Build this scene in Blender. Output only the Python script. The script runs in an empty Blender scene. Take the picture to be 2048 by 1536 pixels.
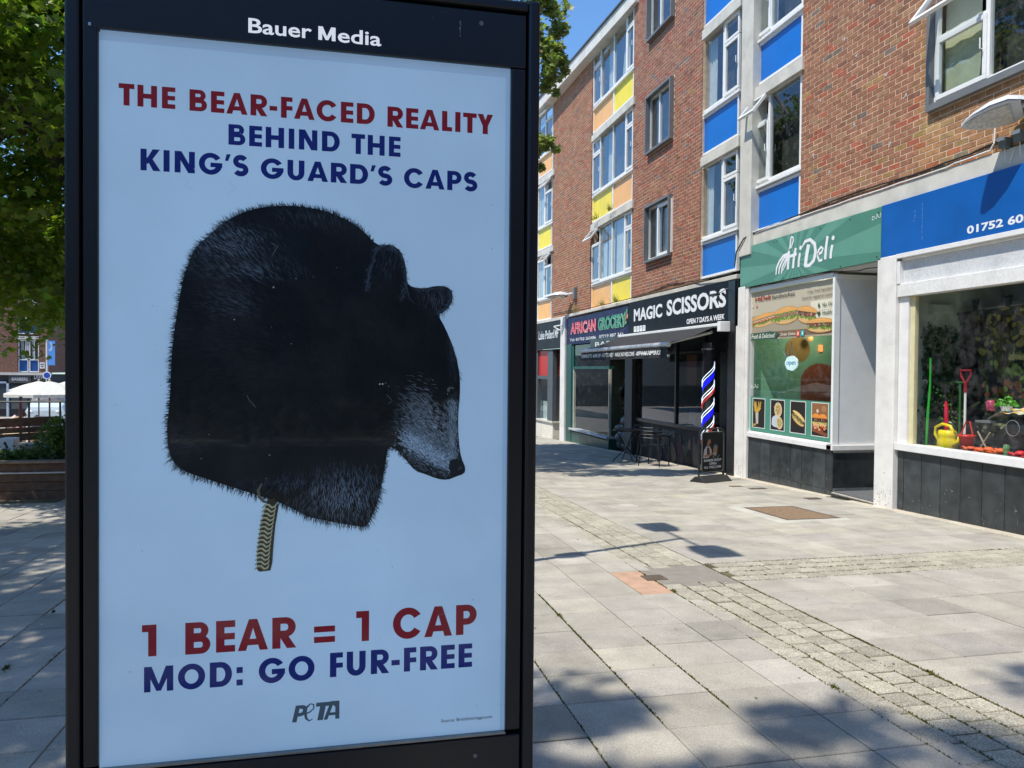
import bpy, bmesh, math, random
import numpy as np
from mathutils import Vector, Matrix

random.seed(7)
rng = np.random.default_rng(7)
sc = bpy.context.scene
COL = sc.collection

# ------------------------------------------------------------------ camera
cam_d = bpy.data.cameras.new('camera')
cam_d.sensor_width = 36.0
cam_d.lens = 36.0 * 1520 / 2048
cam_d.clip_start = 0.05
cam_d.clip_end = 2000
cam = bpy.data.objects.new('camera', cam_d)
COL.objects.link(cam)
_y, _p, _r = math.radians(12.39), math.radians(1.03), math.radians(0.53)
_f = Vector((math.sin(_y) * math.cos(_p), math.cos(_y) * math.cos(_p), -math.sin(_p)))
_r0 = Vector((math.cos(_y), -math.sin(_y), 0))
_u0 = _r0.cross(_f)
_rt = _r0 * math.cos(_r) + _u0 * math.sin(_r)
_up = _u0 * math.cos(_r) - _r0 * math.sin(_r)
M = Matrix.Identity(4)
for i in range(3):
    M[i][0], M[i][1], M[i][2] = _rt[i], _up[i], -_f[i]
M[2][3] = 1.5
cam.matrix_world = M
sc.camera = cam

# ------------------------------------------------------------------ world, sun, exposure
SUN_EL = math.radians(62)
SUN = Vector((-0.93 * math.cos(SUN_EL), -0.37 * math.cos(SUN_EL), math.sin(SUN_EL))).normalized()
SUN_ROT = math.atan2(SUN.x, SUN.y)
world = bpy.data.worlds.new('World')
sc.world = world
world.use_nodes = True
nt = world.node_tree
bg = nt.nodes['Background']
sky = nt.nodes.new('ShaderNodeTexSky')
sky.sky_type = 'NISHITA'
sky.sun_disc = False
sky.sun_elevation = SUN_EL
sky.sun_rotation = SUN_ROT
sky.air_density = 1.0
sky.dust_density = 0.4
sky.ozone_density = 2.5
tint = nt.nodes.new('ShaderNodeVectorMath')
tint.operation = 'MULTIPLY'
tint.inputs[1].default_value = (.64, .88, 1.06)      # clear deep blue summer sky
nt.links.new(sky.outputs[0], tint.inputs[0])
nt.links.new(tint.outputs[0], bg.inputs[0])
bg.inputs[1].default_value = 0.145
sun_d = bpy.data.lights.new('sun', 'SUN')
sun_d.energy = 3.75
sun_d.angle = math.radians(0.53)
sun_d.color = (1.0, 0.945, 0.85)
sun_o = bpy.data.objects.new('sun', sun_d)
sun_o.rotation_euler = (-SUN).to_track_quat('-Z', 'Y').to_euler()
sun_o.location = (0, 0, 30)
COL.objects.link(sun_o)
vs = sc.view_settings
vs.view_transform = 'Standard'
vs.look = 'None'
vs.exposure = 0.6
vs.gamma = 1.0
vs.use_curve_mapping = False
sc.render.engine = 'CYCLES'
sc.cycles.use_denoising = True
sc.cycles.max_bounces = 8
sc.cycles.transparent_max_bounces = 12
sc.cycles.caustics_reflective = False
sc.cycles.caustics_refractive = False

SL = math.tan(math.radians(1.9))          # the street falls away from the viewer
def gz(y):
    return -SL * y

# ------------------------------------------------------------------ materials
MATS = {}
def mk(name, color=(.5, .5, .5), rough=.7, nscale=6., namt=.15, bump=0., bscale=40., spec=.5,
       metal=0., vc=False, rvar=.1, coat=0., emis=None, estr=0., trans=0., speck=0., spscale=300., stain=0.):
    if name in MATS:
        return MATS[name]
    m = bpy.data.materials.new(name)
    m.use_nodes = True
    n = m.node_tree.nodes
    l = m.node_tree.links
    b = n['Principled BSDF']
    geo = n.new('ShaderNodeNewGeometry')
    if vc:
        a = n.new('ShaderNodeAttribute')
        a.attribute_name = 'Col'
        src = a.outputs['Color']
    else:
        a = n.new('ShaderNodeRGB')
        a.outputs[0].default_value = (*color, 1)
        src = a.outputs[0]
    tx = n.new('ShaderNodeTexNoise')
    tx.inputs['Scale'].default_value = nscale
    tx.inputs['Detail'].default_value = 6
    l.new(geo.outputs['Position'], tx.inputs['Vector'])
    mr = n.new('ShaderNodeMapRange')
    mr.inputs['From Min'].default_value = .3
    mr.inputs['From Max'].default_value = .7
    mr.inputs['To Min'].default_value = 1 - namt
    mr.inputs['To Max'].default_value = 1 + namt
    l.new(tx.outputs['Fac'], mr.inputs['Value'])
    mul = n.new('ShaderNodeVectorMath')
    mul.operation = 'SCALE'
    l.new(src, mul.inputs[0])
    l.new(mr.outputs[0], mul.inputs['Scale'])
    out = mul.outputs[0]
    if speck > 0:
        t2 = n.new('ShaderNodeTexNoise')
        t2.inputs['Scale'].default_value = spscale
        t2.inputs['Detail'].default_value = 2
        l.new(geo.outputs['Position'], t2.inputs['Vector'])
        m2 = n.new('ShaderNodeMapRange')
        m2.inputs['From Min'].default_value = .35
        m2.inputs['From Max'].default_value = .65
        m2.inputs['To Min'].default_value = 1 - speck
        m2.inputs['To Max'].default_value = 1 + speck
        l.new(t2.outputs['Fac'], m2.inputs['Value'])
        mu2 = n.new('ShaderNodeVectorMath')
        mu2.operation = 'SCALE'
        l.new(out, mu2.inputs[0])
        l.new(m2.outputs[0], mu2.inputs['Scale'])
        out = mu2.outputs[0]
    if stain > 0:
        t3 = n.new('ShaderNodeTexNoise')
        t3.inputs['Scale'].default_value = 1.7
        t3.inputs['Detail'].default_value = 8
        t3.inputs['Roughness'].default_value = .7
        l.new(geo.outputs['Position'], t3.inputs['Vector'])
        m3 = n.new('ShaderNodeMapRange')
        m3.inputs['From Min'].default_value = .52
        m3.inputs['From Max'].default_value = .72
        m3.inputs['To Min'].default_value = 1
        m3.inputs['To Max'].default_value = 1 - stain
        l.new(t3.outputs['Fac'], m3.inputs['Value'])
        mu3 = n.new('ShaderNodeVectorMath')
        mu3.operation = 'SCALE'
        l.new(out, mu3.inputs[0])
        l.new(m3.outputs[0], mu3.inputs['Scale'])
        out = mu3.outputs[0]
    l.new(out, b.inputs['Base Color'])
    b.inputs['Metallic'].default_value = metal
    b.inputs['Specular IOR Level'].default_value = spec
    rr = n.new('ShaderNodeMapRange')
    rr.inputs['To Min'].default_value = max(.02, rough - rvar)
    rr.inputs['To Max'].default_value = min(1, rough + rvar)
    l.new(tx.outputs['Fac'], rr.inputs['Value'])
    l.new(rr.outputs[0], b.inputs['Roughness'])
    if coat:
        b.inputs['Coat Weight'].default_value = coat
        b.inputs['Coat Roughness'].default_value = .06
    if bump > 0:
        tb = n.new('ShaderNodeTexNoise')
        tb.inputs['Scale'].default_value = bscale
        tb.inputs['Detail'].default_value = 5
        l.new(geo.outputs['Position'], tb.inputs['Vector'])
        bp = n.new('ShaderNodeBump')
        bp.inputs['Strength'].default_value = bump
        bp.inputs['Distance'].default_value = .01
        l.new(tb.outputs['Fac'], bp.inputs['Height'])
        l.new(bp.outputs[0], b.inputs['Normal'])
    if emis is not None:
        b.inputs['Emission Color'].default_value = (*emis, 1)
        b.inputs['Emission Strength'].default_value = estr
    if trans > 0:
        tr = n.new('ShaderNodeBsdfTranslucent')
        br = n.new('ShaderNodeVectorMath')
        br.operation = 'MULTIPLY'
        l.new(out, br.inputs[0])
        br.inputs[1].default_value = (1.5, 1.6, .55)
        l.new(br.outputs[0], tr.inputs[0])
        mx = n.new('ShaderNodeMixShader')
        mx.inputs[0].default_value = trans
        l.new(b.outputs[0], mx.inputs[1])
        l.new(tr.outputs[0], mx.inputs[2])
        l.new(mx.outputs[0], n['Material Output'].inputs[0])
    MATS[name] = m
    return m

def glass(name, tint=(.85, .9, .88), ior=1.5, boost=1.0, rough=0.0, dirt=0.03):
    if name in MATS:
        return MATS[name]
    m = bpy.data.materials.new(name)
    m.use_nodes = True
    n = m.node_tree.nodes
    l = m.node_tree.links
    n.remove(n['Principled BSDF'])
    t = n.new('ShaderNodeBsdfTransparent')
    t.inputs[0].default_value = (*tint, 1)
    g = n.new('ShaderNodeBsdfGlossy')
    g.inputs['Roughness'].default_value = rough
    g.inputs['Color'].default_value = (.95, .97, 1, 1)
    geo = n.new('ShaderNodeNewGeometry')
    tx = n.new('ShaderNodeTexNoise')
    tx.inputs['Scale'].default_value = .7
    l.new(geo.outputs['Position'], tx.inputs['Vector'])
    bp = n.new('ShaderNodeBump')
    bp.inputs['Strength'].default_value = .025
    bp.inputs['Distance'].default_value = .05
    l.new(tx.outputs['Fac'], bp.inputs['Height'])
    l.new(bp.outputs[0], g.inputs['Normal'])
    # two-sided Fresnel (Schlick) so that light also leaves the room through the pane
    dt = n.new('ShaderNodeVectorMath'); dt.operation = 'DOT_PRODUCT'
    l.new(geo.outputs['Normal'], dt.inputs[0]); l.new(geo.outputs['Incoming'], dt.inputs[1])
    ab = n.new('ShaderNodeMath'); ab.operation = 'ABSOLUTE'; l.new(dt.outputs['Value'], ab.inputs[0])
    sb = n.new('ShaderNodeMath'); sb.operation = 'SUBTRACT'; sb.inputs[0].default_value = 1; l.new(ab.outputs[0], sb.inputs[1])
    pw = n.new('ShaderNodeMath'); pw.operation = 'POWER'; pw.inputs[1].default_value = 5; l.new(sb.outputs[0], pw.inputs[0])
    mm = n.new('ShaderNodeMath'); mm.operation = 'MULTIPLY_ADD'; mm.use_clamp = True
    mm.inputs[1].default_value = .96 * boost; mm.inputs[2].default_value = .04 * boost
    l.new(pw.outputs[0], mm.inputs[0])
    mx = n.new('ShaderNodeMixShader')
    l.new(mm.outputs[0], mx.inputs[0])
    l.new(t.outputs[0], mx.inputs[1])
    l.new(g.outputs[0], mx.inputs[2])
    d = n.new('ShaderNodeBsdfDiffuse')
    d.inputs[0].default_value = (.6, .6, .58, 1)
    t4 = n.new('ShaderNodeTexNoise')
    t4.inputs['Scale'].default_value = 9
    t4.inputs['Detail'].default_value = 8
    l.new(geo.outputs['Position'], t4.inputs['Vector'])
    m4 = n.new('ShaderNodeMapRange')
    m4.inputs['From Min'].default_value = .45
    m4.inputs['From Max'].default_value = .8
    m4.inputs['To Max'].default_value = dirt * 2
    l.new(t4.outputs['Fac'], m4.inputs['Value'])
    mx2 = n.new('ShaderNodeMixShader')
    l.new(m4.outputs[0], mx2.inputs[0])
    l.new(mx.outputs[0], mx2.inputs[1])
    l.new(d.outputs[0], mx2.inputs[2])
    l.new(mx2.outputs[0], n['Material Output'].inputs[0])
    MATS[name] = m
    return m

# ------------------------------------------------------------------ mesh builder
def bend(p):
    x, y, z = p
    if y > 21.7:
        x -= (min(y, 25.4) - 21.7) * .028
        if y > 25.4:
            x -= (y - 25.4) * .076
    return (x, y, z)

class MB:
    def __init__(s, xf=None, col=(1, 1, 1)):
        s.v = []; s.f = []; s.c = []; s.col = col; s.xf = xf
    def add(s, vs_, fs, col=None):
        o = len(s.v)
        if s.xf:
            vs_ = [s.xf(p) for p in vs_]
        s.v.extend(vs_)
        for f in fs:
            s.f.append(tuple(i + o for i in f))
            s.c.append(col or s.col)
    def box(s, x0, x1, y0, y1, z0, z1, col=None):
        if x0 > x1: x0, x1 = x1, x0
        if y0 > y1: y0, y1 = y1, y0
        if z0 > z1: z0, z1 = z1, z0
        s.add([(x0, y0, z0), (x1, y0, z0), (x1, y1, z0), (x0, y1, z0), (x0, y0, z1), (x1, y0, z1), (x1, y1, z1), (x0, y1, z1)],
              [(0, 3, 2, 1), (4, 5, 6, 7), (0, 1, 5, 4), (1, 2, 6, 5), (2, 3, 7, 6), (3, 0, 4, 7)], col)
        return s
    def hexa(s, p8, col=None):
        s.add(p8, [(0, 3, 2, 1), (4, 5, 6, 7), (0, 1, 5, 4), (1, 2, 6, 5), (2, 3, 7, 6), (3, 0, 4, 7)], col)
        return s
    def quad(s, a, b, c, d, col=None):
        s.add([a, b, c, d], [(0, 1, 2, 3)], col)
        return s
    def tube(s, pts, r, n=8, col=None, cap=True):
        pts = [Vector(p) for p in pts]
        rs = r if isinstance(r, (list, tuple)) else [r] * len(pts)
        vv = []
        t0 = (pts[1] - pts[0]).normalized()
        ref = Vector((0, 0, 1)) if abs(t0.z) < .9 else Vector((1, 0, 0))
        a = t0.cross(ref).normalized()
        for i, p in enumerate(pts):
            if i == 0: t = pts[1] - pts[0]
            elif i == len(pts) - 1: t = pts[-1] - pts[-2]
            else: t = pts[i + 1] - pts[i - 1]
            t.normalize()
            a = (a - t * a.dot(t)).normalized()
            b = t.cross(a)
            for k in range(n):
                w = 2 * math.pi * k / n
                vv.append(tuple(p + (a * math.cos(w) + b * math.sin(w)) * rs[i]))
        ff = []
        for i in range(len(pts) - 1):
            for k in range(n):
                k2 = (k + 1) % n
                ff.append((i * n + k, i * n + k2, (i + 1) * n + k2, (i + 1) * n + k))
        if cap:
            ff.append(tuple(range(n - 1, -1, -1)))
            o = (len(pts) - 1) * n
            ff.append(tuple(o + k for k in range(n)))
        s.add(vv, ff, col)
        return s
    def lathe(s, prof, c=(0, 0, 0), n=20, col=None, sx=1, sy=1):
        vv = []
        for r, z in prof:
            for k in range(n):
                w = 2 * math.pi * k / n
                vv.append((c[0] + r * math.cos(w) * sx, c[1] + r * math.sin(w) * sy, c[2] + z))
        ff = []
        for i in range(len(prof) - 1):
            for k in range(n):
                k2 = (k + 1) % n
                ff.append((i * n + k, i * n + k2, (i + 1) * n + k2, (i + 1) * n + k))
        ff.append(tuple(range(n - 1, -1, -1)))
        o = (len(prof) - 1) * n
        ff.append(tuple(o + k for k in range(n)))
        s.add(vv, ff, col)
        return s
    def prism(s, pts, vec, col=None):
        n = len(pts)
        a = [tuple(p) for p in pts]
        b = [tuple(Vector(p) + Vector(vec)) for p in pts]
        s.add(a + b, [tuple(range(n - 1, -1, -1)), tuple(range(n, 2 * n))] + [(i, (i + 1) % n, n + (i + 1) % n, n + i) for i in range(n)], col)
        return s
    def ball(s, c, r, n=12, m=8, col=None):
        if not isinstance(r, (tuple, list)): r = (r, r, r)
        vv = [(c[0], c[1], c[2] - r[2])]
        for i in range(1, m):
            ph = -math.pi / 2 + math.pi * i / m
            for k in range(n):
                w = 2 * math.pi * k / n
                vv.append((c[0] + r[0] * math.cos(ph) * math.cos(w), c[1] + r[1] * math.cos(ph) * math.sin(w), c[2] + r[2] * math.sin(ph)))
        vv.append((c[0], c[1], c[2] + r[2]))
        ff = [(0, 1 + (k + 1) % n, 1 + k) for k in range(n)]
        for i in range(m - 2):
            for k in range(n):
                k2 = (k + 1) % n
                ff.append((1 + i * n + k, 1 + i * n + k2, 1 + (i + 1) * n + k2, 1 + (i + 1) * n + k))
        o = 1 + (m - 2) * n
        ff += [(o + k, o + (k + 1) % n, len(vv) - 1) for k in range(n)]
        s.add(vv, ff, col)
        return s
    def mesh(s, name, m, smooth=False):
        me = bpy.data.meshes.new(name)
        me.from_pydata(s.v, [], s.f)
        if m.name in VCM:
            at = me.color_attributes.new('Col', 'FLOAT_COLOR', 'CORNER')
            arr = np.ones((len(me.loops), 4), dtype=np.float32)
            ln = np.array([len(f) for f in s.f])
            arr[:, :3] = np.repeat(np.array(s.c, dtype=np.float32).reshape(-1, 3), ln, axis=0)
            at.data.foreach_set('color', arr.ravel())
        if smooth:
            me.polygons.foreach_set('use_smooth', [True] * len(me.polygons))
        me.materials.append(m)
        me.update()
        return me
    def build(s, name, m, parent=None, smooth=False, bevel=0, **props):
        me = s.mesh(name, m, smooth)
        o = bpy.data.objects.new(name, me)
        COL.objects.link(o)
        if parent: attach(o, parent)
        if bevel:
            bv = o.modifiers.new('bevel', 'BEVEL')
            bv.width = bevel; bv.segments = 2; bv.limit_method = 'ANGLE'
            bv.harden_normals = False
        for k, v in props.items(): o[k] = v
        return o
VCM = set()

def attach(o, parent):
    o.parent = parent
    o.matrix_parent_inverse = PW[parent.name].inverted() if parent.name in PW else Matrix.Identity(4)
PW = {}
def thing(name, label, cat, loc=(0, 0, 0), group=None):
    o = bpy.data.objects.new(name, None)
    o.empty_display_size = .1
    o.location = loc
    COL.objects.link(o)
    PW[o.name] = Matrix.Translation(loc)
    tag(o, label, cat, group)
    return o
def tag(o, label, cat, group=None):
    o['label'] = label; o['category'] = cat
    if group: o['group'] = group
    return o
def struct(o):
    o['kind'] = 'structure'
    return o

def vmk(name, **k):
    m = mk(name, vc=True, **k)
    VCM.add(m.name)
    return m

M_PRINT = vmk('printed_paper', rough=.55, namt=.02, nscale=3, spec=.3)
M_POSTER = vmk('backlit_poster', rough=.5, namt=.09, nscale=1.6, spec=.3)      # the kiosk is a lit display
_n = M_POSTER.node_tree.nodes
_a = [q for q in _n if q.bl_idname == 'ShaderNodeVectorMath' and q.operation == 'SCALE'][0]
_m = _n.new('ShaderNodeVectorMath'); _m.operation = 'MULTIPLY'; _m.inputs[1].default_value = (.50, .87, 1.36)
M_POSTER.node_tree.links.new(_a.outputs[0], _m.inputs[0])
M_POSTER.node_tree.links.new(_m.outputs[0], _n['Principled BSDF'].inputs['Emission Color'])
_n['Principled BSDF'].inputs['Emission Strength'].default_value = .27
M_SIGNVC = vmk('sign_vinyl', rough=.35, namt=.05, nscale=5, spec=.5)
M_VC = vmk('painted_things', rough=.5, namt=.1, nscale=9)
M_VCM = vmk('painted_metal_things', rough=.35, namt=.08, nscale=9, spec=.6)
M_BRICK = vmk('clay_brick', rough=.9, namt=.22, nscale=14, bump=.5, bscale=90, spec=.2, speck=.12, spscale=160, stain=.18)
M_MORTAR = mk('mortar', (.68, .51, .37), .95, 8, .15, bump=.4, bscale=120, spec=.1)
M_SLAB = vmk('paving_concrete', rough=.9, namt=.13, nscale=4, bump=.3, bscale=180, spec=.2, speck=.16, spscale=140, stain=.28)
M_SETT = vmk('sett_granite', rough=.9, namt=.14, nscale=14, bump=.7, bscale=130, spec=.2, speck=.36, spscale=120)
M_GROUT = mk('joint_earth', (.15, .135, .085), 1, 3, .45, bump=.5, bscale=90, spec=.05)
M_CONC = mk('painted_concrete', (.58, .56, .50), .9, 3, .12, bump=.25, bscale=70, spec=.2, stain=.25, speck=.05)
M_PILLAR = mk('white_render', (.74, .72, .68), .85, 4, .08, bump=.4, bscale=50, spec=.2, stain=.18)
M_UPVC = mk('white_plastic', (.80, .80, .78), .35, 5, .04, spec=.5)
M_WOODW = mk('white_gloss_wood', (.76, .75, .73), .45, 7, .06, bump=.1, bscale=30, stain=.1)
M_BLUE = mk('blue_panel', (.004, .15, .55), .35, 3, .05, stain=.10)
M_YEL = mk('yellow_panel', (.88, .70, .03), .4, 3, .05, stain=.10)
M_ORG = mk('orange_panel', (.86, .45, .14), .4, 3, .05, stain=.10)
M_GREYM = mk('grey_metal', (.16, .165, .17), .5, 6, .08)
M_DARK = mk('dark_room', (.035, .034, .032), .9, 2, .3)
M_CURT = mk('net_curtain', (.62, .61, .58), .9, 5, .1)
M_BLACKM = mk('black_metal', (.012, .012, .013), .4, 6, .1)
M_KIOSK = mk('kiosk_black_paint', (.005, .008, .013), .38, 5, .15, bump=.05, bscale=260, spec=.5, rvar=.08)
M_TILE = vmk('slate_tile', rough=.32, namt=.35, nscale=7, spec=.5, stain=.2, speck=.05)
M_GLASS = glass('window_glass', (.80, .86, .85), 1.5, 1.9)
M_SHOPG = glass('shop_glass', (.92, .95, .93), 1.5, 1.0, dirt=.03)
M_KGLASS = glass('kiosk_glass', (.86, .90, .92), 1.5, .45, rough=.035, dirt=.014)
# ------------------------------------------------------------------ flat print: polygons stacked as thin ink layers on a plane
class Print(MB):
    def __init__(s, origin, U, V, dz=2e-5):
        super().__init__()
        s.o = Vector(origin); s.U = Vector(U); s.V = Vector(V)
        s.N = s.U.cross(s.V).normalized()
        s.dz = dz; s.k = 0
    def P(s, u, v, k=None):
        return tuple(s.o + s.U * u + s.V * v + s.N * ((s.k if k is None else k) * s.dz))
    def poly(s, pts, col):
        s.k += 1
        s.add([s.P(*p) for p in pts], [tuple(range(len(pts)))], col)
    def rect(s, u0, v0, u1, v1, col):
        s.poly([(u0, v0), (u1, v0), (u1, v1), (u0, v1)], col)
    def ell(s, u, v, a, b, col, rot=0, n=20, t0=0, t1=360, jag=0):
        pts = []
        c, sn = math.cos(rot), math.sin(rot)
        full = t1 - t0 >= 359
        for i in range(n + (0 if full else 1)):
            w = math.radians(t0 + (t1 - t0) * i / n)
            j = 1 + random.uniform(-jag, jag)
            x, y = a * math.cos(w) * j, b * math.sin(w) * j
            pts.append((u + x * c - y * sn, v + x * sn + y * c))
        s.poly(pts, col)
    def strip(s, outer, inner, col, closed=False):
        s.k += 1
        n = len(outer)
        vv = [s.P(*p) for p in outer] + [s.P(*p) for p in inner]
        m = n if closed else n - 1
        s.add(vv, [(i, (i + 1) % n, n + (i + 1) % n, n + i) for i in range(m)], col)
    def line(s, pts, w, col, taper=None):
        out, inn = [], []
        for i, p in enumerate(pts):
            a = pts[max(0, i - 1)]; b = pts[min(len(pts) - 1, i + 1)]
            dx, dy = b[0] - a[0], b[1] - a[1]
            L = math.hypot(dx, dy) or 1
            ww = w * (taper[i] if taper else 1) / 2
            out.append((p[0] - dy / L * ww, p[1] + dx / L * ww))
            inn.append((p[0] + dy / L * ww, p[1] - dx / L * ww))
        s.strip(out, inn, col)
    def shapes(s, shp, u0, v0, su, sv, col, shear=0):
        f = lambda p: (u0 + p[0] * su + p[1] * sv * shear, v0 + p[1] * sv)
        for q in shp:
            if q[0] == 'p': s.poly([f(p) for p in q[1]], col)
            elif q[0] == 's': s.strip([f(p) for p in q[1]], [f(p) for p in q[2]], col, q[3])
    def word(s, text, u0, u1, v0, v1, col):
        shp, w = layout(text)
        s.shapes(shp, u0, v0, (u1 - u0) / w, v1 - v0, col)
    def text(s, body, u0, u1, v0, v1, col, offset=0., shear=0., spacing=1., capfit=None):
        """text in the built-in font, fitted to a box"""
        key = (body, offset, shear, spacing)
        if key not in TXT:
            cu = bpy.data.curves.new('txt', 'FONT')
            cu.body = body; cu.offset = offset; cu.shear = shear; cu.space_character = spacing
            cu.resolution_u = 3
            ob = bpy.data.objects.new('txt', cu)
            me = bpy.data.meshes.new_from_object(ob)
            TXT[key] = ([(v.co.x, v.co.y) for v in me.vertices], [tuple(p.vertices) for p in me.polygons])
            bpy.data.objects.remove(ob); bpy.data.curves.remove(cu); bpy.data.meshes.remove(me)
        vv, ff = TXT[key]
        if not vv: return
        xs = [p[0] for p in vv]; ys = [p[1] for p in vv]
        x0, x1, y0, y1 = min(xs), max(xs), min(ys), max(ys)
        if capfit:      # v0..v1 is the cap height; descenders hang below
            y0, y1 = 0, capfit
        s.k += 1
        s.add([s.P(u0 + (x - x0) / (x1 - x0) * (u1 - u0), v0 + (y - y0) / (y1 - y0) * (v1 - v0)) for x, y in vv], ff, col)
TXT = {}

def arc(cx, cy, rx, ry, a0, a1, n=16):
    return [(cx + rx * math.cos(math.radians(a0 + (a1 - a0) * i / n)), cy + ry * math.sin(math.radians(a0 + (a1 - a0) * i / n))) for i in range(n + 1)]
def R(x0, y0, x1, y1): return ('p', [(x0, y0), (x1, y0), (x1, y1), (x0, y1)])
def bowl(x0, xr, y0, y1, wv=.27, wh=.225):
    ry = (y1 - y0) / 2; cy = (y0 + y1) / 2; rx = min(ry * 1.05, (xr - x0) * .75); xc = xr - rx
    o = [(x0, y1)] + arc(xc, cy, rx, ry, 90, -90) + [(x0, y0)]
    i = [(x0, y1 - wh)] + arc(xc, cy, rx - wv, ry - wh, 90, -90) + [(x0, y0 + wh)]
    return ('s', o, i, False)
def ring(w, a0, a1, closed=False, n=36):
    o = arc(w / 2, .5, w / 2, .515, a0, a1, n); i = arc(w / 2, .5, w / 2 - .265, .285, a0, a1, n)
    if closed: o, i = o[:-1], i[:-1]
    return ('s', o, i, closed)
def aleg():
    x = lambda y: .27 + .22 * y / .72
    return [('p', [(0, 0), (.27, 0), (.49, .72), (.49, 1), (.355, 1)]), ('p', [(.71, 0), (.98, 0), (.625, 1), (.49, 1), (.49, .72)]),
            ('p', [(x(.17), .17), (.98 - x(.17), .17), (.98 - x(.37), .37), (x(.37), .37)])]
def sgl():
    pts = arc(.36, .695, .225, .195, 28, 270, 14)[:-1] + arc(.36, .305, .24, .195, 90, -152, 14)
    o, i = [], []
    for k, p in enumerate(pts):
        a = pts[max(0, k - 1)]; b = pts[min(len(pts) - 1, k + 1)]
        dx, dy = b[0] - a[0], b[1] - a[1]; L = math.hypot(dx, dy)
        o.append((p[0] - dy / L * .122, p[1] + dx / L * .122)); i.append((p[0] + dy / L * .122, p[1] - dx / L * .122))
    return [('s', o, i, False)]
GL = {
    'T': (.70, 0, 0, [R(0, .775, .70, 1), R(.215, 0, .485, .775)]),
    'H': (.88, 1, 1, [R(0, 0, .27, 1), R(.61, 0, .88, 1), R(.27, .385, .61, .61)]),
    'E': (.61, 1, .4, [R(0, 0, .27, 1), R(.27, 0, .61, .215), R(.27, .395, .60, .6), R(.27, .785, .61, 1)]),
    'F': (.54, 1, .3, [R(0, 0, .27, 1), R(.27, .37, .54, .575), R(.27, .785, .54, 1)]),
    'L': (.52, 1, .2, [R(0, 0, .27, 1), R(.27, 0, .52, .215)]),
    'I': (.27, 1, 1, [R(0, 0, .27, 1)]),
    'A': (.98, 0, 0, aleg()),
    'R': (.79, 1, 0, [R(0, 0, .27, 1), bowl(.27, .77, .36, 1, .25, .21), ('p', [(.27, .40), (.52, .40), (.79, 0), (.48, 0), (.27, .33)])]),
    'P': (.74, 1, .3, [R(0, 0, .27, 1), bowl(.27, .74, .33, 1, .25, .215)]),
    'B': (.79, 1, .5, [R(0, 0, .27, 1), bowl(.27, .73, .47, 1, .23, .19), bowl(.27, .79, 0, .58, .24, .2)]),
    'D': (.88, 1, .5, [R(0, 0, .27, 1), bowl(.27, .88, 0, 1)]),
    'C': (1.02, .5, .2, [ring(1.04, 33, 327)]),
    'O': (1.06, .5, .5, [ring(1.06, 0, 360, True)]),
    'G': (1.06, .5, .5, [ring(1.06, 33, 352), R(.52, .345, 1.055, .555)]),
    'S': (.72, .4, .4, sgl()),
    'U': (.80, 1, 1, [('s', [(0, 1)] + arc(.4, .385, .4, .40, 180, 360) + [(.8, 1)], [(.27, 1)] + arc(.4, .385, .13, .17, 180, 360) + [(.53, 1)], False)]),
    'N': (.90, 1, 1, [R(0, 0, .265, 1), R(.635, 0, .90, 1), ('p', [(.02, 1), (.30, 1), (.88, 0), (.60, 0)])]),
    'K': (.87, 1, 0, [R(0, 0, .27, 1), ('p', [(.2, .42), (.53, 1), (.85, 1), (.50, .50), (.30, .30)]), ('p', [(.24, .58), (.44, .68), (.88, 0), (.55, 0)])]),
    'Y': (.80, 0, 0, [('p', [(0, 1), (.29, 1), (.40, .70), (.535, .40), (.265, .40)]), ('p', [(.80, 1), (.51, 1), (.40, .70), (.265, .40), (.535, .40)]), R(.265, 0, .535, .40)]),
    'M': (1.12, 1, 1, [R(0, 0, .25, 1), R(.87, 0, 1.12, 1), ('p', [(.02, 1), (.29, 1), (.66, .03), (.47, .03)]), ('p', [(1.10, 1), (.83, 1), (.46, .03), (.65, .03)])]),
    '1': (.47, .3, 1, [R(.20, 0, .47, 1), R(0, .775, .2, 1)]),
    '=': (.70, .5, .5, [R(0, .17, .70, .39), R(0, .55, .70, .77)]),
    ':': (.24, 1, 1, [R(0, .0, .25, .24), R(0, .50, .25, .74)]),
    '-': (.36, .5, .5, [R(0, .30, .36, .52)]),
    "'": (.26, .2, .2, [('p', [(.0, .68), (.15, .68), (.27, 1), (.08, 1)])]),
}
def layout(t):
    x = 0; shp = []; prev = None
    for ch in t:
        w, lb, rb, sh = GL[ch]
        if prev is not None: x += .05 + .085 * (prev + lb)
        for q in sh:
            if q[0] == 'p': shp.append(('p', [(p[0] + x, p[1]) for p in q[1]]))
            else: shp.append(('s', [(p[0] + x, p[1]) for p in q[1]], [(p[0] + x, p[1]) for p in q[2]], q[3]))
        x += w; prev = rb
    return shp, x

# ------------------------------------------------------------------ advertising kiosk
KY = 1.90
g0 = gz(KY)
kiosk = thing('advertising_kiosk', 'tall black street advertising kiosk with a bear poster behind glass, nearest thing in view', 'kiosk', (-.07, KY, g0))
mb = MB(); mb.box(-.622, -.590, KY, KY + .24, g0, 2.445)
mb.build('side_rail', M_KIOSK, kiosk, bevel=.006)
mb = MB(); mb.box(.452, .484, KY, KY + .24, g0, 2.445)
mb.build('side_rail', M_KIOSK, kiosk, bevel=.008)
mb = MB(); mb.box(-.585, -.5535, KY + .004, KY + .03, .575, 2.278); mb.build('frame_strip', M_KIOSK, kiosk, bevel=.003)
mb = MB(); mb.box(.409, .447, KY + .004, KY + .03, .569, 2.268); mb.build('frame_strip', M_KIOSK, kiosk, bevel=.003)
mb = MB(); mb.box(-.585, .447, KY + .003, KY + .03, 2.2705, 2.405)
hdr = mb.build('header_panel', M_KIOSK, kiosk, bevel=.003)
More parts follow.
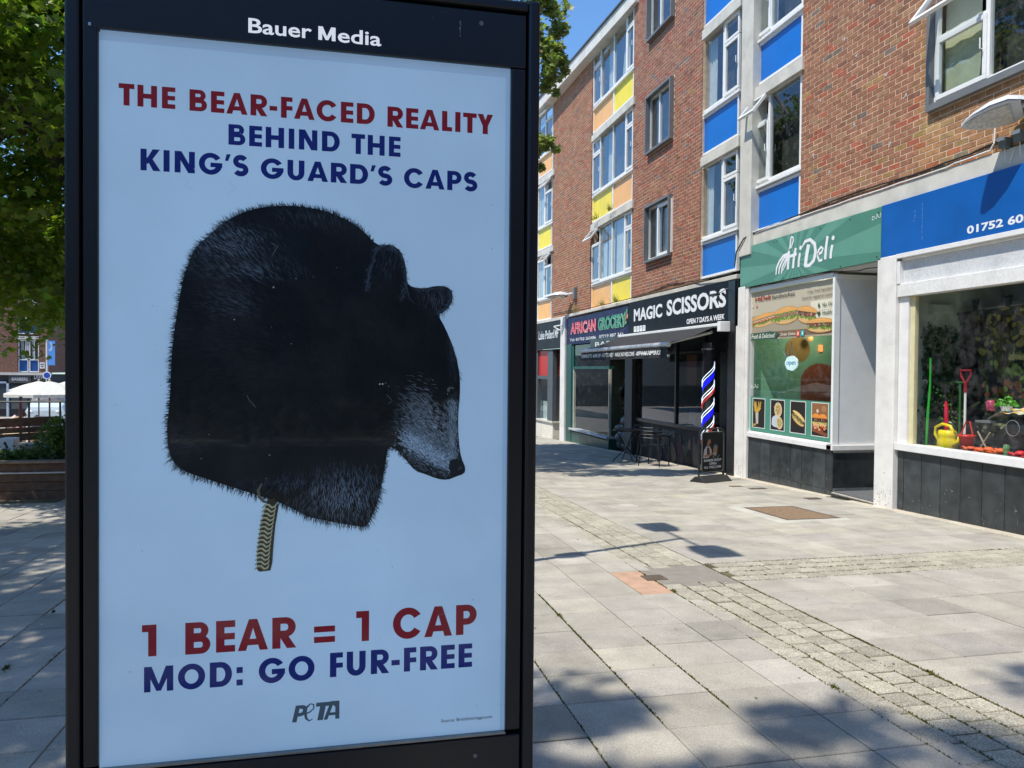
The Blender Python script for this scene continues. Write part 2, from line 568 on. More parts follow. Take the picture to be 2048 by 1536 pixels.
mb = MB(); mb.box(-.590, .452, KY - .004, KY + .24, 2.412, 2.438); mb.build('top_cap', M_KIOSK, kiosk, bevel=.006)
mb = MB(); mb.box(-.585, .447, KY + .003, KY + .03, g0 + .02, .5575)
ftr = mb.build('footer_panel', M_KIOSK, kiosk, bevel=.003)
mb = MB(); mb.box(-.5535, .409, KY + .002, KY + .03, .5615, .566); mb.build('glazing_bead', mk('dull_aluminium', (.25, .26, .26), .35, 20, .2, metal=.8), kiosk)
mb = MB(); mb.box(-.589, .451, KY + .045, KY + .235, g0, 2.41); mb.build('cabinet', M_KIOSK, kiosk)
for x, z in ((.33, 2.372), (-.40, 2.372), (.33, .513), (-.40, .513)):
    mb = MB(); mb.tube([(x, KY + .005, z), (x, KY, z)], .0055, 14)
    mb.build('bolt', M_GREYM, kiosk)
mb = MB()
mb.box(-.572, -.566, KY + .0005, KY + .004, 2.272, 2.279)
mb.build('corner_screw', mk('bright_steel', (.7, .7, .7), .25, 20, .1, metal=1), kiosk)
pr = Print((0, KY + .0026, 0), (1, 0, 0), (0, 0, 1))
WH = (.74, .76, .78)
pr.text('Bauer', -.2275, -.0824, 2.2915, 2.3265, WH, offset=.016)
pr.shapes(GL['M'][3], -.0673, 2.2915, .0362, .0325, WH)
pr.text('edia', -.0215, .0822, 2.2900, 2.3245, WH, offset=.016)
pr.build('maker_lettering', mk('emissive_letter', (.8, .82, .84), .4, 3, .03, emis=(.9, .95, 1), estr=.32), kiosk)  # white emission added so the header letters come out brighter
pr = Print((0, KY + .0024, 0), (1, 0, 0), (0, 0, 1))
random.seed(3)
for (cx, z0, z1, a) in ((-.30, 2.36, 2.39, .3), (.277, 2.335, 2.37, .22), (-.315, 2.395, 2.402, .5)):
    z = z1
    while z > z0:
        w = random.uniform(.0006, .0016); h = random.uniform(.002, .006)
        pr.ell(cx + random.uniform(-.001, .001), z, w, h, (a, a, a * .95), n=8, jag=.3); z -= h * 1.7
pr.build('bird_dropping_streak', M_PRINT, kiosk, kind='stuff')

YP = KY + .015
WHITE = (.62, .645, .66)
pp = Print((0, YP, 0), (1, 0, 0), (0, 0, 1), dz=1.5e-5)
pp.rect(-.5535, .5665, .409, 2.2705, (.52, .545, .58))
pp.rect(-.5535, .5665, .397, 2.247, WHITE)
poster = pp.build('poster', M_POSTER, kiosk)
pp = Print((0, YP - .0003, 0), (1, 0, 0), (0, 0, 1), dz=1.5e-5)
RED = (.25, .008, .014); NAVY = (.006, .015, .115)
for (wd_, a_, b_, c_, d_, k_) in (
    ('THE', -.5123, -.3905, 2.1025, 2.1525, RED),
    ('BEAR-FACED', -.3597, .068, 2.1020, 2.1520, RED),
    ('REALITY', .0989, .3647, 2.1000, 2.1500, RED),
    ('BEHIND', -.273, -.0156, 2.0290, 2.0775, NAVY),
    ('THE', .0122, .1316, 2.0275, 2.0765, NAVY),
    ("KING'S", -.4658, -.2276, 1.9560, 2.0060, NAVY),
    ("GUARD'S", -.1997, .1119, 1.9545, 2.0025, NAVY),
    ('CAPS', .1405, .3258, 1.9530, 2.0015, NAVY),
    ('1', -.4621, -.4305, .8196, .8945, RED),
    ('BEAR', -.3672, -.1132, .8180, .8940, RED),
    ('=', -.0714, -.021, .814, .882, RED),
    ('1', .030, .0616, .8225, .8980, RED),
    ('CAP', .1204, .3334, .8220, .8990, RED),
    ('MOD:', -.4577, -.2378, .7350, .7950, NAVY),
    ('GO', -.2006, -.0696, .7355, .7955, NAVY),
    ('FUR-FREE', -.0329, .3223, .7380, .7985, NAVY),
):
    pw = Print((0, YP - .0003, 0), (1, 0, 0), (0, 0, 1), dz=1.5e-5)
    pw.word(wd_, a_, b_, c_, d_, k_)
    pw.build('lettering', M_POSTER, poster)
GR = (.07, .085, .095)
pp.shapes(GL['P'][3], -.1227, .6335, .040, .041, GR, shear=.22)
pp.line([(-.0905, .6525), (-.080, .656), (-.071, .664), (-.0715, .674), (-.079, .676), (-.088, .668), (-.0915, .655), (-.089, .641), (-.082, .634), (-.074, .638)], .0042, GR, [1, .8, .8, .9, .7, 1.3, 1.7, 1.5, .9, .5])
pp.shapes(GL['T'][3], -.0735, .6335, .050, .044, GR, shear=.2)
pp.poly([(-.0475, .6335), (-.0385, .6335), (-.0215, .6785), (-.0305, .6785)][::1], GR)
pp.poly([(-.0305, .6785), (-.0095, .6785), (-.0095, .6335), (-.0195, .6335), (-.0195, .664), (-.0245, .668)], GR)
pp.rect(-.037, .6435, -.0195, .6505, GR)
pp.build('charity_logo', M_POSTER, poster)
pp = Print((0, YP - .0003, 0), (1, 0, 0), (0, 0, 1), dz=1.5e-5)
pp.text('Source: Britishheritage.com', .2434, .3759, .5975, .6085, (.02, .025, .04), offset=.008)
pp.build('source_line', M_POSTER, poster)

# the bear print: silhouette, fur strokes, muzzle, chain
SIL = [(-0.3138, 1.8134), (-0.2915, 1.838), (-0.2579, 1.861), (-0.2239, 1.8771), (-0.184, 1.8876), (-0.1321, 1.8929), (-0.0795, 1.8898), (-0.0381, 1.8811), (0.0037, 1.865), (0.04, 1.8423), (0.0766, 1.8046), (0.1011, 1.8094), (0.1257, 1.803), (0.1419, 1.7789), (0.1484, 1.7418), (0.1485, 1.7169), (0.1635, 1.7049), (0.1948, 1.7034), (0.2199, 1.7105), (0.2452, 1.7113), (0.2617, 1.7018), (0.2657, 1.683), (0.2582, 1.6613), (0.2431, 1.6457), (0.228, 1.6378), (0.246, 1.6067), (0.2654, 1.5628), (0.2772, 1.5249), (0.2852, 1.4806), (0.2856, 1.4361), (0.2809, 1.3852), (0.2827, 1.3215), (0.2894, 1.2768), (0.3012, 1.251), (0.2988, 1.2357), (0.277, 1.2285), (0.2553, 1.2201), (0.2298, 1.2232), (0.1981, 1.2365), (0.1729, 1.2446), (0.1503, 1.2727), (0.129, 1.2981), (0.1054, 1.3071), (0.1007, 1.2735), (0.0924, 1.2236), (0.0829, 1.1739), (0.0684, 1.1369), (0.0539, 1.1062), (0.0137, 1.1138), (-0.0345, 1.1241), (-0.0821, 1.1355), (-0.1175, 1.155), (-0.1526, 1.1743), (-0.1875, 1.1874), (-0.2334, 1.2043), (-0.2789, 1.2198), (-0.3126, 1.2325), (-0.3405, 1.2427), (-0.3683, 1.2539), (-0.3903, 1.2697), (-0.4035, 1.2994), (-0.408, 1.3406), (-0.4069, 1.3759), (-0.4015, 1.4229), (-0.3994, 1.4934), (-0.3962, 1.5521), (-0.3886, 1.6109), (-0.3799, 1.6697), (-0.3711, 1.7169), (-0.3602, 1.7467), (-0.347, 1.7824)]
def smooth_closed(p, k=2):
    for _ in range(k):
        q = []
        for i in range(len(p)):
            a, b = p[i], p[(i + 1) % len(p)]
            q += [(a[0] * .75 + b[0] * .25, a[1] * .75 + b[1] * .25), (a[0] * .25 + b[0] * .75, a[1] * .25 + b[1] * .75)]
        p = q
    return p
S2 = smooth_closed(SIL, 1)
SN = np.array(S2)
def inside(x, y):
    x1, y1 = SN[:, 0], SN[:, 1]
    x2, y2 = np.roll(x1, -1), np.roll(y1, -1)
    c = ((y1 > y) != (y2 > y)) & (x < (x2 - x1) * (y - y1) / (y2 - y1 + 1e-12) + x1)
    return c.sum() % 2 == 1
def edge_dist(x, y):
    return np.min(np.hypot(SN[:, 0] - x, SN[:, 1] - y))
bp_ = Print((0, YP - .0009, 0), (1, 0, 0), (0, 0, 1), dz=1.5e-5)
bp_.poly(S2, (.0022, .003, .005))
bear = bp_.build('bear_picture', M_POSTER, poster)
class Fur(MB):
    def hair(s, x, y, ang, L, w, col, lay, curl=0.):
        yy = YP - .0010 - lay * .0008 - random.random() * .0006
        c, sn = math.cos(ang), math.sin(ang)
        c2, s2 = math.cos(ang + curl), math.sin(ang + curl)
        mx, my = x + c * L * .5, y + sn * L * .5
        ex, ey = mx + c2 * L * .5, my + s2 * L * .5
        s.add([(x - sn * w * .4, yy, y + c * w * .4), (x + sn * w * .4, yy, y - c * w * .4), (mx + sn * w * .5, yy, my - c * w * .5), (ex, yy, ey), (mx - sn * w * .5, yy, my + c * w * .5)],
              [(0, 1, 2, 3, 4)], col)
def fur_dir(x, y):
    """hair direction field of the print (radians, root to tip)"""
    if y < 1.30 and x < .11:
        return math.radians(-100 + 55 * (x + .1) / .4 + (0 if x > -.15 else -10))
    if x > .12 and y < 1.48:                     # muzzle: hair runs back from the nose
        return math.radians(125 + 200 * (.30 - x))
    if x > .05 and y > 1.45:
        return math.radians(250 + 160 * (x - .05))
    d = math.atan2(y - 1.45, x + .02)
    return d + .25 if y > 1.35 else math.radians(200)
fm = Fur()
random.seed(11)
k = 0
while k < 24000:
    x = random.uniform(-.41, .305); y = random.uniform(1.10, 1.895)
    if not inside(x, y): continue
    k += 1
    a = fur_dir(x, y) + random.gauss(0, .22)
    b = .004 + .006 * random.random()
    tint = (1, 1.12, 1.3)
    L = random.uniform(.010, .022); w = .00075
    hl = 0
    # bright sweeps of the coat, as printed
    for (cx, cy, rx, ry, s_) in ((-.27, 1.79, .11, .06, .9), (-.22, 1.73, .12, .03, .8), (-.26, 1.66, .07, .05, .45), (0, 1.19, .12, .075, 1.2), (-.12, 1.225, .12, .03, .5), (-.08, 1.86, .1, .03, .35), (.27, 1.58, .02, .11, .45), (.225, 1.68, .045, .03, .6), (.105, 1.77, .04, .05, .35), (-.25, 1.55, .2, .25, .06), (-.36, 1.33, .05, .05, .2)):
        q = ((x - cx) / rx) ** 2 + ((y - cy) / ry) ** 2
        if q < 1.4: hl = max(hl, s_ * math.exp(-q * 1.3))
    if x > .10 and y < 1.44:
        q = ((x - .215) / .085) ** 2 + ((y - 1.335) / .11) ** 2
        hl = max(hl, 2.6 * math.exp(-q * 1.6)); tint = (1.15, 1.08, 1.05)
        L *= .7
    if random.random() < .30 + hl * .5:
        b += hl * random.uniform(.03, .20)
    fm.hair(x, y, a, L, w, (b * tint[0], b * tint[1], b * tint[2]), random.random(), random.gauss(0, .25))
# shaggy outline
n = len(S2)
for i in range(n):
    a = S2[i]; b2 = S2[(i + 1) % n]
    L = math.hypot(b2[0] - a[0], b2[1] - a[1])
    nx, ny = -(a[1] - b2[1]) / L, (a[0] - b2[0]) / L      # one side
    mxp, myp = (a[0] + b2[0]) / 2, (a[1] + b2[1]) / 2
    if inside(mxp + nx * .004, myp + ny * .004): nx, ny = -nx, -ny
    face = mxp > .14 and myp < 1.78
    ear = mxp > .07 and myp > 1.62
    m = int(L / (.0016 if not face else .0028))
    for j in range(m):
        t = random.random()
        x = a[0] + (b2[0] - a[0]) * t - nx * .003; y = a[1] + (b2[1] - a[1]) * t - ny * .003
        base = math.atan2(ny, nx)
        if myp < 1.30 and mxp < .09: base = base * .5 + math.radians(-95) * .5; ln = random.uniform(.012, .030) if random.random() < .2 else random.uniform(.008, .019)
        elif face or ear: ln = random.uniform(.003, .006); base += .9 * (-1 if face else 1)
        else: ln = random.uniform(.007, .015); base += .35
        fm.hair(x, y, base + random.gauss(0, .25), ln, .0012, (.003, .004, .006), .2)
# pale muzzle fur
for _ in range(2600):
    t = random.random()
    x = .150 + .125 * t + random.gauss(0, .012); y = 1.325 - .075 * t + random.gauss(0, .018) + (.05 if random.random() < .35 else 0) * (1 - abs(t - .6))
    if not inside(x, y) or edge_dist(x, y) < .006 or (x > .262 and y < 1.275): continue
    g = random.uniform(.12, .42) * (1.15 if abs(y - (1.325 - .075 * t)) < .02 else .55)
    fm.hair(x, y, math.radians(135 + random.gauss(0, 16)), random.uniform(.004, .010), .0011, (g * .95, g, g * 1.08), 1)
for _ in range(900):
    x = random.gauss(.268, .007); y = random.uniform(1.27, 1.42)
    if not inside(x, y) or edge_dist(x, y) < .004: continue
    g = random.uniform(.05, .30)
    fm.hair(x, y, math.radians(97 + random.gauss(0, 12)), random.uniform(.004, .011), .0011, (g * .95, g, g * 1.05), 1)
# cheek whisker strokes round the eye
for _ in range(420):
    x = random.gauss(.185, .022); y = random.gauss(1.40, .03)
    g = random.uniform(.03, .22)
    fm.hair(x, y, math.radians(140 + (y - 1.4) * 300 + random.gauss(0, 10)), random.uniform(.008, .018), .0009, (g, g, g * 1.05), 1, .3)
for (pts, n_) in (([(.052, 1.69), (.056, 1.74), (.070, 1.79), (.085, 1.803), (.110, 1.805), (.135, 1.785), (.146, 1.745), (.147, 1.705), (.135, 1.675)], 420), ([(.165, 1.70), (.20, 1.700), (.235, 1.706), (.256, 1.698), (.262, 1.68), (.25, 1.66), (.232, 1.642)], 240)):
    for _ in range(n_):
        t_ = random.random() * (len(pts) - 1.001); i_ = int(t_); f_ = t_ - i_
        x = pts[i_][0] * (1 - f_) + pts[i_ + 1][0] * f_ + random.gauss(0, .003); y = pts[i_][1] * (1 - f_) + pts[i_ + 1][1] * f_ + random.gauss(0, .003)
        g = random.uniform(.015, .085)
        fm.hair(x, y, math.atan2(pts[i_ + 1][1] - pts[i_][1], pts[i_ + 1][0] - pts[i_][0]) + random.gauss(0, .5), random.uniform(.005, .011), .0009, (g * .85, g, g * 1.2), 1)
fm.build('fur_print', M_POSTER, poster)
ft = Print((0, YP - .0026, 0), (1, 0, 0), (0, 0, 1), dz=1.5e-5)
DK = (.003, .004, .006)
ft.poly(smooth_closed([(.262, 1.272), (.285, 1.274), (.300, 1.256), (.299, 1.238), (.285, 1.232), (.268, 1.236), (.256, 1.250)], 2), (.006, .008, .011))
ft.ell(.287, 1.250, .006, .004, (.03, .035, .045), .3)
ft.ell(.291, 1.243, .004, .0022, (.0015, .002, .003), .3)
ft.line([(.256, 1.240), (.235, 1.246), (.205, 1.256), (.180, 1.276)], .0035, DK, [1, .8, .6, .2])
ft.ell(.238, 1.437, .026, .016, (.004, .005, .007), .5)
ft.ell(.252, 1.437, .0065, .0045, (.001, .001, .002), .6)
ft.ell(.2535, 1.4385, .0012, .0009, (.35, .4, .45))
for i in range(9):
    a = math.radians(40 + i * 22)
    ft.line([(.262 + .004 * math.cos(a), 1.449 + .004 * math.sin(a)), (.262 + .010 * math.cos(a), 1.449 + .008 * math.sin(a))], .0014, (.16, .14, .12))
# ear folds
ft.line([(.072, 1.775), (.060, 1.745), (.052, 1.715), (.050, 1.690)], .0016, (.05, .06, .08), [.2, 1, 1, .2])
ft.line([(.078, 1.803), (.070, 1.78), (.066, 1.76)], .0016, (.04, .05, .07), [.2, 1, .2])
ft.line([(.148, 1.735), (.150, 1.70), (.157, 1.675), (.175, 1.66)], .0016, (.05, .06, .075), [.3, 1, 1, .2])
ft.build('bear_face', M_POSTER, poster, kind='stuff')
ft = Print((0, YP - .0028, 0), (1, 0, 0), (0, 0, 1), dz=1.5e-5)
# brass curb chain
BR = [(.34, .25, .12), (.55, .46, .28), (.18, .125, .055)]
ft.poly([(-.182, 1.180), (-.197, 1.125), (-.2050, 1.06), (-.2055, 1.015), (-.200, 1.0085), (-.174, 1.0105), (-.1695, 1.03), (-.168, 1.06), (-.163, 1.12), (-.1555, 1.166), (-.165, 1.185)], (.035, .026, .014))
ft.line([(-.195, 1.222), (-.203, 1.205), (-.200, 1.188), (-.190, 1.178), (-.182, 1.176)], .0065, (.11, .085, .05), [.6, 1, 1, 1, .8])
for i in range(15):
    t = i / 14; cx = -.177 - .012 * math.sin(t * 1.5) - .0005 * i * .7; cy = 1.166 - .148 * t
    w = .0165
    for c_, off, wd in ((BR[2], 0, .0060), (BR[0], .0007, .0040), (BR[1], .0014, .0015)):
        ft.line([(cx - w, cy - .003 + off), (cx - w * .55, cy + .004 + off), (cx - w * .1, cy + .0035 + off), (cx + w * .35, cy - .0035 + off), (cx + w * .8, cy - .001 + off), (cx + w, cy + .006 + off)], wd, c_, [.4, .9, 1, 1, .9, .4])
ft.build('chain_picture', M_POSTER, poster)
mb = MB(); mb.quad((-.5535, KY + .0065, .5665), (.409, KY + .0065, .5665), (.409, KY + .0065, 2.2705), (-.5535, KY + .0065, 2.2705))
pane_ = mb.build('glass_pane', M_KGLASS, kiosk)
rk = random.Random(88)
pr = Print((0, KY + .0060, 0), (1, 0, 0), (0, 0, 1), dz=5e-6)
for _ in range(46):
    g = rk.uniform(.25, .6); r_ = rk.uniform(.0006, .0017)
    pr.ell(rk.uniform(-.54, .40), rk.uniform(.6, 2.25), r_, r_ * rk.uniform(.7, 1.4), (g, g, g), rk.random() * 3, n=7, jag=.3)
for _ in range(7):
    x, z = rk.uniform(-.5, .35), rk.uniform(.7, 2.2)
    pr.line([(x, z), (x + rk.gauss(0, .01), z - rk.uniform(.004, .02)), (x + rk.gauss(0, .012), z - rk.uniform(.02, .03))], .0005, (.35, .37, .4))
for (x, z) in ((-.4375, 1.642), (-.424, 1.640), (-.43, 1.553), (.084, 1.463), (.091, 1.463), (.087, 2.136)):
    pr.ell(x, z, .0018, .0017, (.8, .82, .85), 0, n=8, jag=.3)
pr.build('dust_specks', M_PRINT, pane_, kind='stuff')
pr = Print((0, KY + .0022, 0), (1, 0, 0), (0, 0, 1), dz=1e-5)
for _ in range(60):
    side = rk.random(); g = rk.uniform(.02, .09)
    if side < .45: x, z = rk.uniform(-.58, .44), rk.choice((rk.uniform(2.28, 2.40), rk.uniform(.3, .55)))
    elif side < .7: x, z = rk.uniform(-.582, -.557), rk.uniform(.6, 2.26)
    else: x, z = rk.uniform(.412, .444), rk.uniform(.6, 2.26)
    if rk.random() < .5: pr.line([(x, z), (x + rk.gauss(0, .006), z + rk.gauss(0, .012))], .0005, (g, g, g))
    else: pr.ell(x, z, rk.uniform(.0006, .0014), rk.uniform(.0006, .0014), (g, g, g), n=6, jag=.4)
pr.build('frame_scratches', M_PRINT, kiosk, kind='stuff')
mb = MB()
mb.box(-.5535, -.5485, KY + .0025, KY + .006, 2.262, 2.2705)
mb.build('corner_gasket', M_BLACKM, kiosk)
# ------------------------------------------------------------------ ground
def gbox(mb, x0, x1, y0, y1, top, depth=.03, ch=.004, col=None):
    """paving unit lying on the slope, chamfered top edge"""
    g = lambda y: gz(y)
    v = [(x0, y0, g(y0) + top - depth), (x1, y0, g(y0) + top - depth), (x1, y1, g(y1) + top - depth), (x0, y1, g(y1) + top - depth),
         (x0, y0, g(y0) + top - ch), (x1, y0, g(y0) + top - ch), (x1, y1, g(y1) + top - ch), (x0, y1, g(y1) + top - ch),
         (x0 + ch, y0 + ch, g(y0 + ch) + top), (x1 - ch, y0 + ch, g(y0 + ch) + top), (x1 - ch, y1 - ch, g(y1 - ch) + top), (x0 + ch, y1 - ch, g(y1 - ch) + top)]
    mb.add(v, [(8, 9, 10, 11), (4, 5, 9, 8), (5, 6, 10, 9), (6, 7, 11, 10), (7, 4, 8, 11), (0, 1, 5, 4), (1, 2, 6, 5), (2, 3, 7, 6), (3, 0, 4, 7)], col)

mb = MB()
mb.quad((-60, -60, gz(-60) - .007), (60, -60, gz(-60) - .007), (60, 17.5, gz(17.5) - .007), (-60, 17.5, gz(17.5) - .007))
mb.quad((-2.5, 17.5, gz(17.5) - .007), (60, 17.5, gz(17.5) - .007), (60, 90, gz(90) - .007), (-2.5, 90, gz(90) - .007))
ground = struct(mb.build('pavement', M_GROUT))
mb = MB(); mb.quad((-2.5, 29.3, gz(29.3)), (7.5, 29.3, gz(29.3)), (7.5, 90, gz(90)), (-2.5, 90, gz(90))); struct(mb.build('far_pavement', mk('far_paving', (.35, .33, .29), .9, 3, .12, bump=.2, bscale=30, stain=.2)))
mb = MB(); mb.box(-120, -2.5, 17.6, 700, -2.4, -1.93)
lower = struct(mb.build('lower_plaza', mk('pale_paving', (.36, .34, .31), .9, 2, .12, bump=.2, bscale=20, stain=.2)))
mb = MB(); mb.box(-2.5, 300, 90.2, 700, -4, -2.9); struct(mb.build('far_ground', mk('asphalt', (.06, .06, .06), .9, 3, .1)))

random.seed(21)
def slabcol():
    b = random.gauss(.375, .027)
    w = random.gauss(.95, .02)
    return (b, b * .93, b * .79 * w / .95)
def yelcol():
    b = random.gauss(.375, .03)
    return (b * 1.0, b * .925, b * .74)
units = []           # (kind, x0, x1, y0, y1, col)
G = .0032
PATCH = [(2.20, 2.47, 5.39, 6.18), (2.47, 3.10, 5.56, 6.18), (5.18, 5.98, 8.16, 9.24)]
def free(x0, x1, y0, y1):
    cx, cy = (x0 + x1) / 2, (y0 + y1) / 2
    return not any(a < cx < b and c < cy < d for a, b, c, d in PATCH)
yrows = [3.15 + .3655 * k for k in range(-17, 72)]
xc = [1.05 + .38 * k for k in range(-26, 4)]
for i in range(len(yrows) - 1):
    y0, y1 = yrows[i], yrows[i + 1]
    for x0 in xc:
        x1 = x0 + .38
        if y0 > 17.1 and x0 < -2.3: continue
        if x0 < -4.2 and y0 > 11.4: continue
        units.append(('slab', x0 + G, x1 - G, y0 + G, y1 - G, slabcol()))
    if y1 < 27: units.append(('slab', 2.19 + G, 2.455 - G, y0 + G, y1 - G, slabcol()))
# the cobbled strip running away from the viewer
y = -1.0; r = 0
while y < 26:
    for c in range(4):
        off = (.0, .07, .02, .09)[c]
        x0 = 2.46 + .161 * c
        h = .155
        units.append(('sett', x0 + .006, x0 + .155, y + off + .006, y + off + h - .006, yelcol()))
    y += .157; r += 1
# right-hand paving
xr = [3.11] + [3.49 + .405 * k for k in range(0, 9)] + [6.98]
rows_a = [5.57 - .378 * k for k in range(0, 20)][::-1]
rows_b = [6.21 + .372 * k for k in range(0, 55)]
for rows in (rows_a, rows_b):
    for i in range(len(rows) - 1):
        for j in range(len(xr) - 1):
            if xr[j + 1] - xr[j] < .05: continue
            units.append(('slab', xr[j] + G, xr[j + 1] - G, rows[i] + G, rows[i + 1] - G, slabcol()))
for r in range(4):                       # cobbled band crossing to the shops
    x = 3.115 + (.07 if r % 2 else 0)
    while x < 7.0:
        units.append(('sett', x + .006, min(x + .157, 7.04), 5.576 + .159 * r, 5.576 + .159 * r + .149, yelcol()))
        x += .163
units = [u for u in units if free(*u[1:5])]
CAMP = Vector((0, 0, 1.5))
def inview(x, y, z):
    d = Vector((x, y, z)) - CAMP
    zc = d.dot(_f)
    if zc < .3: return None
    u, v = 1024 + 1520 * d.dot(_rt) / zc, 768 - 1520 * d.dot(_up) / zc
    if not (-20 < u < 2068 and -20 < v < 1556): return None
    if 135 < u < 1060: return None       # behind the kiosk
    return zc
for kind, nm, mat, ch in (('slab', 'paving_slab', M_SLAB, .004), ('sett', 'sett', M_SETT, .006)):
    us = [u for u in units if u[0] == kind]
    key = []
    for u in us:
        q = inview((u[1] + u[2]) / 2, (u[3] + u[4]) / 2, gz(u[3]))
        key.append(q if q else 1e6)
    order = sorted(range(len(us)), key=lambda i: key[i])
    near = set(i for i in order[:300] if key[i] < 1e6)
    rest = MB()
    for i, u in enumerate(us):
        t = random.gauss(0, .0014)
        if i in near:
            m1 = MB(); gbox(m1, *u[1:5], t, ch=ch, col=u[5]); m1.build(nm, mat, ground)
        else:
            gbox(rest, *u[1:5], t, ch=ch, col=u[5])
    rest.build(nm + '_field', mat, ground, kind='stuff')
# patches and covers
mb = MB(col=(.42, .27, .19)); gbox(mb, 2.20, 2.47, 5.30, 6.36, -.0035)
mb.build('mortar_patch', mk('pink_mortar', (.44, .28, .19), .95, 9, .15, bump=.6, bscale=90, speck=.12, spscale=120), ground)
mb = MB(); gbox(mb, 2.475, 3.12, 5.50, 6.22, -.003)
mb.build('asphalt_patch', mk('grey_patch', (.235, .215, .18), .95, 9, .12, bump=.4, bscale=150, speck=.2, spscale=220), ground)
cov = thing('stopcock_cover', 'small rusty iron cover set in the pink mortar patch beside the cobbled strip', 'cover', (2.5, 5.8, gz(5.8)))
mb = MB(); gbox(mb, 2.40, 2.58, 5.74, 5.90, .004); mb.build('frame', mk('old_iron', (.10, .075, .05), .7, 30, .3, bump=.5, bscale=200), cov)
mb = MB(); gbox(mb, 2.42, 2.56, 5.76, 5.88, .007); mb.build('lid', MATS['old_iron'], cov)
cov = thing('manhole_cover', 'large square brown inspection cover in the paving before the sandwich shop', 'cover', (5.55, 8.7, gz(8.7)))
M_RUST = mk('rusty_cover', (.22, .145, .085), .9, 30, .3, bump=.8, bscale=90, speck=.35, spscale=70)
mb = MB()
for a in ((5.20, 5.94, 8.18, 8.225), (5.20, 5.94, 9.175, 9.22), (5.20, 5.245, 8.227, 9.173), (5.895, 5.94, 8.227, 9.173)): gbox(mb, *a, .004)
mb.build('frame', MATS['old_iron'], cov)
mb = MB(); gbox(mb, 5.25, 5.89, 8.23, 9.17, .005); mb.build('lid', M_RUST, cov)
mb = MB(col=(.5, .48, .42))
for a in ((5.02, 5.195, 8.0, 9.3), (5.2, 6.0, 8.02, 8.175)): gbox(mb, *a, .0035, col=(.47, .45, .39))
mb.build('concrete_surround', M_SLAB, ground)
for (x, y, w, h) in ((6.55, 9.75, .22, .16), (6.35, 11.0, .28, .13), (6.2, 11.35, .2, .12)):
    c2 = thing('stopcock_cover', {6.55: 'small brown iron cover nearest the sandwich shop doorway', 6.35: 'small rusty iron cover before the pavement sign, the larger of a pair', 6.2: 'small rusty iron cover before the pavement sign, the smaller of a pair'}[x], 'cover', (x, y, gz(y)), 'iron covers along the shop fronts')
    mb = MB(); gbox(mb, x, x + w, y, y + h, .007); mb.build('lid', MATS['old_iron'], c2)
# light mortar strip where the paving meets the shops
mb = MB()
y = 3.0
while y < 24:
    w = .02 + .05 * random.random()
    if not 9.05 < y < 10.0:
        gbox(mb, 7.0 - w, 7.12, y, y + .5, .006 + random.random() * .004, col=(.52, .46, .36))
    y += .5
mb.build('mortar_fillet', M_SLAB, ground)

# moss and small weeds in the joints, litter and gum
random.seed(5)
mm = MB()
def tuft(x, y, s, n, hgt=1):
    for _ in range(n):
        a = random.uniform(0, 6.28); r = abs(random.gauss(0, s))
        px, py = x + r * math.cos(a) * .35, y + r * math.sin(a)
        if n < 0: pass
        h = random.uniform(.002, .008) * hgt
        w = random.uniform(.002, .006)
        b = random.uniform(.5, 1.3)
        a2 = random.uniform(0, 6.28); z = gz(py) - .004
        mm.add([(px - w * math.cos(a2), py - w * math.sin(a2), z), (px + w * math.cos(a2), py + w * math.sin(a2), z), (px + random.uniform(-.005, .005), py + random.uniform(-.005, .005), z + h + .004)], [(0, 1, 2)], (.12 * b, .13 * b, .025 * b))
for (xl, y0, y1, d) in ((1.43, 4.2, 5.5, 260), (1.43, 3.2, 4.2, 70), (1.81, 3.3, 4.4, 160), (1.05, 2.8, 4.1, 60), (2.455, 2.6, 6.4, 400), (3.105, 2.6, 6.4, 420), (2.62, 2.6, 5.6, 160), (2.78, 2.6, 5.6, 150), (2.94, 2.6, 5.6, 150), (2.62, 6.2, 9, 90), (1.05, 4.1, 7, 60), (-1.61, 3, 7, 60), (-1.99, 3, 9, 70)):
    for _ in range(int(d * 1.4)):
        tuft(xl + random.gauss(0, .002), random.uniform(y0, y1), .006, 3)
for yl in (5.57, 6.21):
    for _ in range(240):
        x = random.uniform(3.1, 6.9); tuft(x, yl + random.gauss(0, .003), .006, 3)
for r in range(1, 4):
    for _ in range(160): tuft(random.uniform(3.1, 5.2), 5.57 + .159 * r + random.gauss(0, .003), .006, 3)
for (x, y, s, n) in ((-1.95, 5.75, .012, 90), (-1.83, 4.32, .02, 160), (-1.72, 4.02, .014, 70), (-1.95, 4.62, .02, 120), (-1.80, 4.62, .03, 120), (-2.3, 5.71, .02, 70), (1.43, 4.95, .03, 120), (2.46, 3.42, .04, 120), (3.1, 3.5, .03, 120), (2.47, 5.38, .02, 120), (2.36, 7.5, .01, 10)):
    tuft(x, y, s, n, 2.2)
mm.build('moss', vmk('moss_green', rough=1, namt=.2, spec=.1), kind='stuff')['kind'] = 'stuff'
lt = MB()
for _ in range(230):
    if random.random() < .8: x, y = random.uniform(1.1, 6.8), random.uniform(2.9, 11)
    else: x, y = random.uniform(-2.3, -1.2), random.uniform(3.5, 9)
    s = random.uniform(.003, .010) * (1.3 if random.random() < .1 else 1)
    b = random.choice((.70, .10, .14, .17, .2, .22, .24, .5))
    n = 7; z = gz(y) + .0032
    lt.add([(x + s * math.cos(k * .9) * random.uniform(.5, 1.2), y + s * math.sin(k * .9) * random.uniform(.5, 1.4), z - SL * s * math.sin(k * .9)) for k in range(n)], [tuple(range(n))], (b, b, b * .95))
lt.build('gum_and_litter', vmk('litter', rough=.8, namt=.1))['kind'] = 'stuff'

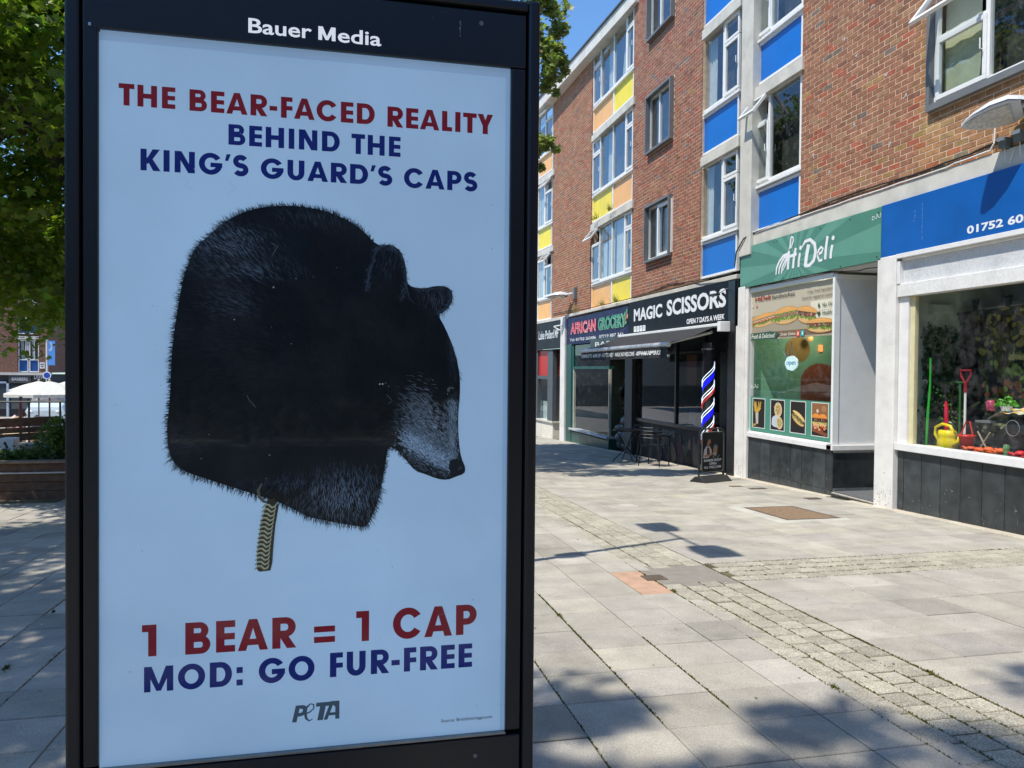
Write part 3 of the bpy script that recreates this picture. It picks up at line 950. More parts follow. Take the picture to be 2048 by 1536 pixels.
# ------------------------------------------------------------------ the brick terrace with shops below
bld = thing('brick_apartment_building', 'long four storey red brick building with shops below and blue, yellow and orange window panels', 'building', (7.1, 14, gz(14)))
def fy(Y, X): return Y * X / 7.1
def fz(Z, X): return 1.5 + (Z - 1.5) * X / 7.1
def fb(mb, X, y0, y1, z0, z1, t=.05, col=None, sc_=True):
    """box whose front face is at X; y, z are as measured on the brick face and carried to X"""
    if sc_: mb.box(X, X + t, fy(y0, X), fy(y1, X), fz(z0, X), fz(z1, X), col)
    else: mb.box(X, X + t, y0, y1, z0, z1, col)
def NB(): return MB(xf=bend)

BRC = []
random.seed(31)
def brickcol(orange=0):
    r = random.random()
    if r < .66: c = (.300, .132, .088)
    elif r < .80: c = (.265, .115, .082)
    elif r < .88: c = (.34, .098, .064)
    elif r < .95: c = (.31, .165, .105)
    elif r < .98: c = (.19, .135, .125)
    else: c = (.32, .175, .085)
    b = random.gauss(1, .075)
    c = [v * b for v in c]
    if orange: c = [c[0] * 1.06, c[1] * 1.12, c[2] * .98]
    return tuple(c)
wallid = []
def brick_wall(name, y0, y1, z0, z1, openings=(), far=False, orange=0, endret=None):
    """mortar backing with every brick laid in stretcher bond"""
    X = 7.1035
    ys = sorted({y0, y1} | {v for o in openings for v in o[:2]} | {v for v in (21.7, 25.4) if y0 < v < y1})
    zs = sorted({z0, z1} | {v for o in openings for v in o[2:4]})
    mb = NB()
    for i in range(len(ys) - 1):
        for j in range(len(zs) - 1):
            cy, cz = (ys[i] + ys[i + 1]) / 2, (zs[j] + zs[j + 1]) / 2
            if any(o[0] < cy < o[1] and o[2] < cz < o[3] for o in openings): continue
            mb.box(X, X + .22, ys[i], ys[i + 1], zs[j], zs[j + 1])
    w = mb.build(name, M_MORTAR, bld)
    row = 0; z = z0
    out = []
    while z < z1 - .02:
        zt = min(z + .0645, z1)
        y = y0 - (.1125 if row % 2 else 0)
        while y < y1:
            a, b = max(y, y0), min(y + .2145, y1)
            segs = [(a, b)]
            for o in openings:
                if o[2] - .01 < (z + zt) / 2 < o[3] + .01:
                    ns = []
                    for (p, q) in segs:
                        if q <= o[0] or p >= o[1]: ns.append((p, q)); continue
                        if p < o[0]: ns.append((p, o[0]))
                        if q > o[1]: ns.append((o[1], q))
                    segs = ns
            for p, q in segs:
                if q - p > .03: out.append((p, q, z, zt))
            y += .225
        z += .075; row += 1
    wallid.append((w, out, orange))
    if endret is not None:                # brick return seen at the reveal
        mr = NB(); z = z0
        while z < z1 - .02:
            mr.box(7.104, 7.2, endret - .004, endret + .03, z, min(z + .066, z1), brickcol()); z += .075
        mr.build('brick_return', M_BRICK, w, kind='stuff')
    return w
def brick_box(mb, p, q, z, zt, col):
    x = 7.1 + random.gauss(0, .0009); c = .0025
    mb.add([(7.112, p, z), (7.112, q, z), (7.112, q, zt), (7.112, p, zt), (x + c, p, z), (x + c, q, z), (x + c, q, zt), (x + c, p, zt), (x, p + c, z + c), (x, q - c, z + c), (x, q - c, zt - c), (x, p + c, zt - c)],
           [(8, 11, 10, 9), (4, 5, 1, 0), (5, 6, 2, 1), (6, 7, 3, 2), (7, 4, 0, 3), (8, 9, 5, 4), (9, 10, 6, 5), (10, 11, 7, 6), (11, 8, 4, 7)], col)

W1 = (5.2, 8.2, 4.75, 6.30)
brick_wall('brick_wall', 3.2, 10.95, 3.99, 9.2, [W1], orange=.1)
WB = [(15.83, 17.28, 4.10, 5.46), (15.83, 17.28, 6.69, 8.07), (15.83, 17.28, 9.38, 10.78)]
brick_wall('brick_wall', 14.46, 18.28, 3.38, 11.5, WB, orange=0)
brick_wall('brick_wall', 21.62, 25.50, 3.2, 10.86, [], orange=1, endret=21.62)
brick_wall('brick_wall', 28.6, 33.0, 3.2, 10.86, [], orange=1)
cand = []
for wi, (w, br, og) in enumerate(wallid):
    for b in br:
        q = inview(7.1, (b[0] + b[1]) / 2, b[2])
        if q and b[1] - b[0] > .2 and b[0] < 17: cand.append((q * math.hypot(7.1, b[0]), wi, b))
cand.sort(key=lambda t: t[0])
nearb = set((wi, b) for _, wi, b in cand[:300])
for wi, (w, br, og) in enumerate(wallid):
    rest = NB()
    for b in br:
        c = brickcol(og)
        if b[3] < 4.6 and b[0] > 8 and wi == 0: c = tuple(v * 1.03 for v in c)
        if wi == 0 and b[0] < 8.3: c = (c[0] * 1.15, c[1] * 1.3, c[2] * 1.05)
        if (wi, b) in nearb:
            m1 = NB(); brick_box(m1, *b, c); m1.build('brick', M_BRICK, w)
        else: brick_box(rest, *b, c)
    rest.build('brick_courses', M_BRICK, w, kind='stuff')
random.seed(77)

p = Print((7.0975, 0, 0), (0, -1, 0), (0, 0, 1), dz=3e-5)
rs_ = random.Random(12)
for (y, z) in ((9.62, 6.05), (9.0, 5.55), (8.62, 5.13), (9.65, 5.08), (10.45, 5.7), (9.3, 6.6), (10.2, 4.55), (9.9, 6.4), (8.9, 4.6), (10.6, 4.9)):
    for _ in range(9): p.ell(-y + rs_.gauss(0, .012), z - abs(rs_.gauss(0, .03)), rs_.uniform(.004, .014), rs_.uniform(.006, .02), (.50, .46, .42), rs_.random() * 3, n=7, jag=.4)
for (y, z) in ((17.6, 9.6), (15.2, 9.1), (17.7, 8.0), (16.3, 8.75), (15.4, 3.9), (15.6, 5.2), (16.9, 3.75), (15.0, 6.9), (16.2, 3.7)):
    for _ in range(7): p.ell(-y + rs_.gauss(0, .09), z + rs_.gauss(0, .07), rs_.uniform(.02, .06), .006, (.52, .44, .38), 0, n=6, jag=.3)
p.build('pale_marks', M_PRINT, wallid[0][0], kind='stuff')
# efflorescence / pale scars on brick faces (flat marks of their own)
# concrete bands, pilaster, parapet
for (X, y0, y1, z0, z1) in ((7.07, 3.2, 12.46, 3.765, 3.985), (7.06, 10.955, 12.46, 6.35, 6.55), (7.06, 10.955, 12.46, 8.95, 9.15), (7.06, 12.955, 14.50, 5.70, 5.89), (7.06, 12.955, 14.50, 8.28, 8.48), (7.06, 12.955, 14.50, 10.85, 11.05),
                           (7.05, 12.955, 23.7, 3.245, 3.33), (7.05, 18.29, 21.66, 5.66, 5.84), (7.05, 18.29, 21.66, 8.28, 8.46),
                           (7.05, 25.5, 28.6, 5.66, 5.84), (7.05, 25.5, 28.6, 8.28, 8.46), (7.05, 23.7, 33, 3.2, 3.3)):
    mb = NB(); fb(mb, X, y0, y1, z0, z1, .25); mb.build('concrete_band', M_CONC, bld, bevel=.006)
mb = MB(); mb.box(7.0, 7.3, 12.30, 12.70, 3.6, 12.1); mb.build('pilaster', M_CONC, bld, bevel=.008)
mb = NB(); fb(mb, 7.0, 18.25, 34, 10.84, 11.24, .4); mb.build('parapet', mk('pale_concrete', (.62, .60, .55), .9, 3, .1, bump=.2, bscale=50, stain=.2), bld)
mb = NB(); fb(mb, 6.96, 18.2, 34, 11.245, 11.29, .5); mb.build('roof_edge', mk('lead_flashing', (.075, .08, .085), .6, 5, .2), bld)
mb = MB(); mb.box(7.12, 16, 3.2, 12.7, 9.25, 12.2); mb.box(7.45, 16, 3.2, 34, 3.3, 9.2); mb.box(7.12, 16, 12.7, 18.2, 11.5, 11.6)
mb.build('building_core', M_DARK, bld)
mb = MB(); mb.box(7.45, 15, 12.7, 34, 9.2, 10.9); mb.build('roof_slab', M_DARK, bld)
for k, (yy, xx) in enumerate(((20.75, 8.25), (20.35, 8.3))):
    mb = MB(col=(.62, .42, .22)); zb = 11.0
    prof = [(.2, 0), (.2, 1.2)]
    for r in range(6): prof += [(.2, 1.25 + r * .17), (.25, 1.29 + r * .17), (.25, 1.36 + r * .17), (.2, 1.40 + r * .17)]
    mb.lathe(prof, (xx, yy, zb), 18); mb.build('chimney_pot', mk('buff_clay', (.60, .40, .20), .8, 8, .1), bld, smooth=False)
mb = MB(); mb.tube([(6.9, 26.2, 11.2), (6.9, 26.2, 12.3)], .012, 6); mb.tube([(6.7, 26.2, 11.55), (7.2, 26.2, 11.6)], .008, 5)
for i in range(6): mb.tube([(6.72 + i * .09, 26.05, 11.55 + i * .01), (6.72 + i * .09, 26.35, 11.55 + i * .01)], .005, 5)
mb.build('aerial', M_GREYM, bld)

# windows
def frame_rect(mb, X, y0, y1, z0, z1, w=.05, t=.06):
    a, b, c, d = fy(y0, X), fy(y1, X), fz(z0, X), fz(z1, X)
    mb.box(X, X + t, a, b, c, c + w); mb.box(X, X + t, a, b, d - w, d)
    mb.box(X, X + t, a, a + w, c + w, d - w); mb.box(X, X + t, b - w, b, c + w, d - w)
def pane(win, X, y0, y1, z0, z1):
    mb = NB(); a, b, c, d = fy(y0, X), fy(y1, X), fz(z0, X), fz(z1, X)
    mb.quad((X, a, c), (X, a, d), (X, b, d), (X, b, c)); mb.build('pane', M_GLASS, win)
def curtain(win, X, y0, y1, z0, z1, waves=None, mat=None, taper=0):
    mb = NB(); n = int((y1 - y0) / .02) + 2; vv = []
    for i in range(n):
        y = y0 + (y1 - y0) * i / (n - 1); x = X + (0 if mat else .022) * math.sin(y * 60) + .004 * math.sin(y * 23)
        vv += [(x, y, z0), (x + .01, y0 + (y - y0) * (1 - taper), z1)]
    mb.add(vv, [(2 * i, 2 * i + 1, 2 * i + 3, 2 * i + 2) for i in range(n - 1)])
    mb.build('curtain', mat or M_CURT, win, smooth=True)
def open_light(win, X, y0, y1, z0, z1, ang=38):
    """top hung light swung out to the street"""
    a, b, c, d = fy(y0, X), fy(y1, X), fz(z0, X), fz(z1, X)
    h = d - c; an = math.radians(ang)
    def P(y, s, t):      # s down from the hinge, t thickness outwards
        return (X - .01 - math.sin(an) * s - math.cos(an) * t, y, d - math.cos(an) * s + math.sin(an) * t)
    mb = NB(); w = .055
    for (p, q, s0, s1) in ((a, b, 0, w), (a, b, h - w, h), (a, a + w, w, h - w), (b - w, b, w, h - w)):
        mb.hexa([P(p, s0, 0), P(q, s0, 0), P(q, s1, 0), P(p, s1, 0), P(p, s0, .045), P(q, s0, .045), P(q, s1, .045), P(p, s1, .045)])
    mb.build('opening_light', M_UPVC, win)
    mb = NB(); mb.quad(P(a + w, w, .02), P(b - w, w, .02), P(b - w, h - w, .02), P(a + w, h - w, .02)); mb.build('pane', M_GLASS, win)
def window(y0, y1, z0, z1, cells, X=7.14, name='window', curt=(), sill=True, hl=.40, room=True, label=None):
    """cells: (ya, yb, kind) with kind fix / case / top / topopen"""
    mb = NB(); frame_rect(mb, X, y0, y1, z0, z1)
    for (a, b, k) in cells:
        if a > y0 + .02:
            fb(mb, X - .002, a - .03, a + .03, z0 + .05, z1 - .05, .062)
    win = mb.build(name, M_UPVC, bld, bevel=.004)
    if label: win['label'] = label
    for (a, b, k) in cells:
        a2, b2 = a + .03, b - .03
        if k == 'fix':
            pane(win, X + .03, a2, b2, z0 + .05, z1 - .05)
        else:
            zt = z1 - hl
            m2 = NB(); frame_rect(m2, X - .022, a2 - .01, b2 + .01, z0 + .045, zt - .01, .055, .05)
            if k != 'topopen': frame_rect(m2, X - .022, a2 - .01, b2 + .01, zt + .01, z1 - .045, .05, .05)
            fb(m2, X - .001, a2, b2, zt - .02, zt + .02, .06)
            m2.build('sash', M_UPVC, win, bevel=.004)
            pane(win, X + .012, a2 + .03, b2 - .03, z0 + .09, zt - .05)
            if k == 'topopen': open_light(win, X - .02, a2 - .01, b2 + .01, zt, z1 - .04)
            else: pane(win, X + .012, a2 + .03, b2 - .03, zt + .04, z1 - .08)
            hx = X - .04
            m3 = NB(); yy = fy(b2 if k == 'caseR' else a2 + .045, hx); zz = fz((z0 + zt) / 2, hx)
            m3.tube([(hx, yy, zz), (hx - .03, yy, zz), (hx - .03, yy, zz + .12)], .008, 6); m3.build('handle', M_UPVC, win)
    for c in curt: curtain(win, X + c[0], fy(c[1], X), fy(c[2], X), fz(c[3] if len(c) > 3 else z0, X), fz(c[4] if len(c) > 4 else z1, X), taper=c[5] if len(c) > 5 else 0, mat=c[6] if len(c) > 6 else None)
    if sill:
        m4 = NB(); fb(m4, X - .05, y0, y1, z0 - .045, z0 - .005, .1); m4.build('window_sill', M_UPVC, win, bevel=.004)
    return win
def panel(y0, y1, z0, z1, mat, X=7.165, nm='infill_panel'):
    mb = NB(); fb(mb, X, y0, y1, z0, z1, .03); return mb.build(nm, mat, bld)
def framebits(y0, y1, z0, z1, mids=(), X=7.135):
    mb = NB(); frame_rect(mb, X, y0, y1, z0, z1, .045, .07)
    for m in mids: fb(mb, X - .002, m - .04, m + .04, z0 + .045, z1 - .045, .07)
    return mb.build('panel_frame', M_UPVC, bld, bevel=.004)
def room(y0, y1, z0, z1, t=.28, mat=None):
    mb = NB(); mb.quad((7.14 + t, y0, z0), (7.14 + t, y1, z0), (7.14 + t, y1, z1), (7.14 + t, y0, z1)); mb.build('room_wall', mat or M_DARK, bld)

# strip C, blue panels, beside the near brick wall
for (pz0, pz1, wz0, wz1) in ((3.985, 4.72, 4.80, 6.34), (6.56, 7.29, 7.37, 8.94)):
    framebits(10.95, 12.47, pz0, pz1); panel(10.99, 12.43, pz0 + .04, pz1 - .04, M_BLUE)
    op = pz0 < 5
    window(10.95, 12.47, wz0, wz1, [(10.95, 11.91, 'fix'), (11.91, 12.47, 'topopen' if op else 'case')], hl=.46,
           curt=[(.12, 11.95, 12.16, wz0, wz1 - .3), (.13, 12.22, 12.42, wz0, wz1 - .35, .3)] if op else [(.12, 11.9, 12.1)], label='white window with its top light swung open, over the sandwich shop' if op else None)
framebits(10.95, 12.47, 9.15, 9.9)
# strip B
for (pz0, pz1, wz0, wz1) in ((3.40, 4.13, 4.20, 5.69), (5.90, 6.69, 6.76, 8.27), (8.49, 9.27, 9.33, 10.85)):
    framebits(12.96, 14.44, pz0, pz1); panel(13.0, 14.39, pz0 + .04, pz1 - .04, M_BLUE)
    window(12.96, 14.44, wz0, wz1, [(12.96, 13.56, 'case'), (13.56, 14.44, 'fix')], hl=.47, curt=[(.14, 14.1, 14.4)] if wz0 > 6 else [(.14, 14.2, 14.4)])
# grey boxed windows of the middle brick wall
for i, (y0, y1, z0, z1) in enumerate(WB):
    mb = NB(); X = 7.0
    for (a, b, c, d) in ((y0, y0 + .05, z0, z1), (y1 - .05, y1, z0, z1), (y0 + .05, y1 - .05, z0, z0 + .05), (y0 + .05, y1 - .05, z1 - .05, z1)):
        mb.box(X, X + .2, a, b, c, d)
    sur = mb.build('window_surround', M_GREYM, bld)
    win = window(y0 + .05, y1 - .05, z0 + .05, z1 - .05, [(y0 + .05, y0 + .80, 'fix'), (y0 + .80, y1 - .05, 'fix')], X=7.12, sill=False)
    if i == 0:
        mb = NB(); frame_rect(mb, 7.06, y0 + .06, y0 + .86, z0 + .08, z1 - .08, .07, .05); mb.build('open_sash', M_UPVC, win)
    curtain(win, 7.28, y0 + .1, y0 + .35, z0, z1)
# strip A: yellow and orange panels
MC = [(M_YEL, M_ORG), (M_ORG, M_YEL), (M_YEL, M_ORG)]      # (near, far) from the lowest up
for i, (pz0, pz1, wz0, wz1) in enumerate(((3.30, 4.02, 4.08, 5.65), (5.85, 6.62, 6.67, 8.27), (8.47, 9.19, 9.23, 10.82))):
    framebits(18.29, 21.55, pz0, pz1, [19.77])
    nr, fr_ = MC[i]
    panel(18.33, 19.72, pz0 + .04, pz1 - .04, nr); panel(19.82, 21.5, pz0 + .04, pz1 - .04, fr_)
    ct = [[(.12, 18.85, 19.7), (.12, 19.9, 20.3), (.15, 20.5, 20.8), (.15, 18.4, 18.7), (.15, 20.95, 21.3)], [(.2, 20.3, 20.6)], [(.15, 18.9, 19.5, 9.2, 10.8, .5), (.15, 20.0, 20.5)]][i]
    window(18.29, 21.55, wz0, wz1, [(18.29, 18.83, 'case'), (18.83, 19.77, 'fix'), (19.77, 20.80, 'fix'), (20.80, 21.55, 'topopen' if i == 0 else 'case')], hl=.45, curt=ct)
# far strip
for i, (pz0, pz1, wz0, wz1) in enumerate(((3.30, 4.02, 4.08, 5.65), (5.85, 6.62, 6.67, 8.27), (8.47, 9.19, 9.23, 10.82))):
    framebits(25.55, 28.6, pz0, pz1, [27.05])
    fr_, nr = ((M_YEL, M_ORG), (M_ORG, M_YEL), (M_YEL, M_ORG))[i]
    panel(25.6, 27.0, pz0 + .04, pz1 - .04, nr); panel(27.1, 28.55, pz0 + .04, pz1 - .04, fr_)
    window(25.55, 28.6, wz0, wz1, [(25.55, 26.35, 'topopen'), (26.35, 27.05, 'fix'), (27.05, 28.0, 'fix'), (28.0, 28.6, 'case')], hl=.45, curt=[(.15, 26.4, 27.6)] if i < 2 else [])
# big window of the near wall, in a grey box
mb = MB(); X = 7.0
y0, y1, z0, z1 = W1
for (a, b, c, d) in ((y0, y0 + .05, z0, z1), (y1 - .06, y1, z0, z1), (y0 + .05, y1 - .06, z0, z0 + .08), (y0 + .05, y1 - .06, z1 - .05, z1)): mb.box(7.03, 7.2, a, b, c, d)
mb.build('window_surround', M_GREYM, bld)
M_BLIND = mk('cream_blind', (.62, .60, .42), .8, 4, .08)
window(y0 + .05, y1 - .06, z0 + .08, z1 - .05, [(y0 + .05, 7.34, 'fix'), (7.34, y1 - .06, 'topopen')], X=7.10, sill=False, hl=.62,
       curt=[(.12, 7.55, 8.1, z0, z1, 0, M_BLIND), (.3, 5.5, 6.9, z0, 5.75)], label='large white window with its top light swung open, near the wall lamp')
# ------------------------------------------------------------------ shops (all between the ground and z 3.2-3.8)
def vplane(X, dz=3e-4):
    """print plane on the facade: u runs towards the viewer's right (-Y), v up; origin y=0"""
    return Print((X, 0, 0), (0, -1, 0), (0, 0, 1), dz=dz)
class FP(Print):
    """facade print taking y, z measured on the brick plane"""
    def __init__(s, X, dz=2e-4):
        super().__init__((X, 0, 0), (0, -1, 0), (0, 0, 1), dz=dz); s.X = X; s.bx = X
        s.xf = None
    def P(s, u, v, k=None):
        y = fy(-u, s.bx); z = fz(v, s.bx)
        return bend((s.bx - (s.k if k is None else k) * s.dz, y, z))
def tile_rows(par, X, ys, zs, base, th=.012):
    """separate slate tiles between the y joints and z joints"""
    for i in range(len(ys) - 1):
        for j in range(len(zs) - 1):
            b = random.uniform(.75, 1.25)
            m = MB(); x = X + random.gauss(0, .0008)
            m.box(x, x + th, ys[i] + .0045, ys[i + 1] - .0045, zs[j] + .0045, zs[j + 1] - .0045, (.040 * b, .047 * b, .050 * b))
            m.build('tile', M_TILE, par, bevel=.0015)
M_GROUTW = mk('pale_grout', (.42, .41, .38), .9, 20, .2)

# ---------- shop 1: blue sign (garden shop) --------------------------------
s1 = thing('garden_shop_front', 'shop front under the blue sign with garden tools in its window, slate tiles below', 'shopfront', (7.1, 7.5, gz(7.5)), 'shop fronts of the terrace')
mb = MB(); mb.box(7.03, 7.28, 8.66, 9.02, gz(9) - .05, 3.06); mb.build('pillar', M_PILLAR, s1, bevel=.012)
mb = MB(); mb.box(7.112, 7.3, 4.0, 8.655, gz(8) - .1, .50); mb.build('plinth', M_GROUTW, s1)
ys = [8.652, 8.537, 8.226, 7.916, 7.604, 7.293, 6.985, 6.67, 6.36, 6.05, 5.74, 5.4]
tile_rows(s1, 7.10, sorted(ys), [gz(7) - .16, -.266, .50], s1)
mb = MB(); mb.box(7.045, 7.2, 4.0, 8.655, .505, .60); mb.build('sill', M_WOODW, s1, bevel=.006)
mb = MB(); mb.box(7.09, 7.2, 8.49, 8.655, .602, 2.50); mb.build('frame_post', M_WOODW, s1, bevel=.004)
mb = MB(); mb.box(7.12, 7.18, 8.41, 8.488, .602, 2.50); mb.build('inner_post', mk('cream_paint', (.66, .60, .36), .5, 8, .08, stain=.1), s1, bevel=.004)
mb = MB(); mb.box(7.05, 7.2, 4.0, 8.655, 2.502, 2.67); mb.build('transom', mk('weathered_white_wood', (.74, .73, .70), .6, 30, .08, bump=.3, bscale=60, stain=.2), s1, bevel=.006)
mb = MB(); mb.box(7.10, 7.2, 4.0, 8.60, 2.672, 2.97); mb.build('fascia_board', mk('grey_white_board', (.60, .61, .62), .6, 30, .1, bump=.3, bscale=80, stain=.2), s1)
mb = MB(); mb.box(7.04, 7.2, 8.602, 8.655, 2.672, 2.97); mb.build('frame_post', M_WOODW, s1, bevel=.004)
mb = MB(); mb.box(7.07, 7.2, 4.0, 8.60, 2.972, 3.0); mb.box(7.02, 7.2, 4.0, 8.655, 3.002, 3.06); mb.build('cornice', M_WOODW, s1, bevel=.004)
mb = MB(); mb.quad((7.15, 4.0, .6), (7.15, 4.0, 2.5), (7.15, 8.41, 2.5), (7.15, 8.41, .6)); mb.build('shop_window', M_SHOPG, s1)
M_GWALL = mk('pale_green_wall', (.50, .60, .51), .9, 3, .06)
mb = MB()
mb.box(7.2, 9.8, 8.68, 9.0, .3, 3.0); mb.quad((9.8, 3.9, .5), (9.8, 8.68, .5), (9.8, 8.68, 3.0), (9.8, 3.9, 3.0))
mb.build('shop_interior_wall', M_GWALL, s1)
mb = MB(); mb.box(7.2, 9.8, 3.9, 8.675, .48, .56); mb.build('display_floor', mk('dark_display_floor', (.10, .09, .075), .8, 12, .3), s1)
mb = MB(); mb.box(7.2, 9.8, 3.9, 8.675, 2.9, 2.98); mb.build('ceiling', mk('shop_ceiling', (.45, .46, .43), .9, 3, .1), s1)
mb = MB(); mb.box(7.55, 7.85, 8.60, 8.677, 2.30, 2.42); mb.box(7.96, 8.0, 8.62, 8.677, .56, 2.9); mb.build('boxing', M_GWALL, s1)

sg = thing('shop_sign', 'long plain royal blue shop sign with a white phone number at its right end', 'sign', (7.05, 7, 3.4), 'shop signs along the terrace')
mb = MB(); mb.box(7.035, 7.08, 3.4, fy(9.04, 7.035), 3.035, 3.755); mb.build('sign_board', mk('royal_blue_sign', (.004, .10, .38), .35, 2, .1, spec=.5, stain=.12), sg, bevel=.003)
p = FP(7.034); WHT = (.78, .79, .80)
p.text('01752 603746', -7.58, -6.42, 3.14, 3.235, WHT, offset=.03)
p.build('phone_number', M_SIGNVC, sg, kind='stuff')
p = FP(7.0345)
for (y, z0, z1) in ((8.42, 3.50, 3.62), (8.44, 3.46, 3.48), (8.29, 3.20, 3.68)):
    z = z0
    while z < z1:
        h = random.uniform(.004, .02); p.ell(-y + random.gauss(0, .002), z, .0022, h, (.45, .55, .7), n=6); z += h * random.uniform(2, 5)
p.build('drip_marks', M_SIGNVC, sg, kind='stuff')

# ---------- shop 2: sandwich shop -------------------------------------------
s2 = thing('sandwich_shop_front', 'sandwich shop front with a picture window, recessed grey door panel and slate tiles', 'shopfront', (7.1, 11.2, gz(11)), 'shop fronts of the terrace')
mb = MB(); mb.box(7.112, 7.3, 10.02, 12.5, gz(11) - .2, .35); mb.box(7.112, 8.0, 10.012, 10.10, gz(11) - .2, .35); mb.build('plinth', M_GROUTW, s2)
tile_rows(s2, 7.10, [10.009, 10.18, 10.493, 10.799, 11.106, 11.414, 11.72, 12.03, 12.34, 12.5], [gz(11) - .15, -.251, .35], s2)
for (a, b) in ((7.10, 7.66), (7.66, 8.0)):
    m = MB(col=(.022, .026, .028)); m.box(a + .002, b - .002, 10.0, 10.011, gz(10) + .12, .31); m.build('tile', M_TILE, s2)
mb = MB(); mb.box(7.06, 7.2, 10.0, 12.42, .352, .43); mb.box(7.06, 7.95, 9.97, 10.12, .352, .43); mb.build('sill', M_WOODW, s2, bevel=.006)
mb = MB(); mb.box(7.08, 7.18, 10.0, 10.05, .432, 2.93); mb.build('corner_post', M_UPVC, s2, bevel=.004)
mb = MB(); mb.box(7.08, 7.18, 12.42, 12.47, .432, 2.93); mb.box(7.08, 7.18, 10.052, 12.418, 2.93, 3.0); mb.box(7.085, 7.18, 10.052, 12.418, .432, .455); mb.build('window_frame', M_UPVC, s2, bevel=.004)
mb = MB(); mb.box(7.18, 8.0, 10.01, 10.04, .432, 2.90); mb.build('side_panel', mk('grey_white_panel', (.76, .765, .77), .45, 4, .05, stain=.08), s2)
mb = MB(); mb.box(7.10, 8.0, 9.985, 10.05, 2.9, 2.97); mb.build('side_panel_head', M_UPVC, s2, bevel=.004)
mb = MB(); mb.quad((7.13, 10.05, .455), (7.13, 10.05, 2.93), (7.13, 12.42, 2.93), (7.13, 12.42, .455)); mb.build('shop_window', M_SHOPG, s2)
mb = MB(); mb.box(7.045, 7.10, 12.42, 12.66, gz(12.6) - .05, 3.05); mb.box(7.02, 7.3, 12.50, 12.80, gz(12.6) - .05, 3.05); mb.build('pillar', M_PILLAR, s2, bevel=.01)
# entrance recess
mb = MB(); mb.box(7.08, 8.6, 9.025, 10.0, gz(10) - .2, gz(10) + .06); mb.build('entrance_step', mk('step_mortar', (.44, .40, .33), .9, 12, .2, bump=.5, bscale=60), s2)
mb = MB(); mb.box(7.12, 8.6, 9.03, 9.995, gz(10) + .0605, gz(10) + .075); mb.build('entrance_mat', mk('entrance_mat', (.10, .105, .11), .95, 60, .3), s2)
for (a, b) in ((9.03, 9.35), (9.35, 9.68), (9.68, 9.99)):
    m = MB(col=(.03, .034, .036)); m.box(7.066, 7.078, a + .003, b - .003, gz(9.5) - .06, gz(9.5) + .03); m.build('step_tile', M_TILE, s2)
mb = MB(); mb.box(7.9, 7.95, 9.02, 10.0, -.2, 2.9); mb.build('door', mk('door_grey', (.24, .25, .25), .5, 5, .1), s2)
mb = MB(); mb.box(7.09, 8.6, 9.02, 12.6, 3.01, 3.05); mb.build('soffit', M_WOODW, s2)
M_DG = mk('deli_green_wall', (.22, .50, .30), .8, 4, .06)
mb = MB(); mb.quad((7.14, 12.495, .3), (9.6, 12.495, .3), (9.6, 12.495, 3), (7.14, 12.495, 3)); mb.quad((9.6, 10.06, .3), (9.6, 12.495, .3), (9.6, 12.495, 3), (9.6, 10.06, 3)); mb.quad((7.2, 10.06, .3), (9.6, 10.06, .3), (9.6, 10.06, 3), (7.2, 10.06, 3))
mb.build('shop_interior_wall', M_DG, s2)
mb = MB(); mb.box(7.2, 9.6, 10.05, 12.49, .2, .3); mb.box(7.2, 9.6, 10.05, 12.49, 2.98, 3.0); mb.build('interior_floor_and_ceiling', mk('deli_floor', (.30, .29, .25), .7, 10, .15), s2, kind='stuff')
p = Print((0, 12.490, 0), (1, 0, 0), (0, 0, 1), dz=1e-3)
p.ell(8.10, 1.93, .255, .235, (.34, .22, .05), n=40)
p.poly([(8.17, .31), (9.5, .31), (9.5, 1.2)] + [(8.57 + .40 * math.cos(math.radians(a)), 1.35 + .33 * math.sin(math.radians(a))) for a in range(0, 181, 10)], (.34, .09, .045))
p.build('wall_mural', M_PRINT, s2)
mb = MB(); mb.ball((8.22, 12.3, 2.12), .06, 14, 10); mb.build('globe_lamp', mk('amber_globe', (.7, .38, .12), .4, 3, .05, emis=(1, .5, .15), estr=.25), s2)
gl_ = bpy.data.lights.new('globe_light', 'POINT'); gl_.energy = 9; gl_.shadow_soft_size = .08; gl_.color = (1, .9, .75)
gl_o = bpy.data.objects.new('globe_light', gl_); gl_o.location = (8.2, 11.9, 2.3); COL.objects.link(gl_o)
mb = MB(); mb.box(8.52, 8.58, 12.44, 12.48, 1.9, 2.02); mb.build('order_screen', mk('orange_screen', (.6, .12, .03), .4, 40, .3, emis=(1, .25, .06), estr=1.2), s2)

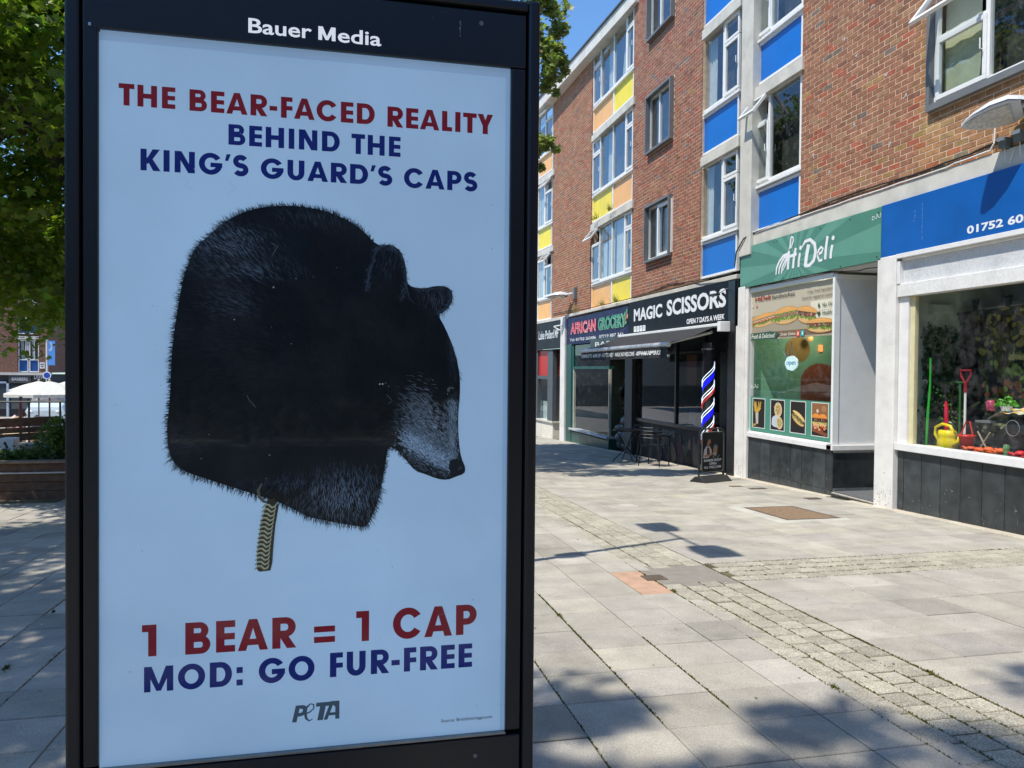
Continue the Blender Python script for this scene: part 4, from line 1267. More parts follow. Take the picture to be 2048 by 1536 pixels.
# sandwich poster stuck inside the glass
random.seed(41)
def bun(p, u, v, a, b, rot, seed=0, top=(.58, .30, .09), fill='meat', low=True):
    rnd = random.Random(seed)
    c, s_ = math.cos(rot), math.sin(rot)
    T = lambda x, y: (u + x * c - y * s_, v + x * s_ + y * c)
    half = lambda a_, b_, y0, n=18, up=1: [T(a_ * math.cos(math.pi * i / n), y0 + up * b_ * math.sin(math.pi * i / n)) for i in range(n + 1)]
    p.poly(half(a, b * .85, -b * .1, up=-1), (.50, .27, .09)); p.poly(half(a * .96, b * .70, -b * .12, up=-1), (.66, .42, .18))
    for i in range(int(46 * a / .3)):
        x = rnd.uniform(-.92, .92) * a; g = rnd.uniform(.6, 1.3)
        q = T(x, -b * .12 + rnd.uniform(-.26, .12) * b); p.ell(q[0], q[1], a * .07, b * .12, (.13 * g, .27 * g, .035 * g), rnd.uniform(0, 3), n=7, jag=.4)
    if fill == 'meat':
        for i in range(int(26 * a / .3)):
            x = -.85 * a + 1.7 * a * i / 26 * .3 / a if a else 0
            x = rnd.uniform(-.82, .82) * a; q = T(x, b * .22 + rnd.uniform(-.2, .2) * b)
            g = rnd.uniform(.6, 1.2); p.ell(q[0], q[1], a * .10, b * .17, (.20 * g, .075 * g, .05 * g), rnd.uniform(0, 3), n=8, jag=.2)
        for i in range(9):
            q = T(rnd.uniform(-.8, .8) * a, b * .22 + rnd.uniform(-.1, .1) * b); p.ell(q[0], q[1], a * .05, b * .06, rnd.choice([(.65, .6, .45), (.55, .06, .03), (.2, .35, .06)]), rnd.uniform(0, 3), n=7)
    elif fill == 'ham':
        for i in range(9):
            x = -.75 * a + 1.5 * a * i / 8; q0 = T(x - .1 * a, rnd.uniform(0, .1) * b); q1 = T(x, b * .3); q2 = T(x + .12 * a, rnd.uniform(-.05, .1) * b)
            p.line([q0, q1, q2], b * .16, (.55 * rnd.uniform(.8, 1.1), .16, .14), [.6, 1, .6])
        for i in range(24):
            q = T(rnd.uniform(-.8, .8) * a, b * .42 + rnd.uniform(-.1, .1) * b); g = rnd.uniform(.6, 1.4); p.ell(q[0], q[1], a * .08, b * .1, (.16 * g, .32 * g, .05 * g), rnd.uniform(0, 3), n=7, jag=.3)
    elif fill == 'dog':
        p.line([T(-.95 * a, 0), T(-.3 * a, b * .12), T(.3 * a, b * .14), T(.95 * a, b * .05)], b * .38, (.45, .06, .03), [.5, 1, 1, .5])
        zz = [T(-.8 * a + 1.6 * a * i / 12, b * (.18 + (.13 if i % 2 else -.10))) for i in range(13)]
        p.line(zz, b * .12, (.75, .62, .36))
    p.poly(half(a, b * .72, b * .50), top); p.poly(half(a * .92, b * .54, b * .56), tuple(v_ * 1.22 for v_ in top))
    p.poly([T(x * a, y * b) for x, y in ((-.4, .92), (-.1, 1.06), (.3, 1.02), (.42, .94), (.1, .95))], tuple(min(.9, v_ * 1.5) for v_ in top))
p = FP(7.125, 1.5e-4)
p.rect(-12.41, 2.07, -10.03, 2.91, (.36, .31, .22)); p.rect(-12.41, 2.50, -10.03, 2.91, (.50, .45, .34)); p.rect(-10.62, 2.28, -10.03, 2.62, (.70, .66, .52)); p.rect(-12.41, 2.10, -10.03, 2.20, (.20, .13, .08)); p.rect(-10.40, 2.462, -10.03, 2.468, (.35, .33, .25))
p.build('poster', M_PRINT, s2)
for i, (u, v, a, b, rot, f) in enumerate(((-11.97, 2.40, .40, .105, .10, 'dog'), (-11.30, 2.43, .36, .135, .05, 'ham'), (-10.72, 2.40, .28, .13, -.15, 'meat'), (-10.36, 2.22, .36, .105, -.03, 'meat'))):
    p = FP(7.1235 - .0025 * i, 2.5e-5); bun(p, u, v, a, b, rot, i, fill=f); p.build('sandwich_picture', M_PRINT, s2, kind='stuff')
p = FP(7.112, 5e-5)
p.text('HiDeli', -12.27, -11.78, 2.755, 2.84, (.33, .045, .03), offset=.02)
p.text('Sandwiches', -11.74, -11.06, 2.755, 2.83, (.06, .06, .05), offset=.004)
p.text('Crisp, Fresh Ingredients', -10.72, -10.05, 2.745, 2.80, (.05, .05, .04), shear=.15)
p.text('Suited for vegetarian options', -10.86, -10.05, 2.655, 2.71, (.05, .05, .04), shear=.15)
p.text('No Oil', -10.32, -10.08, 2.515, 2.575, (.04, .09, .05), offset=.01)
p.text('Healthy', -10.32, -10.05, 2.375, 2.455, (.04, .09, .05), offset=.01)
p.poly([(-10.41, 2.51), (-10.385, 2.525), (-10.385, 2.545), (-10.41, 2.585), (-10.435, 2.545), (-10.435, 2.525)], (.02, .09, .05))
p.poly([(-10.41, 2.375), (-10.37, 2.42), (-10.375, 2.445), (-10.395, 2.45), (-10.41, 2.435), (-10.425, 2.45), (-10.445, 2.445), (-10.45, 2.42)], (.02, .09, .05))
p.poly([(-12.41, 2.07), (-11.6, 2.07), (-11.5, 2.17), (-11.75, 2.21), (-12.41, 2.19)], (.04, .10, .07))
p.text('Fresh & Delicious!', -12.38, -11.62, 2.10, 2.18, (.78, .76, .66), shear=.3, offset=.006)
p.text('Order Online', -11.45, -11.02, 2.115, 2.165, (.72, .68, .56), shear=.1, offset=.01)
p.rect(-11.0, 2.09, -10.90, 2.18, (.65, .10, .05)); p.rect(-10.88, 2.09, -10.78, 2.18, (.03, .35, .34))
p.rect(-10.965, 2.11, -10.935, 2.16, (.8, .75, .7)); p.rect(-10.845, 2.11, -10.815, 2.16, (.75, .8, .8))
p.text('حلال', -12.37, -12.13, 1.22, 1.30, (.7, .74, .7), offset=.01)
p.ell(-12.36, 2.70 - .02, .018, .02, (.6, .65, .8)); p.ell(-12.22, 2.68, .025, .025, (.65, .25, .30))
p.build('poster_lettering', M_PRINT, s2, kind='stuff')
# green strip and the four framed pictures under it
p = FP(7.125, 1e-4); p.rect(-12.41, .47, -10.03, 1.07, (.07, .25, .18)); p.build('window_vinyl', M_PRINT, s2)
rn = random.Random(5)
for i, (a, b) in enumerate(((12.31, 11.89), (11.73, 11.29), (11.14, 10.70), (10.56, 10.12))):
    p = FP(7.1235, 6e-5)
    p.rect(-a, .525, -b, 1.05, (.66, .68, .64)); p.rect(-a + .018, .537, -b - .018, 1.038, (.022, .018, .016))
    u = -(a + b) / 2
    if i == 0:
        p.poly([(u - .085, .60), (u - .015, .60), (u - .01, .82), (u - .11, .82)], (.50, .47, .38))
        for _ in range(34):
            x = rn.uniform(-.14, .10); p.line([(u - .06 + x * .3, .80), (u - .02 + x, .80 + rn.uniform(.05, .20))], .014, (.68 * rn.uniform(.7, 1.1), .36, .05))
        for _ in range(7): p.line([(u - .18 + rn.random() * .08, .56), (u - .17 + rn.random() * .1, .60)], .012, (.6, .32, .05))
    elif i == 1:
        p.ell(u - .05, .68, .13, .11, (.50, .56, .62), n=12, jag=.12)
        for (x, y, a_, b_) in ((u + .02, .88, .115, .125), (u + .07, .66, .095, .105)):
            p.ell(x, y, a_, b_, (.66, .52, .30), .2); p.ell(x, y, a_ * .72, b_ * .72, (.52, .36, .16), .2)
            for _ in range(26): p.ell(x + rn.gauss(0, a_ * .3), y + rn.gauss(0, b_ * .3), .017, .012, rn.choice([(.5, .42, .12), (.4, .12, .06), (.2, .3, .06), (.6, .5, .35)]), rn.random() * 3, n=6)
    elif i == 2: bun(p, u + .01, .76, .19, .085, -.45, 9, top=(.62, .42, .17), fill='ham')
    else:
        p.rect(-a + .018, .80, -b - .018, 1.038, (.26, .12, .05)); p.ell(u - .06, .92, .03, .03, (.65, .5, .4)); p.ell(u + .1, .96, .06, .05, (.40, .19, .08))
        for x in (-.09, .08): bun(p, u + x, .76, .11, .10, 0, 12 + i, top=(.62, .22, .04), fill='meat')
        for _ in range(30): p.ell(u + rn.uniform(-.17, .17), .66 + rn.uniform(-.05, .03), .022, .014, rn.choice([(.6, .06, .03), (.65, .25, .04), (.55, .45, .3)]), rn.random() * 3, n=6)
        p.poly([(u - .19, .60), (u + .19, .54), (u + .19, .59), (u - .19, .65)], (.22, .07, .03))
    p.build('food_picture', M_PRINT, s2, kind='stuff')
op = thing('open_sign', 'small cloud shaped open sign hanging on a chain inside the sandwich shop window', 'sign', (7.18, 11.15, 1.63))
mb = MB(); pts = []
for i in range(40):
    w = 2 * math.pi * i / 40; r = 1 + .09 * abs(math.sin(w * 3.5))
    pts.append((7.17, 11.24 - .165 * math.cos(w) * r * 1.02, 1.66 + .115 * math.sin(w) * r))
mb.prism(pts, (.02, 0, 0)); mb.build('cloud_panel', mk('cloud_panel', (.55, .68, .68), .3, 9, .1, emis=(.55, .8, .85), estr=.35), op)
p = vplane(7.168, 2e-4); p.text('open', -11.37, -11.11, 1.61, 1.69, (.10, .28, .55), offset=.02)
p.build('open_lettering', M_PRINT, op)
mb = MB(); mb.tube([(7.18, 11.24, 2.02), (7.18, 11.32, 1.77)], .003, 5); mb.tube([(7.18, 11.24, 2.02), (7.18, 11.16, 1.77)], .003, 5)
mb.tube([(7.18, 11.72, 2.12), (7.18, 11.6, 1.93), (7.18, 11.38, 1.76)], .005, 5); mb.build('chain', M_GREYM, op, kind='stuff')

sg = thing('shop_sign', 'green sandwich shop sign with pale sunburst rays and white script name', 'sign', (7.05, 11, 3.4), 'shop signs along the terrace')
X = 7.03
mb = MB(); mb.box(X, 7.08, fy(9.045, X), fy(12.81, X), 3.03, 3.745); mb.build('sign_board', mk('deli_sign_green', (.075, .225, .155), .35, 3, .05), sg, bevel=.003)
p = FP(X - .0006, 1e-4)
cu, cv = -11.05, 3.30
u0, u1, v0, v1 = -12.80, -9.05, 3.045, 3.765
def clip_ray(a):
    c, s_ = math.cos(a), math.sin(a); t = 1e9
    if c > 1e-6: t = min(t, (u1 - cu) / c)
    if c < -1e-6: t = min(t, (u0 - cu) / c)
    if s_ > 1e-6: t = min(t, (v1 - cv) / s_)
    if s_ < -1e-6: t = min(t, (v0 - cv) / s_)
    return (cu + c * t, cv + s_ * t)
for i in range(16):
    a = math.radians(-4 + i * 22.5 * .5 * 2); b = a + math.radians(11)
    mid = [clip_ray(a + (b - a) * t / 6) for t in range(7)]
    p.poly([(cu, cv)] + mid, (.115, .30, .215))
p.build('sunburst', M_SIGNVC, sg, kind='stuff')
p = FP(X - .004, 1.2e-4)
# 'Hi' with its three swoosh strokes, then 'Deli'
for k, (dx, dy) in enumerate(((0, 0), (.085, -.03), (.165, -.07))):
    p.line([(-11.62 + dx, 3.155), (-11.60 + dx, 3.27 + dy * .3), (-11.52 + dx * .9, 3.37 + dy * .6), (-11.40 + dx * .55, 3.445 + dy * .8), (-11.24 + dx * .2, 3.47 + dy)], .042, WHT, [.7, 1, 1, 1, .7])
p.line([(-11.42, 3.19), (-11.33, 3.30), (-11.25, 3.45), (-11.205, 3.60), (-11.19, 3.70), (-11.175, 3.72), (-11.13, 3.70), (-11.12, 3.65), (-11.17, 3.56), (-11.26, 3.49)], .035, WHT, [.5, .9, 1.2, 1.2, 1, 1, 1, 1, .8, .4])
p.line([(-11.24, 3.50), (-11.25, 3.35), (-11.27, 3.20)], .062, WHT); p.line([(-11.05, 3.52), (-11.10, 3.35), (-11.12, 3.20)], .062, WHT); p.line([(-11.28, 3.40), (-11.02, 3.42)], .05, WHT)
p.line([(-10.93, 3.42), (-10.96, 3.30), (-10.965, 3.20)], .055, WHT); p.ell(-10.915, 3.50, .036, .036, WHT)
p.line([(-10.78, 3.19), (-10.75, 3.35), (-10.70, 3.52)], .085, WHT)
p.line([(-10.88, 3.50), (-10.80, 3.58), (-10.66, 3.59), (-10.54, 3.50), (-10.515, 3.37), (-10.56, 3.25), (-10.67, 3.19), (-10.80, 3.195)], .058, WHT, [.4, .9, 1, 1.2, 1.3, 1.2, 1, .8])
p.line([(-10.455, 3.325), (-10.36, 3.345), (-10.33, 3.40), (-10.375, 3.43), (-10.44, 3.39), (-10.46, 3.30), (-10.42, 3.225), (-10.34, 3.23)], .042, WHT)
p.line([(-10.22, 3.57), (-10.255, 3.40), (-10.27, 3.225)], .06, WHT); p.line([(-10.10, 3.42), (-10.13, 3.32), (-10.14, 3.22)], .055, WHT); p.ell(-10.085, 3.52, .036, .036, WHT)
p.build('shop_name', M_SIGNVC, sg, kind='stuff')
p = FP(X - .0045, 1e-4); p.text('حلال', -9.235, -9.055, 3.615, 3.69, WHT, offset=.012); p.build('arabic_word', M_SIGNVC, sg)
for (y, z) in ((12.7, 3.72), (11.7, 3.72), (11.6, 3.72), (10.4, 3.72), (9.7, 3.72), (9.1, 3.7), (12.6, 3.07), (11.7, 3.07), (11.4, 3.07), (10.8, 3.07), (9.9, 3.07), (9.12, 3.1)):
    mb = MB(); mb.tube([(X, fy(y, X), fz(z, X)), (X - .006, fy(y, X), fz(z, X))], .009, 8); mb.build('bolt', M_BLACKM, sg)

# ---------- shop 3: barber ---------------------------------------------------
s3 = thing('barber_shop_front', 'dark barber shop front with a tinted window under a black awning', 'shopfront', (7.1, 15.5, gz(15)), 'shop fronts of the terrace')
M_BLK = mk('gloss_black_paint', (.010, .011, .012), .3, 5, .1, spec=.6)
mb = MB(); mb.box(7.0, 7.3, 12.81, 13.06, gz(13) - .05, 3.2); mb.build('pillar', M_BLK, s3, bevel=.005)
mb = MB(); mb.box(6.98, 7.22, 17.85, 18.35, gz(18) - .05, 2.3); mb.build('pillar', mk('grey_paint', (.045, .045, .047), .5, 8, .12), s3, bevel=.005)
mb = MB(); mb.box(7.14, 7.22, 14.15, 17.85, gz(16) - .3, .28); stall = mb.build('stall_riser', M_BLK, s3)
p = vplane(7.135, 3e-4)
rn = random.Random(8)
p.rect(-17.8, -.55, -14.2, .27, (.03, .028, .027))
for _ in range(40):
    u = rn.uniform(-17.7, -14.3); c = rn.choice([(.17, .09, .075), (.12, .10, .09), (.05, .09, .06), (.20, .13, .11), (.02, .02, .02), (.06, .035, .05)])
    p.ell(u, rn.uniform(-.45, .02), rn.uniform(.05, .14), rn.uniform(.12, .3), c, rn.gauss(0, .2), n=10, jag=.2)
p.text('ALL WELCOME', -17.2, -15.6, .05, .18, (.20, .19, .18), offset=.02)
p.build('printed_panel', M_PRINT, stall, kind='stuff')
mb = MB()
for (a, b, c, d) in ((14.15, 14.23, .28, 2.4), (17.77, 17.85, .28, 2.4), (15.5, 15.56, .36, 2.4)): mb.box(7.08, 7.16, a, b, c, d)
mb.box(7.06, 7.16, 14.23, 17.77, .282, .36); mb.build('window_frame', M_BLK, s3)
mb = MB(); mb.quad((7.12, 14.2, .36), (7.12, 14.2, 2.4), (7.12, 17.8, 2.4), (7.12, 17.8, .36)); mb.build('shop_window', glass('tinted_glass', (.60, .64, .66), 1.5, 1.6, dirt=.03), s3)
mb = MB(); mb.quad((7.4, 13.06, gz(13)), (9.8, 13.06, gz(13)), (9.8, 13.06, 3), (7.4, 13.06, 3)); mb.quad((9.8, 13, -.6), (9.8, 18.4, -.6), (9.8, 18.4, 3), (9.8, 13, 3)); mb.quad((7.2, 18.4, -.6), (9.8, 18.4, -.6), (9.8, 18.4, 3), (7.2, 18.4, 3))
mb.build('shop_interior_wall', mk('barber_wall', (.26, .27, .28), .8, 3, .2), s3)
mb = MB(); mb.box(7.16, 9.8, 13.0, 18.4, -.66, -.44); mb.build('shop_floor', M_DARK, s3)
for i in range(3):
    mb = MB(); y = 14.9 + i * 1.2; mb.box(8.2, 8.7, y - .28, y + .28, .0, .14); mb.box(8.62, 8.75, y - .26, y + .26, .14, .75); mb.tube([(8.45, y, -.45), (8.45, y, .0)], .06, 10); mb.build('barber_chair', M_BLK, s3)
mb = MB()
for i in range(3): mb.box(9.74, 9.78, 14.5 + i * 1.2, 15.2 + i * 1.2, .7, 1.9)
mb.build('mirror', mk('mirror', (.5, .55, .58), .08, 3, .02, metal=1), s3, kind='stuff')
mb = MB(); mb.box(7.3, 8.1, 13.1, 13.6, .2, .24); mb.box(7.4, 7.44, 13.1, 14.1, -.45, 1.9); mb.build('door', M_BLK, s3)
pic = Print((0, 17.84 + .5, 0), (1, 0, 0), (0, 0, 1))
mb = MB(); mb.box(7.9, 7.93, 16.2, 16.7, 1.2, 1.9, (.5, .2, .12)); mb.build('wall_picture', M_VC, s3)
mb = MB(); mb.box(7.4, 8.0, 15.2, 15.5, .36, .62, (.42, .40, .36)); mb.build('counter_box', M_VC, s3)
mb = MB()
mb.tube([(6.9, 13.62, gz(13.9) + .0), (6.9, 13.62, gz(13.9) + .12)], .13, 20); mb.tube([(6.9, 13.62, gz(13.9) + .12), (6.9, 13.62, 1.95)], .109, 24)
mb.tube([(6.9, 13.62, 1.95), (6.9, 13.62, 2.07)], .13, 20)
pole = thing('barber_pole', 'tall black column with lit white, red and blue neon spirals at the barber shop entrance', 'barber pole', (6.9, 13.62, gz(13.9)))
mb.build('column', mk('gloss_column', (.03, .03, .033), .15, 5, .1, coat=.5), pole, smooth=False)
for zz in (gz(13.9) + .12, 1.93):
    mb = MB(); mb.tube([(6.9, 13.62, zz), (6.9, 13.62, zz + .03)], .134, 24); mb.build('end_ring', mk('brushed_steel', (.5, .5, .5), .3, 9, .1, metal=.9), pole)
E1 = {'w': mk('neon_white', (.8, .85, .95), .4, 3, 0, emis=(.75, .87, 1), estr=.85), 'r': mk('neon_red', (.4, .03, .03), .4, 3, 0, emis=(.75, .045, .04), estr=.65), 'b': mk('neon_blue', (.01, .01, .7), .4, 3, 0, emis=(.01, .012, 1), estr=.6)}
def helix(ph, z0, turns, pitch, r, rad, mat, nm, flat=0):
    mb = MB(); pts = []; n = int(turns * 40)
    for i in range(n + 1):
        w = ph + 2 * math.pi * turns * i / n; z = z0 + pitch * turns * i / n
        pts.append((6.9 + r * math.cos(w), 13.62 + r * math.sin(w), z))
    if flat:
        vv = []
        for (x, y, z) in pts: vv += [(x, y, z), (x, y, z + flat)]
        mb.add(vv, [(2 * i, 2 * i + 2, 2 * i + 3, 2 * i + 1) for i in range(n)])
    else: mb.tube(pts, rad, 6)
    mb.build(nm, mat, pole)
P2 = .70
for (off, key) in ((0, 'w'), (.065, 'w'), (.35, 'w'), (.415, 'w')):
    helix(0, -.10 + off, 2.35, P2, .116, .0075, E1['w'], 'neon_tube')
for off in (-.075, -.035): helix(0, -.10 + off, 2.35, P2, .116, .006, E1['r'], 'neon_tube')
helix(0, -.10 + .20, 2.35, P2, .111, 0, E1['b'], 'blue_band', flat=.115)

sg = thing('shop_sign', 'wide black barber shop sign with large white capital letters', 'sign', (7.05, 15.5, 2.8), 'shop signs along the terrace')
X = 7.02
mb = MB(); mb.box(X, 7.12, fy(12.87, X), fy(18.46, X), fz(2.36, X), fz(3.24, X)); mb.build('sign_board', mk('satin_black_sign', (.006, .0065, .007), .5, 3, .15, spec=.22, stain=.1), sg, bevel=.004)
p = FP(X - .001, 2e-4)
p.text('MAGIC', -18.08, -16.33, 2.755, 3.07, WHT, offset=.035)
p.text('SCISSORS', -16.08, -13.33, 2.755, 3.115, WHT, offset=.035)
p.build('shop_name', M_SIGNVC, sg, kind='stuff')
p = FP(X - .0014, 2e-4); p.text('OPEN 7 DAYS A WEEK', -15.04, -13.38, 2.515, 2.625, WHT, offset=.025); p.build('opening_line', M_SIGNVC, sg, kind='stuff')
for i, ch in enumerate('foyG'):
    p = FP(X - .0014, 2e-4); u = -18.07 + i * .195; p.rect(u, 2.49, u + .165, 2.63, WHT); p.text(ch, u + .05, u + .115, 2.515, 2.605, (.02, .02, .02), offset=.02); p.build('social_icon', M_SIGNVC, sg)
mb = MB(); mb.box(6.72, 6.80, 13.0, 13.3, 2.93, 2.97); mb.tube([(6.78, 13.15, 2.95), (7.02, 13.1, 3.08)], .008, 5); mb.build('sign_lamp', M_BLACKM, sg)

aw = thing('awning', 'black retractable awning with a printed valance let out over the barber shop window', 'awning', (6.5, 16, 2.4))
M_FAB = mk('black_canvas', (.022, .022, .024), .85, 8, .15, bump=.2, bscale=200)
mb = MB(); mb.box(6.86, 7.02, 13.1, 18.55, 2.37, 2.43); mb.build('cassette', M_UPVC, aw, bevel=.01)
mb = MB(); mb.box(6.80, 7.02, 12.98, 13.1, 2.26, 2.45); mb.build('end_bracket', M_UPVC, aw, bevel=.01)
n = 14; vv = []
for i in range(n + 1):
    y = 13.32 + (18.6 - 13.32) * i / n
    for j in range(7):
        t = j / 6; vv.append((6.87 - t * .94, y, 2.375 - t * .34 - .03 * math.sin(t * math.pi)))
mb = MB(); mb.add(vv, [(i * 7 + j, i * 7 + j + 1, (i + 1) * 7 + j + 1, (i + 1) * 7 + j) for i in range(n) for j in range(6)]); mb.build('canvas', M_FAB, aw, smooth=True)
M_WB = mk('scuffed_white_bar', (.42, .43, .43), .35, 4, .35, metal=.4)
mb = MB(); mb.tube([(5.93, 13.32, 2.015), (5.93, 18.68, 2.005)], .05, 12); mb.build('front_bar', M_WB, aw, smooth=False)
for ya, yb in ((13.5, 14.6), (18.3, 17.2)):
    mb = MB(); mb.tube([(6.9, ya, 2.27), (6.42, yb, 2.07), (5.97, ya, 1.99)], .028, 8); mb.tube([(6.43, yb, 2.03), (6.43, yb, 2.10)], .045, 10); mb.build('folding_arm', M_UPVC, aw)
mb = MB(); n = 60; vv = []
for i in range(n + 1):
    y = 13.34 + 5.32 * i / n; x = 5.905 + .006 * math.sin(i * 1.3)
    vv += [(x, y, 1.975), (x + .01 * math.sin(i * .7), y, 1.765)]
mb.add(vv, [(2 * i, 2 * i + 1, 2 * i + 3, 2 * i + 2) for i in range(n)]); val = mb.build('valance', M_FAB, aw, smooth=True)
p = Print((5.895, 0, 0), (0, -1, 0), (0, 0, 1), dz=2e-4)
p.text('PREMIUM CUTS - SHAPE UPS - HOT TOWELS - WALK INS WELCOME - ', -18.60, -14.9, 1.825, 1.915, (.72, .73, .73), shear=.25, offset=.03)
p.text('07446189312', -14.85, -13.6, 1.825, 1.915, (.78, .79, .79), shear=.25, offset=.05)
p.build('valance_lettering', M_SIGNVC, val, kind='stuff')

# ---------- shop 4: african grocery ------------------------------------------
s4 = thing('grocery_shop_front', 'grocery shop front with dark green paint and a projecting window, left of the barber shop', 'shopfront', (7.1, 21, gz(21)), 'shop fronts of the terrace')
M_DGR = mk('bottle_green_paint', (.010, .075, .062), .35, 6, .1)
mb = NB(); mb.box(7.05, 7.3, 19.75, 23.62, gz(21) - .15, fz(-.48, 7.05) + .06); mb.box(7.05, 8.3, 19.72, 19.8, gz(20) - .15, -.36); mb.build('plinth', M_DGR, s4)
mb = NB(); mb.box(6.98, 7.25, 19.70, 23.2, -.36, -.30); mb.box(7.25, 8.3, 19.68, 19.85, -.36, -.30); mb.build('sill', mk('grey_sill', (.42, .44, .45), .5, 8, .1), s4, bevel=.006)
mb = NB(); mb.box(7.03, 7.2, 23.1, 23.62, gz(23) - .05, 2.36); mb.box(7.05, 7.2, 22.95, 23.1, -.30, 2.3); mb.build('frame_post', M_DGR, s4, bevel=.004)
mb = NB(); mb.box(7.04, 7.2, 19.72, 22.95, 1.56, 1.64); mb.build('transom', M_DGR, s4)
mb = NB(); mb.box(7.05, 7.12, 19.72, 19.77, -.30, 1.56); mb.box(7.05, 7.12, 22.9, 22.95, -.30, 1.56); mb.build('window_frame', mk('pale_trim', (.55, .52, .42), .5, 8, .1), s4)
mb = NB(); mb.quad((7.08, 19.77, -.3), (7.08, 19.77, 2.3), (7.08, 22.9, 2.3), (7.08, 22.9, -.3)); mb.quad((7.08, 19.77, -.3), (8.3, 19.77, -.3), (8.3, 19.77, 1.56), (7.08, 19.77, 1.56)); mb.build('shop_window', M_SHOPG, s4)
mb = NB(); mb.quad((9.4, 18.4, -.7), (9.4, 24, -.7), (9.4, 24, 2.5), (9.4, 18.4, 2.5)); mb.quad((7.1, 23.65, -.7), (9.4, 23.65, -.7), (9.4, 23.65, 2.5), (7.1, 23.65, 2.5)); mb.build('shop_interior_wall', mk('grocery_wall', (.20, .20, .14), .8, 3, .2), s4)
mb = NB(); mb.box(7.1, 9.4, 18.4, 23.65, -.85, -.72); mb.build('shop_floor', M_DARK, s4)
rn = random.Random(2)
mb = MB(col=(.3, .3, .3))
for i in range(60):
    mb.box(8.6, 8.9, 20 + rn.random() * 3, 20.1 + rn.random() * 3.2, *(lambda z: (z, z + rn.uniform(.1, .3)))(rn.uniform(-.3, 1.2)), rn.choice([(.3, .3, .28), (.35, .08, .05), (.2, .25, .08), (.1, .1, .1), (.3, .25, .1)]))
mb.build('goods_on_shelves', M_VC, s4, kind='stuff')
mb = MB(); mb.box(8.4, 8.45, 18.4, 19.7, -.7, 2.0); mb.build('door', M_BLK, s4)
mb = NB(); mb.box(6.98, 7.15, 23.66, 24.12, gz(24) - .1, 3.25); mb.build('white_post', M_PILLAR, s4, bevel=.01)
bag = thing('black_sack_pile', 'pile of grey and black sacks heaped in the grocery doorway', 'sacks', (7.3, 19.1, gz(19)))
rn = random.Random(9)
for i in range(7):
    mb = MB(); c = (7.35 + rn.uniform(-.1, .2), 18.75 + rn.uniform(0, .8), gz(19) + .16 + .22 * (i // 2)); mb.ball(c, (rn.uniform(.2, .28), rn.uniform(.22, .32), rn.uniform(.14, .2)), 12, 8)
    mb.build('sack', mk('plastic_sack', (.07, .085, .08), .3, 6, .3, bump=.8, bscale=14), bag, smooth=True)

sg = thing('shop_sign', 'dark blue grocery sign with red and green lettering, left of the barber shop sign', 'sign', (7.05, 21, 2.8), 'shop signs along the terrace')
X = 7.03
mb = NB(); mb.box(X, 7.15, fy(18.47, X), 21.7, fz(2.34, X), fz(3.19, X)); mb.box(X, 7.15, 21.7, fy(23.85, X), fz(2.34, X), fz(3.19, X)); mb.build('sign_board', mk('navy_sign', (.010, .011, .06), .45, 9, .25, spec=.3), sg)
rn = random.Random(4)
p = FP(X - .002, 2e-4)
for _ in range(70): p.ell(-rn.uniform(18.6, 23.7), rn.uniform(2.4, 3.12), .022, .015, (.12, .12, .3), n=6)
for _ in range(9): p.ell(-18.62 + rn.gauss(0, .05), rn.uniform(2.55, 3.1), .07, .05, rn.choice([(.45, .3, .06), (.1, .3, .1), (.4, .1, .05)]), rn.random() * 3, n=8)
p.build('sign_pattern', M_SIGNVC, sg, kind='stuff')
for (t, a, b, c0, c1) in (('AFRICAN', -23.45, -21.05, (.65, .015, .04), (.75, .55, .58)), ('GROCERY', -20.85, -18.62, (.0, .22, .09), (.35, .55, .42))):
    p = FP(X - .018, 2e-4); p.text(t, a, b, 2.66, 3.03, c1, offset=.052); p.text(t, a + .02, b + .02, 2.67, 3.03, c0, offset=.03)
    p.build('shop_name', M_SIGNVC, sg, kind='stuff')
p = FP(X - .004, 2e-4); p.text('Tel: 01752 263486   07719 887 345', -23.5, -18.8, 2.44, 2.53, WHT, offset=.015); p.build('phone_line', M_SIGNVC, sg, kind='stuff')
sg = thing('barber_name_board', 'small black board reading barbers under the grocery sign, half behind the awning', 'sign', (7.0, 20, 2.3))
X = 6.97
mb = MB(); mb.box(X, 7.02, fy(18.7, X), fy(21.55, X), fz(2.10, X), fz(2.44, X)); mb.build('sign_board', M_BLK, sg)
p = FP(X - .001, 3e-4); p.text('BARBERS', -21.1, -18.0, 2.21, 2.34, WHT, offset=.01); p.build('lettering', M_SIGNVC, sg, kind='stuff')

# ---------- shop 5: constituency office --------------------------------------
s5 = thing('office_shop_front', 'grey framed office shop front with red upper panels and a pale base', 'shopfront', (7.1, 26, gz(26)), 'shop fronts of the terrace')
M_GF = mk('slate_grey_frame', (.085, .10, .11), .45, 6, .08)
mb = NB(); mb.box(7.08, 7.3, 25.2, 33, gz(30) - .2, -.30); mb.box(7.3, 8.4, 25.2, 25.3, gz(26) - .2, -.30); mb.build('rendered_base', mk('cream_render', (.70, .66, .56), .85, 6, .08, bump=.3, bscale=60, stain=.2), s5)
mb = NB(); mb.box(7.03, 7.3, 25.15, 33, -.298, -.24); mb.box(7.3, 8.4, 25.15, 25.32, -.298, -.24); mb.build('sill', M_CONC, s5)
mb = NB()
for (a, b) in ((25.2, 25.75), (26.85, 27.05), (28.5, 28.7)): mb.box(7.06, 7.2, a, b, -.24, 2.2)
mb.box(7.07, 7.2, 25.75, 33, 1.2, 1.32); mb.build('window_frame', M_GF, s5)
mb = NB(); mb.box(7.12, 7.16, 25.75, 33, 1.32, 2.2); mb.box(7.3, 8.4, 25.22, 25.26, 1.32, 2.2); mb.build('red_panel', mk('red_panel', (.50, .028, .022), .35, 4, .06), s5)
